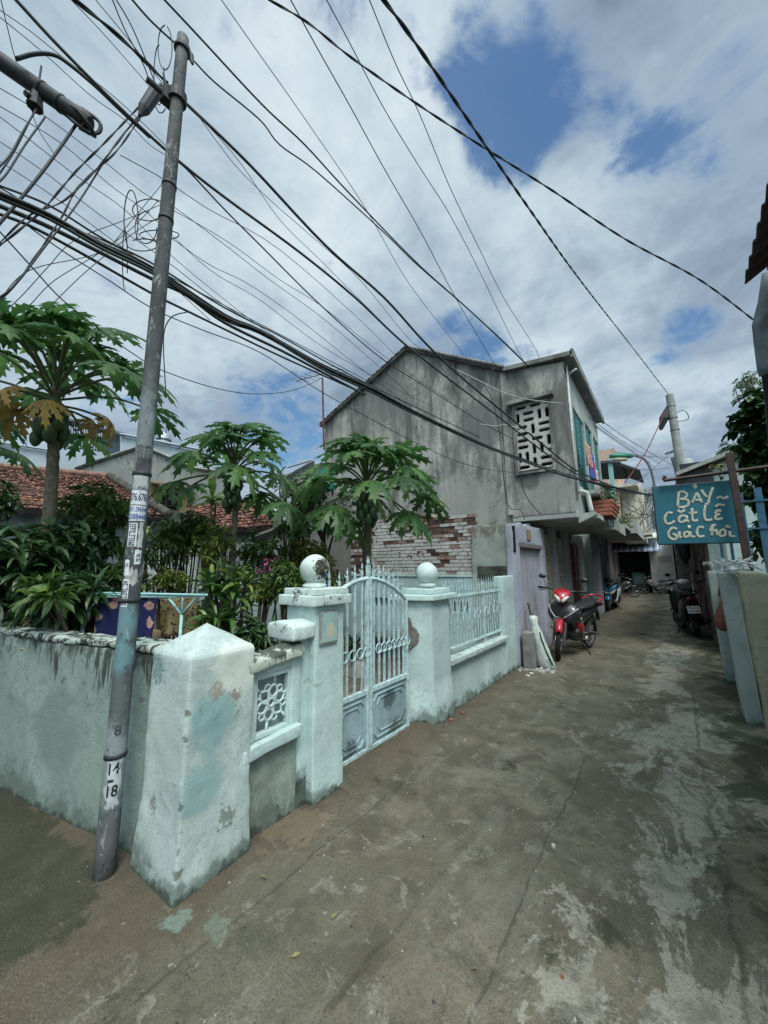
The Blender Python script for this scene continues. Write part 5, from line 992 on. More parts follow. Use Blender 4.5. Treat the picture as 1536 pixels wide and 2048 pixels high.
# ================= garden trees =================
PAP=leafmat('papaya_leaf',(.035,.10,.030),(.085,.19,.055),(.15,.28,.075),.42,.48)
PAPY=leafmat('papaya_leaf_dead',(.34,.24,.08),(.55,.36,.09),None,.6,.2)
M_PETI=simple('papaya_stalk',(.10,.12,.06),.3,12,.6); M_FRUIT=simple('papaya_fruit',(.045,.09,.035),.3,10,.4,spec=.4,island=.25)
LOBE=[(.10,.05),(.28,.055),(.42,.125),(.47,.062),(.60,.16),(.66,.065),(.78,.115),(.84,.045),(1.0,.0)]
def papleaf(m,c,d,up,R_,rnd,mi,droop=.35,nl=9):
    d=d.normalized(); s_=d.cross(up).normalized(); n=s_.cross(d).normalized()
    def P(x,y,h=0.):
        r=math.hypot(x,y); z=-droop*r*r/R_*1.0+h
        return c+s_*x+d*y+n*z
    for k in range(nl):
        a=math.radians(-148+296*k/(nl-1)+rnd.uniform(-5,5)); L_=R_*(1.05-.42*(abs(a)/2.6)**2)*rnd.uniform(.88,1.08); ca,sa=math.cos(a),math.sin(a)
        dr=rnd.uniform(0,.10)*R_; vs=[c.copy()]; W_=R_*(1.15-.25*abs(a)/2.6)
        for (t_,w) in LOBE[:-1]:
            for sg in (-1,0,1):
                x=t_*L_*(1+(.10 if (sg and w>.08) else 0)); y_=sg*w*W_*1.25
                vs.append(P(sa*x+ca*y_,ca*x-sa*y_,(.018*R_ if sg==0 else 0)-dr*t_*t_+(abs(sg)*-.12*w*R_)))
        vs.append(P(sa*L_,ca*L_,-dr)); f=[(0,1,2),(0,2,3)]; nq=len(LOBE)-1
        for i in range(nq-1):
            o=1+3*i; f+=[(o,o+3,o+4,o+1),(o+1,o+4,o+5,o+2)]
        o=1+3*(nq-1); f+=[(o,o+3,o+1),(o+1,o+3,o+2)]
        m.add(vs,f,mi)
def papaya(base,top,tr,leaves,R_,pet,label,seed,nfruit,fr=(.05,.08),dead=0,drop=.0,lean_=(0,0)):
    rnd=random.Random(seed); t=root('papaya_tree',label,'tree',base); base=Vector(base); top=Vector(top)
    m=MB(); n=26; q=[]; rr=[]
    for i in range(n+1):
        u=i/n; q.append(base.lerp(top,u)+Vector((.03*math.sin(u*5+seed),.03*math.cos(u*4+seed),0))); rr.append(tr*(1.15-.5*u)*(1+.05*((i%2)*2-1)))
    m.tube(spline(q,2),[tr*(1.15-.5*i/(2*n))*(1+.06*(1 if i%2 else -1)) for i in range(2*n+1)],12)
    obj('trunk',m,simple('papaya_bark',(.17,.155,.115),.35,20,.9,bump=.8,dirt=(.08,.075,.06)),t,smooth=True)
    m=MB()
    for k in range(leaves):
        u=(k+.5)/leaves; az=k*2.39996+seed; el=math.radians(78-88*u-drop*u*30+rnd.uniform(-8,8)); L_=pet*(.55+.5*u)*rnd.uniform(.85,1.12)
        o=top+Vector((0,0,.05-.28*u)); hd=Vector((math.cos(az),math.sin(az),0)); e_=o+hd*L_*math.cos(el)+Vector((0,0,L_*math.sin(el)+.0))
        mid=(o+e_)/2+Vector((0,0,.10*L_)); pts=spline([o,mid,e_],4); mi=1 if k>=leaves-dead else 0
        if mi: L_*=.5; e_=o+hd*L_*.9+Vector((0,0,-L_*.1+.1*math.sin(k*3))); mid=(o+e_)/2+Vector((0,0,.03)); pts=spline([o,mid,e_],4)
        m.tube(pts,[.014]*(len(pts)-1)+[.007],5,2)
        dd=(hd*math.cos(el*.4)+Vector((0,0,math.sin(el*.35)-.25))).normalized() if mi==0 else (hd*.7+Vector((0,0,-.7)))
        up=Vector((0,0,1))+hd*.2+Vector((rnd.uniform(-.5,.5),rnd.uniform(-.5,.5),0))
        papleaf(m,e_,dd,up.normalized(),R_*rnd.uniform(.8,1.12)*((1 if u>.2 else .75) if not mi else .62),rnd,mi,.35+.25*u+(.15 if mi else 0))
    obj('crown',m,[PAP,PAPY,M_PETI],t)
    for k in range(nfruit):
        az=k*2.4; zz=-.22-.045*k*(9/max(9,nfruit)); c=top+Vector((math.cos(az)*(tr+.035),math.sin(az)*(tr+.035),zz)); s_=rnd.uniform(*fr); m=MB()
        m.lathe([(s_*.06,s_*1.3),(s_*.35,s_*1.1),(s_*.62,s_*.5),(s_*.72,-.1*s_),(s_*.6,-s_*.75),(s_*.3,-s_*1.15),(s_*.04,-s_*1.32)],c,12); obj('fruit',m,M_FRUIT,t,smooth=True)
pb=PD(92,1150,4.15); papaya((pb.x,pb.y,0),PD(112,775,4.1),.072,29,.45,1.10,'tallest papaya tree with yellowed dead leaves under its crown, left of the utility pole',4,16,(.065,.095),dead=5)
pb=PD(470,1180,5.2); papaya((pb.x,pb.y,0),PD(468,930,5.2),.05,21,.42,.78,'slim papaya tree with a long cluster of green fruit, between pole and gate',9,18,(.05,.07),drop=.3)
papaya((PG(740,1330).x,PG(740,1330).y,0),PD(735,962,5.55),.085,31,.46,.92,'broad papaya tree in front of the brick wall, its trunk seen through the gate',2,20,(.055,.08),drop=.6)
pb=PD(-150,1150,4.3); papaya((pb.x,pb.y,0),PD(-130,860,4.3),.08,16,.42,.85,'papaya tree mostly outside the left edge, only leaf tips showing',13,5,(.05,.08),dead=1,drop=.6)
# leaf kinds
DKL=leafmat('mango_leaf',(.013,.044,.013),(.038,.094,.027),(.085,.165,.048),.36,.25)
MDL=leafmat('shrub_leaf',(.028,.075,.02),(.085,.17,.035),(.19,.28,.055),.4,.35)
YGL=leafmat('yellow_green_leaf',(.10,.16,.03),(.24,.30,.06),(.42,.42,.11),.45,.45)
LNL=leafmat('lance_leaf',(.03,.08,.02),(.10,.19,.04),(.26,.33,.08),.35,.3)
M_TWIG=simple('bark_brown',(.075,.06,.045),.3,16,.9,bump=.5)
def whorl(m,c,d,n,L_,w,rnd,mi=0,droop=.22,spread=1.):
    d=d.normalized(); a=d.orthogonal().normalized(); b=d.cross(a)
    for k in range(n):
        th=k*2.4+rnd.random(); el=rnd.uniform(.15,.9); v=(a*math.cos(th)+b*math.sin(th))*spread+d*el
        leaf(m,c,v.normalized(),L_*rnd.uniform(.7,1.1),w*rnd.uniform(.8,1.15),droop,rnd,mi,4)
def bush(name,label,cat,base,centre,rad,nw,L_,w,mat,seed,perw=8,stems=7,droop=.22,shell=.35,mats=None,group=None,stemr=.02):
    rnd=random.Random(seed); t=root(name,label,cat,base,group); base=Vector(base); centre=Vector(centre); m=MB(); ends=[]
    for k in range(nw):
        d=Vector((rnd.gauss(0,1),rnd.gauss(0,1),rnd.gauss(0,1))).normalized(); r_=shell+(1-shell)*rnd.random(); lump=.8+.35*mn.noise(d*2.2+Vector((seed,0,0)))
        p=centre+Vector((d.x*rad[0],d.y*rad[1],d.z*rad[2]))*r_*lump; ends.append(p); whorl(m,p,d*.8+Vector((0,0,.35)),perw,L_,w,rnd,0,droop)
    obj('foliage',m,mats or mat,t)
    m=MB()
    for k in range(stems):
        e_=ends[k*len(ends)//stems]; b0=base+Vector((rnd.uniform(-.08,.08),rnd.uniform(-.08,.08),0)); pts=spline([b0,b0.lerp(e_,.45)+Vector((0,0,.15)),e_],4); m.tube(pts,[stemr*(1-.6*i/(len(pts)-1)) for i in range(len(pts))],5)
    obj('stem',m,M_TWIG,t,smooth=True); return t
def gb(p): return (p.x,p.y,0.)
c=PD(60,1140,3.9); bush('mango_tree','dense dark mango-like tree with long drooping leaves filling the left edge','tree',gb(c),c,(1.2,.8,.56),240,.24,.05,DKL,5,8,10,.3)
c=PD(150,1195,3.3); bush('mango_tree','dark low mango branch with large leaf whorls hanging right over the mossy wall','tree',gb(c),c,(.55,.35,.28),64,.24,.055,DKL,6,9,6,.35)
c=PD(-60,1180,3.4); bush('mango_tree','dark leafy mass at the extreme left edge just above the wall top','tree',(c.x,c.y+.7,0),c,(.7,.5,.4),90,.22,.05,DKL,8,8,6,.35)
c=PD(110,1185,2.95); bush('croton_shrub','small shrub with broad pointed leaves at the foot of the tallest papaya','shrub',(c.x,c.y+.45,0),c,(.22,.2,.12),14,.20,.055,MDL,15,8,5,.25)
c=PD(190,1020,4.9); bush('custard_apple_tree','mid green leafy tree between the tallest papaya and the utility pole','tree',gb(c),c,(.75,.6,.34),85,.17,.05,MDL,16,8,8,.25)
c=PD(150,1085,4.4); bush('guava_tree','darker leafy tree right behind the tallest papaya trunk','tree',gb(c),c,(.8,.5,.3),120,.17,.05,DKL,18,8,8,.25)
c=PD(235,1165,4.2); bush('guava_tree','sunlit-edged shrub behind the drying rack post','tree',gb(c),c,(.30,.3,.36),60,.15,.04,MDL,19,8,6,.25)
c=PD(335,1090,5.2); bush('bamboo_shrub','tall shrub with narrow drooping leaves right of the utility pole','shrub',gb(c),c,(.36,.35,.46),110,.16,.022,LNL,20,8,9,.5)
c=PD(385,1060,5.6); bush('bamboo_shrub','darker narrow-leaved tree in front of the tiled roof corner','shrub',gb(c),c,(.5,.4,.35),120,.15,.03,MDL,21,8,8,.4)
c=PD(340,1165,4.6); bush('low_shrub','yellow-green low shrub behind the blue flowered cloth','shrub',gb(c),c,(.40,.3,.18),80,.10,.025,YGL,22,8,6,.3)
c=PD(520,1110,5.3); bush('hedge_shrub','dense mixed shrub beside the slim papaya trunk','shrub',gb(c),c,(.5,.4,.38),130,.10,.035,MDL,23,8,8,.3)
c=PD(610,1115,5.5); bush('croton_shrub','yellow-green shrub behind the blackened ball of the gate pillar','shrub',gb(c),c,(.60,.4,.36),170,.085,.03,YGL,24,8,8,.3)
c=PD(575,1165,4.4); bush('hedge_shrub','dark shrub low behind the lattice wall','shrub',gb(c),c,(.38,.3,.34),90,.10,.03,MDL,25,8,8,.3)
c=PD(650,1150,4.9); bush('hedge_shrub','olive leafy shrub directly left of the gate spears','shrub',gb(c),c,(.28,.3,.36),80,.085,.03,YGL,26,8,6,.3)
c=PD(500,1285,3.4); bush('hedge_shrub','shadowed leafy plant low between the lattice wall and the dracaena','shrub',gb(c),c,(.34,.2,.30),80,.13,.035,DKL,27,8,6,.3)
c=PD(430,1235,3.6); bush('fern_clump','dark fern-like clump beside the drying rack leg','shrub',gb(c),c,(.3,.25,.25),80,.14,.02,MDL,28,8,6,.5)
c=PD(-10,1000,5.6); bush('guava_tree','dark foliage overlapping the tiled roof at the left edge','tree',gb(c),c,(.55,.5,.35),80,.15,.045,DKL,29,8,6,.3)
c=PD(600,985,6.2); bush('frangipani_tree','small tree with feathery olive crown and thin forked stems, left of the broad papaya','tree',gb(c),c,(.75,.5,.42),120,.15,.03,leafmat('olive_leaf',(.035,.07,.025),(.09,.13,.04),(.16,.19,.06),.5,.3),30,7,8,.35,.3,stemr=.035)
t=root('bare_tree','leaning forked tree with dark bare limbs before the brick wall end','tree',gb(PD(660,1180,5.8)))
m=MB(); f=lambda a,b:PD(a,b,5.8)
for P,r_ in (([(655,1190),(650,1130),(648,1085),(640,1060)],.04),([(648,1085),(630,1050),(622,1030)],.028),([(648,1085),(650,1040),(660,1010)],.028),([(622,1030),(615,1015),(600,1005)],.018),([(655,1110),(670,1060),(690,1020)],.02)):
    q=spline([f(a,b) for a,b in P],4); m.tube(q,[r_*(1-.4*i/(len(q)-1)) for i in range(len(q))],6)
obj('trunk',m,simple('dark_bark',(.035,.032,.028),.4,16,.9),t,smooth=True); m=MB(); rnd=random.Random(41)
for (a,b) in ((600,1003),(625,1015),(662,1005),(692,1015),(640,1040)): leafset(m,f(a,b),(.25,.2,.10),46,.11,.04,rnd,.3)
obj('crown',m,MDL,t)
c=PD(430,1090,5.0); bush('hibiscus_shrub','sunny yellow-green shrub left of the slim papaya trunk','shrub',gb(c),c,(.34,.3,.34),70,.11,.035,YGL,81,8,7,.3)
c=PD(520,1180,4.5); bush('hibiscus_shrub','bright low shrub right above the dracaena heads','shrub',gb(c),c,(.30,.3,.18),60,.10,.035,YGL,82,8,7,.3)
c=PD(585,1060,5.9); bush('hibiscus_shrub','loose pale green shrub beneath the feathery olive tree','shrub',gb(c),c,(.5,.3,.25),70,.10,.035,MDL,83,8,7,.3)
# dracaena with strap leaves
def strap(name,label,c,n,L_,w,mat,seed,rad=.12,h=.3,cat='plant'):
    rnd=random.Random(seed); c=Vector(c); t=root(name,label,cat,(c.x,c.y,0)); m=MB(); hubs=[c+Vector((rnd.uniform(-rad,rad),rnd.uniform(-rad,rad),rnd.uniform(-h,h))) for _ in range(max(3,n//14))]
    for k in range(n):
        az=k*2.4; el=rnd.uniform(.1,1.25); d=Vector((math.cos(az)*math.cos(el),math.sin(az)*math.cos(el),math.sin(el))); leaf(m,hubs[k%len(hubs)],d,L_*rnd.uniform(.7,1.1),w,.38,rnd,0,4)
    obj('foliage',m,mat,t); m=MB()
    for hb in hubs: m.tube([(c.x+(hb.x-c.x)*.3,c.y+(hb.y-c.y)*.3,0),hb],.018,6)
    obj('stem',m,M_TWIG,t,smooth=True)
strap('dracaena','tall strap-leaved dracaena behind the lattice wall, its heads showing over the coping',PD(458,1205,3.5),120,.34,.045,LNL,50,.16,.22)
strap('dracaena','second dracaena tuft with drooping leaves lower down behind the corner pillar',PD(425,1262,3.3),46,.3,.04,LNL,51,.12,.1)
strap('banana_plant','young plant with a few broad pale leaves in front of the yellow shutters',PD(425,1010,6.2),12,.5,.13,leafmat('pale_leaf',(.07,.14,.03),(.16,.26,.06),None,.4,.4),52,.06,.08)
strap('cordyline','spiky low plant by the window of the white boarded house',PD(330,1110,6.0),60,.5,.05,LNL,53,.3,.25)
strap('cordyline','spiky low plant left of the drying rack legs',PD(260,1120,4.6),40,.4,.045,LNL,54,.2,.2)
strap('agave','dark spiky plant standing behind the left gate leaf',PG(705,1352)+Vector((0,0,.35)),60,.42,.03,DKL,55,.05,.05)
m=MB(); rnd=random.Random(60)
for (a,b) in ((527,1125),(535,1133),(520,1140),(545,1120)): leafset(m,PD(a,b,4.85),(.05,.05,.04),20,.04,.025,rnd,.1)
tag(obj('pink_blossom',m,simple('pink_petal',(.40,.12,.22),.2,20,.7)),'small cluster of pink blossoms among the yellow-green shrubs','flower')
# pots in the yard
def pot(x,y_,r_,h,mat,label,name='flower_pot',sq=False):
    m=MB()
    if sq: m.rough(x-r_*1.5,x+r_*1.5,y_-r_,y_+r_,.03,h,.08,.003,.01)
    else: m.lathe([(r_*.7,.03),(r_*.95,h*.85),(r_*1.08,h*.85),(r_*1.08,h),(r_*.9,h),(r_*.85,h*.9)],(x,y_,0),18)
    tag(obj(name,m,mat,smooth='auto'),label,'pot')
p=PG(705,1352); pot(p.x,p.y,.17,.24,simple('white_pot',(.50,.48,.44),.15,9,.7,dirt=(.3,.22,.17)),'low white trough pot holding the spiky plant behind the gate',sq=True)
pot(p.x+.5,p.y+.75,.10,.2,simple('black_pot',(.03,.03,.035),.3,9,.6),'small black pot at the foot of the broad papaya'); 
p=PG(800,1318); m=MB(); m.rough(p.x-.5,p.x+.5,p.y-.2,p.y+.35,.03,.34,.1,.004,.01); m.rough(p.x-.58,p.x+.58,p.y-.28,p.y+.40,.34,.40,.1,.004,.01); tag(obj('garden_bench',m,simple('dim_concrete',(.19,.20,.19),.25,9,.85),smooth=True),'concrete slab bench in the yard behind the right gate leaf','bench')
# drying rack and cloths
M_RACK=simple('aqua_tube',(.36,.62,.63),.12,16,.45)
t=root('drying_rack','pale aqua clothes drying rack with forked legs behind the left wall','drying rack',gb(PD(270,1190,3.25)))
A_=PD(172,1192,3.15); B_=PD(366,1192,3.3)
for q,e0,e1 in ((A_,PD(124,1191,3.1),PD(222,1186,3.2)),(B_,PD(318,1196,3.35),PD(415,1190,3.25))):
    m=MB(); lo=Vector((q.x,q.y,0)); fk=Vector((q.x,q.y,q.z-.16)); m.tube([lo,fk],.014,6); m.tube([fk,e0.lerp(q,.38)],.011,6); m.tube([fk,e1.lerp(q,.38)],.011,6); m.tube([fk,q],.010,6); m.tube([e0,e1],.012,6); obj('leg',m,M_RACK,t,smooth=True)
m=MB()
for (a,b) in (((124,1191,3.1),(318,1196,3.35)),((150,1193,3.12),(345,1194,3.33)),((190,1189,3.18),(390,1192,3.27)),((222,1186,3.2),(415,1190,3.25))): m.tube([PD(*a),PD(*b)],.010,6)
obj('rail',m,M_RACK,t,smooth=True)
a=NT('blue_flower_cloth',.85); v=a.nd('ShaderNodeTexVoronoi',feature='F1'); a.l.new(a.pos,v.inputs['Vector']); v.inputs['Scale'].default_value=7.5; v.inputs['Randomness'].default_value=1.
dd=a.math('ADD',v.outputs['Distance'],a.math('MULTIPLY',a.math('SUBTRACT',a.noise(38,3,.6),.5),.30)); cc=a.mix(a.ramp(dd,.31,.34,1,0),(.010,.016,.075),(.38,.24,.20)); cc=a.mix(a.ramp(dd,.12,.19,.8,0),cc,(.16,.07,.06)); a.col(cc)
cloth('hanging_cloth',.7,(PD(202,1193,3.2),PD(318,1193,3.3),.36),a.m,'navy cloth printed with beige flowers hung over the drying rack','cloth',16,14,.035,Vector((.3,-1,0)))
a2=NT('leopard_cloth',.85); v=a2.nd('ShaderNodeTexVoronoi',feature='F1'); a2.l.new(a2.pos,v.inputs['Vector']); v.inputs['Scale'].default_value=34; a2.col(a2.mix(a2.ramp(v.outputs['Distance'],.30,.42),(.04,.035,.03),(.24,.19,.09)))
cloth('hanging_cloth',2.7,(PD(322,1193,3.42),PD(395,1192,3.4),.34),a2.m,'yellow and black leopard-print cloth at the right end of the drying rack','cloth',12,10,.03,Vector((.3,-1,0)))
m=MB(); q=[PD(60,1215,3.0),PD(215,1215,3.2),PD(285,1240,3.2),PD(300,1292,3.2),PD(40,1292,2.9)]; q2=[]
g_=MB(); vs=[]
for j in range(9):
    for i in range(17): 
        u,v_=i/16,j/8; p_=(PD(40,1232,3.5).lerp(PD(330,1262,3.6),u)).lerp(PD(40,1300,2.9).lerp(PD(300,1308,3.0),u),v_)+Vector((0,0,.05*mn.noise(Vector((u*5,v_*4,2))))); vs.append(p_)
g_.add(vs,[(j*17+i,j*17+i+1,(j+1)*17+i+1,(j+1)*17+i) for j in range(8) for i in range(16)]); o=tag(obj('tan_tarpaulin',g_,simple('tan_sheet',(.33,.24,.13),.3,6,.8,bump=.5),smooth=True),'tan sheet lying in the garden just behind the mossy wall','tarpaulin'); s_=o.modifiers.new('t','SOLIDIFY'); s_.thickness=.01
# ================= houses behind the garden =================
def quadwall(px,dep,mat,name,parent,thick=.25):
    m=MB(); pts=[PD(a,b,d) for (a,b),d in zip(px,dep)]; n=fw.copy(); n.z=0; n.normalize(); m.slab(pts[::-1],n*thick); return obj(name,m,mat,parent)
def tileroof(e0,e1,r0,r1,nu,nv,mat,parent,seed=1):
    """rows of clay tiles from the eave e0-e1 up to the ridge r0-r1"""
    rnd=random.Random(seed); m=MB(); nrm=((e1-e0).cross(r0-e0)).normalized()
    if nrm.z<0: nrm=-nrm
    for j in range(nv):
        for i in range(nu):
            u0,u1=(i+.5*(j%2)*0)/nu,(i+1.)/nu; v0,v1=j/nv,min(1,(j+1.35)/nv); 
            P=lambda u,v:e0.lerp(e1,u).lerp(r0.lerp(r1,u),v)
            l=nrm*(.035+rnd.uniform(-.010,.014)); jt=Vector((rnd.gauss(0,.01),rnd.gauss(0,.01),rnd.gauss(0,.006)))
            a_,b_,c_,d_=P(u0,v0)+l+jt,P(u1-.12/nu,v0)+l+jt,P(u1-.12/nu,v1)+jt,P(u0,v1)+jt; mm=(a_+b_)/2+nrm*.022; m2=(c_+d_)/2+nrm*.018
            m.add([a_,mm,b_,c_,m2,d_,a_-nrm*.025,b_-nrm*.025],[(0,1,4,5),(1,2,3,4),(6,7,2,1,0)])
    obj('roof_tiles',m,mat,parent)
    m=MB(); m.slab([e0-nrm*.03,e1-nrm*.03,r1-nrm*.03,r0-nrm*.03],-nrm*.08); obj('roof_deck',m,simple('roof_timber',(.05,.04,.035),.3,9,.9),parent)
M_TILE=simple('clay_tile',(.17,.082,.058),.5,4,.9,bump=.5,dirt=(.07,.06,.045),island=.55)
t=root('tiled_house','old low house with a long mossy clay tile roof behind the garden at left','house',gb(PD(200,1130,8.6)))
e0,e1=PD(-260,1000,8.4),PD(338,1034,8.3); r1_=PD(218,955,11.0); r0_=e0+(r1_-e1)+Vector((0,0,.25))
tileroof(e0,e1,r0_,r1_,52,20,M_TILE,t,3)
m=MB(); v=(r1_-e1); 
for k in range(22): p0=e1+v*(k/22)+Vector((0,0,.07)); m.tube([p0,p0+v*(1.25/22)+Vector((0,0,-.02))],.10,7)
obj('verge_ridge',m,simple('blackened_ridge',(.075,.072,.06),.5,8,.95,bump=.6),t,smooth=True)
m=MB()
for k in range(30): p0=r0_.lerp(r1_,k/30)+Vector((0,0,.05)); m.tube([p0,r0_.lerp(r1_,(k+1.1)/30)+Vector((0,0,.04))],.10,7)
obj('ridge',m,simple('ridge_tile',(.22,.13,.10),.4,8,.9),t,smooth=True)
quadwall([(-260,1004),(338,1038),(338,1175),(-260,1290)],[8.7,8.6,8.6,8.7],simple('blue_grey_wall',(.12,.15,.16),.3,3,.9),'dull_wall',t)  # plain dark blue-grey, darker than the panels in front
quadwall([(272,1098),(392,1090),(392,1215),(272,1215)],[7.4,7.4,7.4,7.4],plaster('white_board',(.50,.56,.55),(.40,.46,.45),streak=.3),'white_panel',t)
quadwall([(392,1085),(560,1085),(560,1185),(392,1185)],[7.6,7.6,7.6,7.6],plaster('grey_lilac_wall',(.27,.29,.31),(.2,.22,.23),streak=.4),'grey_wall',t)
quadwall([(403,1103),(430,1100),(432,1160),(403,1163)],[7.58]*4,simple('black_opening',(.008,.01,.012),.2,3),'window',t,.05); quadwall([(383,1100),(401,1098),(402,1165),(384,1166)],[7.57]*4,simple('grey_frame',(.25,.27,.28),.2,9),'shutter',t,.05)
m=MB(); m.tube([PD(210,1030,8.25),PD(268,1034,8.22)],.022,6); obj('gutter_pipe',m,simple('white_pvc',(.50,.54,.52),.2,12,.5),t)
quadwall([(384,1166),(560,1160),(560,1172),(384,1178)],[7.5]*4,M_MINTG,'plinth_cap',t,.15); quadwall([(384,1178),(560,1172),(560,1330),(384,1330)],[7.55]*4,M_BACK,'mint_plinth',t,.15)
t=root('tiled_house','small red tiled lean-to roof showing behind the slim papaya','house',gb(PD(450,1100,8.9)))
tileroof(PD(388,1062,8.6),PD(565,1052,8.4),PD(372,1012,10.2),PD(505,995,10.2),20,11,M_TILE,t,4)
quadwall([(388,1066),(565,1056),(565,1120),(388,1120)],[8.7]*4,simple('blue_grey_wall',(.12,.15,.16),.3,3,.9),'wall',t)
m=MB(); q=[PD(508,995,10.2),PD(560,1048,8.5),PD(640,985,8.5)]; m.tube([q[0],q[1]],.10,7); obj('verge_ridge',m,simple('blackened_ridge',(.075,.072,.06),.5,8,.95),t,smooth=True)
t=root('low_gabled_wall','grey rendered lean-to wall with a sloping white coping left of the brick wall','wall',gb(PD(620,1100,7.9)))
quadwall([(500,1075),(556,1058),(648,985),(700,985),(700,1200),(500,1200)],[7.8]*6,plaster('dark_grey_render',(.20,.20,.19),(.14,.14,.13),streak=.5),'wall',t)
m=MB(); m.tube([PD(500,1078,7.75),PD(545,1062,7.75),PD(592,1030,7.75)],.06,4); m.tube([PD(592,1022,7.75),PD(648,978,7.75)],.085,4); obj('coping',m,M_COPE,t)
t=root('rendered_house','pale grey rendered building with a shallow gable and yellow shuttered window','house',gb(PD(320,1000,13)))
M_REND=plaster('pale_grey_render',(.31,.34,.32),(.24,.27,.25),top=(5.55,.55),topc=(.16,.17,.155),streak=.25)
quadwall([(150,938),(285,893),(390,938),(447,946),(450,1100),(150,1100)],[12.6]*6,M_REND,'wall',t,.3)
m=MB()
for a_,b_ in (((150,936),(285,891)),((285,891),(390,936)),((390,936),(450,944))): m.tube([PD(*a_,12.55),PD(*b_,12.55)],.055,4)
obj('coping',m,simple('grey_coping',(.23,.24,.23),.3,6,.9),t)
w=quadwall([(316,972),(356,976),(354,1020),(316,1012)],[12.55]*4,simple('black_louvre',(.015,.018,.02),.3,9),'window',t,.05)
m=MB()
for k in range(7): m.tube([PD(318,977+k*5.3,12.5),PD(354,981+k*5.3,12.5)],.014,4)
m.tube([PD(333,974,12.48),PD(332,1016,12.48)],.03,4); obj('louvre',m,simple('louvre_frame',(.12,.12,.10),.2,9),w)
M_YEL=simple('cream_yellow_wood',(.42,.34,.16),.15,8,.6,dirt=(.30,.25,.14))
quadwall([(298,964),(317,966),(317,1006),(298,1000)],[12.35,12.5,12.5,12.35],M_YEL,'shutter',t,.05); quadwall([(356,975),(375,974),(372,1028),(354,1024)],[12.5,12.2,12.2,12.5],M_YEL,'shutter',t,.05)
m=MB(); m.slab([PD(298,958,12.5),PD(388,974,12.5),PD(388,975,11.9),PD(296,962,11.9)],(0,0,-.05)); obj('hood',m,simple('hood_brown',(.16,.12,.08),.3,8,.8),t)
t=root('blue_building','long pale blue parapet building with a barred rooftop shed, far behind the papaya','building',gb(PD(200,950,19)))
M_PBL=simple('pale_blue_paint',(.42,.50,.55),.10,1.5,.8,dirt=(.37,.44,.49))
quadwall([(-300,860),(0,888),(110,905),(240,910),(240,872),(408,905),(415,1000),(-300,1000)],[18.5]*8,M_PBL,'wall',t,.4)
m=MB(); m.tube([PD(-300,857,18.4),PD(0,885,18.4),PD(110,902,18.4)],.06,4); m.tube([PD(240,868,18.4),PD(408,901,18.4)],.07,4); obj('parapet_cap',m,simple('cap_blue_grey',(.25,.31,.35),.1,3),t)
m=MB(); m.slab([PD(128,833,18.6),PD(250,866,18.6),PD(250,872,21),PD(128,845,21)],(0,0,-.12)); m.tube([PD(130,838,20.5),PD(130,900,20.5)],.06,4); obj('shed_roof',m,simple('steel_sheet_blue',(.10,.14,.17),.2,3,.6),t)
quadwall([(205,866),(240,872),(238,912),(205,906)],[18.8]*4,simple('dark_blue_panel',(.055,.085,.11),.2,4),'shed_panel',t,.1)
m=MB()
for k in range(22): x=132+k*4.9; m.tube([PD(x,846+k*1.25,18.9),PD(x,897+k*.5,18.9)],.022,4)
m.tube([PD(130,866,18.9),PD(240,884,18.9)],.03,4); m.tube([PD(132,893,18.9),PD(240,906,18.9)],.03,4); m.tube([PD(134,836,19.5),PD(172,895,18.4)],.05,4); obj('grille',m,simple('grille_dark',(.06,.07,.075),.2,9),t)
for (a_,b_) in (((150,862),(205,846)),((180,872),(228,852))):
    m=MB(); m.tube([PD(*a_,19.2),PD(*b_,19.2)],.05,4); obj('strut',m,simple('steel_sheet_blue',(.10,.14,.17),.2,3,.6),t)
t=root('water_tank','cylindrical steel water tank on the roof of the pale blue building','tank',PD(327,890,20))
c=PD(327,884,20); m=MB(); m.lathe([(.34,-.3),(.36,-.25),(.36,.33),(.33,.38),(.12,.48),(.10,.52)],c,20); obj('tank',m,simple('tank_steel',(.40,.44,.46),.12,6,.35,.5),t,smooth='auto'); m=MB(); m.lathe([(.365,.02),(.365,.12)],c,20,cap=False); m.tube([c+Vector((.2,0,.4)),c+Vector((.2,0,.9))],.02,4); obj('strap',m,DKM,t)
t=root('white_house','small far white gabled house glimpsed between the slim and the broad papaya','house',gb(PD(620,950,16)))
quadwall([(560,960),(600,942),(628,925),(650,945),(650,1060),(560,1060)],[16]*6,simple('far_white',(.45,.49,.50),.1,2,.8),'wall',t,.3); quadwall([(610,942),(622,934),(622,955),(610,958)],[15.95]*4,M_GLS,'window',t,.05)
m=MB(); m.tube([PD(556,962,15.9),PD(628,922,15.9)],.08,4); m.tube([PD(575,935,15.9),PD(625,920,15.9)],.04,4); obj('roof_edge',m,simple('far_roof_edge',(.22,.25,.26),.2,4),t)
m=MB(); vs=[PD(618,972,9.5),PD(650,928,9.3),PD(652,975,9.3),PD(600,1002,9.5)]; m.slab(vs[::-1],(.02,.3,0)); tag(obj('green_netting',m,simple('green_net',(.03,.28,.20),.25,8,.7,bump=.6)),'bright green netting hung beside the left corner of the concrete house','netting')
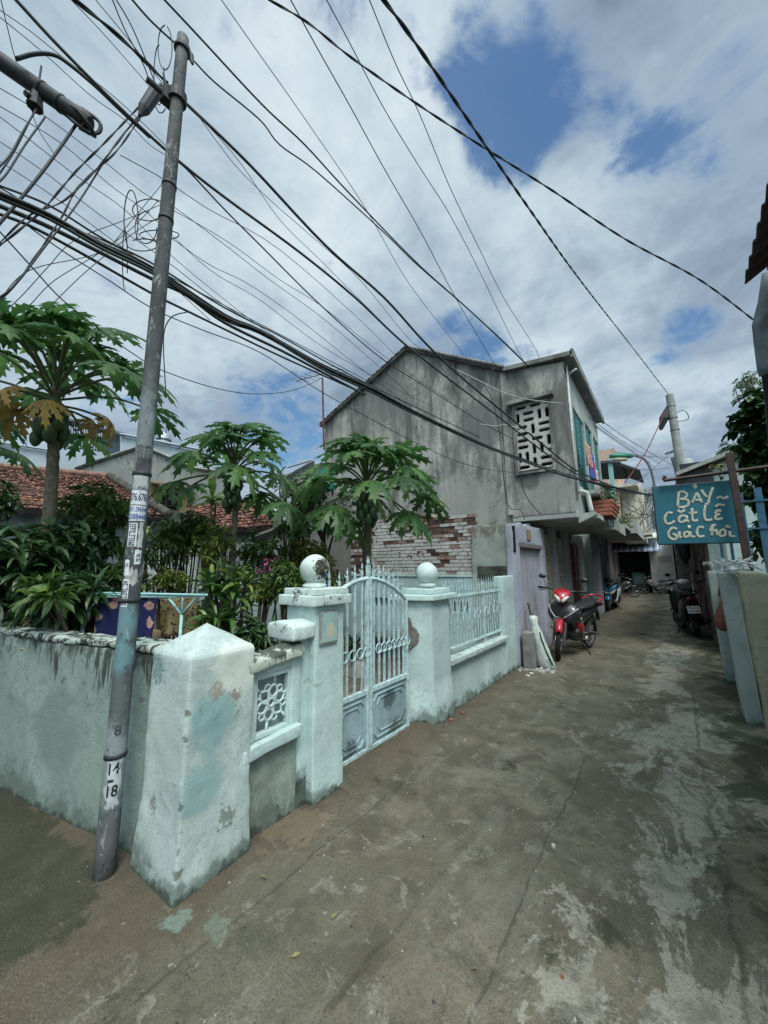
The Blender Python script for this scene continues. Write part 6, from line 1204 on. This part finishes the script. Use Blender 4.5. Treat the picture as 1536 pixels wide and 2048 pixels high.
# antenna
t=root('tv_antenna','rooftop television antenna with thin red-brown mast left of the gable','antenna',(PD(647,850,9).x,PD(647,850,9).y,3.5))
a0=PD(645,757,9); m=MB(); m.tube([PD(648,900,9),a0],.022,6); obj('mast',m,simple('rust_mast',(.17,.06,.05),.3,9),t)
m=MB(); b0,b1=PD(592,762,8.8),PD(682,738,9.2); m.tube([b0,b1],.012,5)
for k in range(9):
    p_=b0.lerp(b1,k/8); L_=.16+.02*k; s_=Vector((.35,.9,.0)).normalized(); m.tube([p_-s_*L_,p_+s_*L_],.006,4)
obj('aerial',m,STL,t)
# ivy and vine on the right
c=PD(1560,860,5.0); bush('vine','dense climbing vine of broad dark leaves spilling down the right edge beside the sign','vine',(c.x,c.y,0),c,(.62,.5,.85),230,.20,.13,leafmat('vine_leaf',(.012,.04,.012),(.03,.085,.022),(.07,.15,.04),.28,.2),70,5,7,.3)
c=PD(1570,980,5.2); bush('vine','lower part of the climbing vine with yellowish leaves above the blue grille','vine',(c.x+.2,c.y,0),c,(.60,.4,.42),110,.17,.11,leafmat('vine_leaf2',(.02,.06,.015),(.06,.14,.03),(.16,.22,.06),.28,.25),71,5,6,.3)
c=PD(1560,1080,5.6); bush('vine','shaded creeper behind the bars of the blue grille','vine',(c.x+.2,c.y,0),c,(.55,.4,.40),110,.15,.09,DKL,72,5,6,.3)
c=PD(1500,770,7.); bush('feathery_tree','light feathery branch tips standing out against the sky beside the dark vine','tree',(c.x+.3,c.y,0),c,(.35,.4,.28),70,.08,.02,MDL,73,9,6,.3)
c=PD(1475,905,14.); bush('feathery_tree','distant feathery treetop above the pale house roof','tree',(c.x+1,c.y,0),c,(.9,.8,.5),140,.22,.05,DKL,74,8,6,.3)
for (a_,b_) in ((1440,880),(1462,905)):
    pass
# ================= motorbikes =================
TYRE=simple('tyre_rubber',(.018,.018,.018),.3,30,.85); ALLOY=simple('alloy',(.28,.29,.30),.15,20,.4,.7); BLKP=simple('black_plastic',(.015,.016,.018),.25,12,.45,0,.5,0); SEATM=simple('seat_vinyl',(.02,.02,.022),.2,20,.6); CHR=simple('chrome',(.45,.46,.47),.08,9,.18,.9)
LENS=simple('headlamp_lens',(.55,.55,.46),.08,20,.12,0,.6,0); REDL=simple('tail_lens',(.07,.006,.008),.2,12,.2)
def glossy(name,c):
    if name in MC: return MC[name]
    a=NT(name,.28,0,.5); a.col(a.mix(a.ramp(a.noise(6,5,.6),.4,.7,0,.25),c,sc3(c,.65))); a.b.inputs['Coat Weight'].default_value=.5; a.b.inputs['Coat Roughness'].default_value=.12; MC[name]=a.m; return a.m
def wheel(parent,yc,R_,w,front,steer=0.,z=None,spokes=5):
    """axle along local x at height R_"""
    z=z or R_; piv=Vector((0,yc,z)); Rz=Matrix.Rotation(steer,4,'Z'); Mx=Matrix.Translation(piv)@Rz
    m=MB(); n=28; prof=[]
    for k in range(9):
        a=math.radians(-100+200*k/8); prof.append((R_-w*.55+w*.55*math.cos(a),w*.5*math.sin(a)))
    m.lathe(prof,(0,0,0),n,ax='X',cap=False); m.xf(Mx); tw=obj('wheel',m,TYRE,parent,smooth=True,local=True)
    m=MB(); m.lathe([(R_-w*.95,-w*.38),(R_-w*.62,-w*.42),(R_-w*.62,w*.42),(R_-w*.95,w*.38),(R_-w*.95,-w*.38)],(0,0,0),n,ax='X',cap=False); m.lathe([(.035,-w*.6),(.045,-w*.5),(.045,w*.5),(.035,w*.6)],(0,0,0),12,ax='X')
    for k in range(spokes):
        a=2*math.pi*k/spokes+.3
        for off in (-.13,.13): m.tube([(0,.03*math.cos(a+off*3),.03*math.sin(a+off*3)),(0,(R_-w*.9)*math.cos(a+off),(R_-w*.9)*math.sin(a+off))],.011 if spokes<9 else .003,5)
    m.xf(Mx); obj('rim',m,ALLOY if front!='k' else BLKP,tw,smooth='auto',local=True)
    if front: m=MB(); m.lathe([(.10,.045),(.10,.05)],(0,0,0),20,ax='X'); m.xf(Mx); obj('brake_disc',m,CHR,tw,local=True)
    return tw
def bike(name,label,loc,rz,style,col,col2,steer=0.,lean_=.10,plate=None,side=1):
    """local frame: +y is forward, z up, wheels on z=0"""
    t=root(name,label,'motorbike' if name=='motorbike' else 'scooter',loc); t.rotation_euler=(0,lean_,rz)
    C1=glossy('paint_%d_%d'%(col[0]*999,col[2]*999),col); C2=glossy('trim_%d_%d'%(col2[0]*999,col2[2]*999),col2); R_=.285 if style=='cub' else .235; w=.075 if style=='cub' else .11
    yf,yr=(.62,-.62) if style=='cub' else (.64,-.60)
    Sx=Matrix.Translation((0,yf-.14,0))@Matrix.Rotation(steer,4,'Z')@Matrix.Translation((0,-(yf-.14),0))
    wf=wheel(t,0,R_,w,True); wf.matrix_local=Matrix.Identity(4)
    # move wheel data to the fork position
    def place(o,Mx):
        for oo in [o]+list(o.children): oo.data.transform(Mx) 
    place(wf,Sx@Matrix.Translation((0,yf,0))); wr=wheel(t,0,R_,w*1.05,False); place(wr,Matrix.Translation((0,yr,0)))
    def part(nm,m,mat,par=None,sm='auto',st=False,bev=0):
        if st: m.xf(Sx)
        return obj(nm,m,mat,par or t,smooth=sm,local=True,bev=bev)
    X=Vector((1,0,0)); Z=Vector((0,0,1))
    # fork
    m=MB()
    for s_ in (-1,1): m.tube([(s_*(w*.5+.03),yf,R_),(s_*.075,yf-.13,R_+.32)],[.024,.028],8)
    m.tube([(-.09,yf-.14,R_+.33),(.09,yf-.14,R_+.33)],.02,6); m.tube([(0,yf-.13,R_+.30),(0,yf-.28,R_+.62)],.03,8); part('fork',m,simple('fork_grey',(.12,.12,.125),.2,12,.4,.6),st=True)
    # front mudguard
    m=MB(); rr=R_+.03; vs=[]; n1=12
    for i in range(n1+1):
        a=math.radians(35+120*i/n1)
        for k in range(7):
            u=(k/6-.5)*2; vs.append((u*(w*.72)*(1-.25*abs(i/n1*2-1)**3),yf+rr*math.cos(a),R_+(rr+.03*(1-u*u))*math.sin(a)-.015*abs(u)))
    m.add(vs,[(i*7+k,i*7+k+1,(i+1)*7+k+1,(i+1)*7+k) for i in range(n1) for k in range(6)]); o=part('front_mudguard',m,C1 if style!='dark' else BLKP,st=True,sm=True); md=o.modifiers.new('s','SOLIDIFY'); md.thickness=.006
    zh=1.0
    # leg shield / front cowl (wide, wraps both sides)
    m=MB()
    if style=='cub':
        m.loft([((0,.50,.60),X*.13,Z*.07),((0,.45,.68),X*.22,Z*.13),((0,.36,.70),X*.255,Z*.17),((0,.24,.66),X*.24,Z*.20),((0,.16,.58),X*.16,Z*.20),((0,.12,.5),X*.10,Z*.16)],18,0,2.3)
    else:
        m.loft([((0,.52,.60),X*.07,Z*.12),((0,.47,.63),X*.15,Z*.19),((0,.40,.62),X*.205,Z*.26),((0,.31,.60),X*.225,Z*.30),((0,.24,.58),X*.20,Z*.30)],18,0,2.5)
    part('front_cowl',m,C2 if style in('cub',) else BLKP,sm=True)
    m=MB()
    if style=='cub':
        for s_ in (-1,1):
            m.tube(spline([(s_*.06,.53,.62),(s_*.15,.49,.70),(s_*.235,.40,.80)],4),.008,6); m.tube(spline([(s_*.262,.36,.66),(s_*.258,.28,.56),(s_*.225,.18,.47)],4),.010,6)
        part('trim_stripe',m,simple('silver_trim',(.50,.50,.50),.1,20,.3,.4),sm=True)
        for s_ in (-1,1):
            m=MB(); m.loft([((s_*.19,.30,.56),X*.02,Z*.07),((s_*.205,.18,.47),X*.022,Z*.08),((s_*.18,.05,.42),X*.022,Z*.07),((s_*.13,-.06,.44),X*.02,Z*.05)],10,0,2.2); part('lower_fairing',m,C1,sm=True)
    else:
        for s_ in (-1,1): m.loft([((s_*.025,.555,.66),X*.02,Z*.05),((s_*.09,.53,.72),X*.05,Z*.07),((s_*.165,.455,.80),X*.05,Z*.06),((s_*.21,.37,.86),X*.02,Z*.04)],12,0,2.2)
        part('front_stripe',m,C1,sm=True)
        m=MB()
        for s_ in (-1,1): m.loft([((s_*.06,.56,.58),X*.03,Z*.03),((s_*.12,.52,.63),X*.05,Z*.045),((s_*.18,.46,.71),X*.025,Z*.05)],12,0,2.2)
        part('indicator_lens',m,LENS,sm=True)
    # handlebar cowl + headlight
    m=MB()
    if style=='cub': m.loft([((0,.515,.90),X*.025,Z*.03),((0,.47,.94),X*.085,Z*.05),((0,.40,.98),X*.125,Z*.055),((0,.31,1.01),X*.13,Z*.045),((0,.24,1.02),X*.06,Z*.02)],16,0,1.8)
    else: m.loft([((0,.44,.99),X*.04,Z*.03),((0,.38,1.01),X*.12,Z*.07),((0,.30,1.03),X*.14,Z*.07),((0,.22,1.03),X*.09,Z*.04)],16,0,2.3)
    hb=part('handlebar_cowl',m,C1 if style=='cub' else (glossy('white_cowl',(.62,.63,.62)) if style=='dark' else BLKP),st=True,sm=True)
    m=MB()
    if style=='cub': [m.loft([(Vector((s_*.022,.540,.885)),X*.018,Z*.03),(Vector((s_*.05,.515,.915)),X*.034+Z*.012*s_,Z*.034),(Vector((s_*.085,.465,.945)),X*.028+Z*.012*s_,Z*.022)],10,0,1.8) for s_ in (-1,1)]
    else: m.loft([((0,.555,.60),X*.03,Z*.02),((0,.54,.60),X*.06,Z*.05),((0,.51,.62),X*.07,Z*.06)],14,0,2.)
    part('headlight',m,LENS,hb if style=='cub' else None,st=True,sm=True)
    m=MB()
    for s_ in (-1,1):
        m.tube(spline([(0,.30,1.0),(s_*.15,.27,1.02),(s_*.24,.22,1.03),(s_*.36,.17,1.02)],3),.013,6); m.tube([(s_*.25,.215,1.03),(s_*.37,.165,1.02)],.02,8); m.tube([(s_*.20,.28,1.0),(s_*.35,.25,.99)],.006,5)
    part('handlebar',m,BLKP,st=True,sm=True)
    for s_ in (-1,1):
        m=MB(); m.tube(spline([(s_*.22,.25,1.03),(s_*.26,.26,1.12),(s_*.30,.24,1.19)],3),.006,5); m.loft([((s_*.31,.262,1.22),X*.05,Z*.03),((s_*.31,.245,1.22),X*.06,Z*.037),((s_*.31,.235,1.22),X*.055,Z*.032)],12,0,2.2)
        part('mirror',m,BLKP,st=True,sm=True)
    # body spine / floor
    m=MB()
    if style=='cub': m.loft([((0,.20,.58),X*.05,Z*.07),((0,.05,.50),X*.055,Z*.07),((0,-.10,.52),X*.07,Z*.09),((0,-.28,.60),X*.11,Z*.12),((0,-.55,.66),X*.12,Z*.10),((0,-.80,.74),X*.08,Z*.06),((0,-.92,.78),X*.03,Z*.03)],16,0,2.6)
    else: m.loft([((0,.30,.34),X*.16,Z*.05),((0,.05,.32),X*.17,Z*.05),((0,-.12,.38),X*.16,Z*.10),((0,-.25,.52),X*.15,Z*.20),((0,-.50,.58),X*.165,Z*.17),((0,-.76,.68),X*.13,Z*.11),((0,-.93,.75),X*.06,Z*.05)],18,0,2.6)
    part('body',m,C2 if style in ('scoot','cub') else C1,sm=True)
    m=MB(); zs_=.06 if style=='cub' else .07
    m.loft([((0,-.08,.70+zs_*.3),X*.07,Z*.03),((0,-.20,.73+zs_*.3),X*.115,Z*.045),((0,-.42,.74+zs_*.3),X*.125,Z*.05),((0,-.62,.79+zs_*.3),X*.12,Z*.05),((0,-.80,.81+zs_*.3),X*.09,Z*.03)],16,0,2.8); part('seat',m,SEATM,sm=True)
    m=MB(); m.tube(spline([(-.12,-.62,.82),(-.13,-.86,.88),(0,-.95,.90),(.13,-.86,.88),(.12,-.62,.82)],4),.014,6); part('grab_rail',m,C1 if style=='cub' else BLKP,sm=True)
    # engine, chain case, swingarm, exhaust, footrests, stands
    m=MB(); m.loft([((-.02,.16,.34),X*.09,Z*.07),((-.02,.06,.32),X*.13,Z*.10),((-.02,-.10,.31),X*.13,Z*.10),((-.02,-.2,.32),X*.08,Z*.07)],14,0,3); m.lathe([(.07,-.15),(.085,-.13),(.085,.13),(.07,.15)],(0,-.04,.31),16,ax='X'); part('engine',m,simple('engine_grey',(.10,.10,.10),.3,20,.5,.5),sm=True)
    m=MB(); m.tube([(.12,-.15,.33),(.10,yr,R_)],[.03,.028],6); m.tube([(-.12,-.15,.33),(-.10,yr,R_)],[.035,.03],6)
    for s_ in (-1,1): m.tube([(s_*.12,yr+.02,R_+.04),(s_*.11,yr+.10,.64)],.026,8)
    part('swingarm',m,BLKP,sm=True)
    m=MB(); m.tube(spline([(.08,.12,.30),(.12,.05,.20),(.14,-.25,.20),(.17,-.45,.24),(.18,-.85,.34)],4),[.018]*9+[.03]*2+[.048]*6,10); part('exhaust',m,simple('exhaust_dark',(.05,.05,.052),.2,12,.4,.6),sm=True)
    m=MB()
    for (y_,z_) in ((.0,.27),(-.42,.33)): m.tube([(-.25,y_,z_),(.25,y_,z_)],.014,6)
    m.tube([(-.12,-.05,.22),(-.26,-.12,.0)],.011,6); part('footrest',m,BLKP,sm=True)
    # rear mudguard, light, plate
    m=MB(); m.loft([((0,-.82,.66),X*.06,Z*.05),((0,-.93,.58),X*.05,Z*.04),((0,-.99,.47),X*.045,Z*.02)],10,0,2.6); part('rear_mudguard',m,BLKP,sm=True)
    m=MB(); m.loft([((0,-.90,.76),X*.09,Z*.04),((0,-.945,.755),X*.10,Z*.045),((0,-.965,.75),X*.07,Z*.03)],12,0,2.4); part('tail_light',m,REDL,sm=True)
    if plate:
        m=MB(); c=Vector((0,-.985,.56)); R3=Matrix.Rotation(math.radians(-18),4,'X'); m.box(-.095,.095,-.003,.003,-.07,.07); m.xf(Matrix.Translation(c)@R3); pl=part('number_plate',m,simple('plate_white',(.55,.57,.56),.1,30,.5),sm=False)
        m=MB()
        for txt,zz in plate:
            vs,fs=textmesh(txt,.062); m.add([(v.x,-.005,v.y+zz) for v in vs],fs)
        m.xf(Matrix.Translation(c)@R3); part('plate_number',m,simple('plate_ink',(.03,.03,.03),.2,30),pl,sm=False)
    return t
# red underbone bike: front wheel towards the camera
p=PG(1113,1317)
th=math.radians(167)
f_=Vector((-math.sin(th),math.cos(th),0)); loc=Vector((p.x,p.y,0))-f_*.62
bike('motorbike','red and black underbone motorbike with pale headlight, parked against the shuttered doors',loc,th,'cub',(.36,.012,.022),(.018,.018,.02),steer=math.radians(22),lean_=-.12).scale=(1.14,1.12,1.14)
p=PG(1216,1222); th=math.radians(180-6); f_=Vector((-math.sin(th),math.cos(th),0))
bike('scooter','blue, white and black scooter facing the camera beside the dark window',Vector((p.x,p.y,0))-f_*.62,th,'scoot',(.03,.22,.40),(.45,.47,.48),steer=.1,lean_=-.08).scale=(1.08,1.08,1.08)
p=PG(1390,1268); th=math.radians(6); f_=Vector((-math.sin(th),math.cos(th),0))
sc_=bike('scooter','black scooter seen from behind with white number plate and white headlight cowl, on the right',Vector((p.x+.02,p.y-.35,0))+f_*.6,th,'dark',(.012,.013,.016),(.015,.016,.02),steer=.45,lean_=-.10,plate=[('78-G1',.028),('424.88',-.034)]); sc_.scale=(1.18,1.12,1.15)
p=PG(1312,1187); bike('motorbike','dark motorbike parked side-on before the corner shop doorway',(p.x+.1,p.y-1.0,0),math.radians(90),'cub',(.02,.02,.022),(.10,.10,.11),lean_=.05)
p=PG(1262,1192); bike('motorbike','black bicycle-thin motorbike half hidden by the house corner, front wheel turned out',(p.x-.35,p.y-1.2,0),math.radians(-62),'cub',(.015,.015,.017),(.02,.02,.02),steer=-.2,lean_=.05)
# step and shoes of clutter
m=MB(); m.rough(-2.2,-1.75,9.5,9.9,.0,.0+.11,.1,.004,.01); m.rough(-2.1,-1.8,14.4,14.9,0,.32,.1,.006,.02)
m=MB(); p=PG(1425,1222); m.rough(p.x-.12,p.x+.14,p.y-.1,p.y+.15,0,.42,.06,.02,.03,warp=lambda q:Vector((q.x+(q.z-.2)*.1,q.y,q.z)))
tag(obj('paint_bucket',m,simple('pale_bucket',(.28,.30,.31),.25,12,.6),smooth=True),'pale battered bucket standing beside the black scooter','bucket')
p=PG(1288,1212); m=MB(); m.add([(p.x-.22,p.y-.3,.006),(p.x+.05,p.y-.22,.012),(p.x+.22,p.y+.1,.006),(p.x+.12,p.y+.22,.01),(p.x-.08,p.y,.014)],[(0,1,2,3,4)]); o=tag(obj('manhole_lid',m,simple('dark_iron',(.035,.035,.035),.3,10,.7)),'dark sheet scrap lying in the middle of the alley','scrap')
p=PG(1284,1268); m=MB(); m.lathe([(.07,.0),(.07,.012),(.05,.014),(.02,.006)],(p.x,p.y,0),16); tag(obj('drain_cap',m,simple('dark_iron',(.035,.035,.035),.3,10,.7),smooth='auto'),'small round dark drain cap in the alley paving','drain cap')
# litter: grit, leaves, paper bits
rnd=random.Random(77); m=MB(); ml=MB()
for k in range(420):
    y_=rnd.uniform(.6,9); x_=rnd.uniform(-2.0,.45); s_=rnd.uniform(.002,.006) if rnd.random()<.9 else rnd.uniform(.006,.012); z_=gz(x_,y_)+.0
    d=[Vector((math.cos(a),math.sin(a),0))*s_*rnd.uniform(.6,1.2) for a in (0,1.25,2.5,3.8,5.)]; c=Vector((x_,y_,z_)); m.add([c+v for v in d]+[c+v*.5+Vector((0,0,s_*.8)) for v in d],[(5,6,7,8,9)]+[(i,(i+1)%5,5+(i+1)%5,5+i) for i in range(5)],0 if rnd.random()<.45 else (1 if rnd.random()<.8 else 2))
for k in range(34):
    y_=rnd.uniform(1.2,7); x_=rnd.uniform(-1.95,.4); leaf(m,Vector((x_,y_,gz(x_,y_)+.006)),Vector((rnd.gauss(0,1),rnd.gauss(0,1),.15)).normalized(),rnd.uniform(.02,.05),.015,.1,rnd,3)
tag(obj('litter',m,[simple('grit_pale',(.38,.37,.33),.2,30,.9),simple('grit_dark',(.06,.055,.05),.2,30,.9),simple('brick_crumb',(.26,.10,.06),.2,30,.9),simple('dry_leaf',(.20,.18,.08),.3,20,.9)]),None,None,kind='stuff')
for nm,(px,py),c,l in (('brick_chip',(925,1427),(.26,.10,.06),'small orange brick chip at the foot of the right gate pillar'),('brick_chip',(902,1441),(.26,.10,.06),'orange brick chip nearest to the gate on the paving'),('paper_scrap',(1056,1352),(.6,.6,.58),'white scrap of paper on the paving before the sack'),('paper_scrap',(1107,1695),(.55,.55,.5),'tiny white fleck of paper in the middle foreground')):
    p=PG(px,py); s_=.022 if nm=='brick_chip' else (.03 if py<1500 else .009); m=MB(); m.rough(p.x-s_,p.x+s_,p.y-s_*.7,p.y+s_*.7,-.004,.018,.012,.004,.006); tag(obj(nm,m,simple(l[:14],c,.2,30,.9),smooth=True),l,'debris')
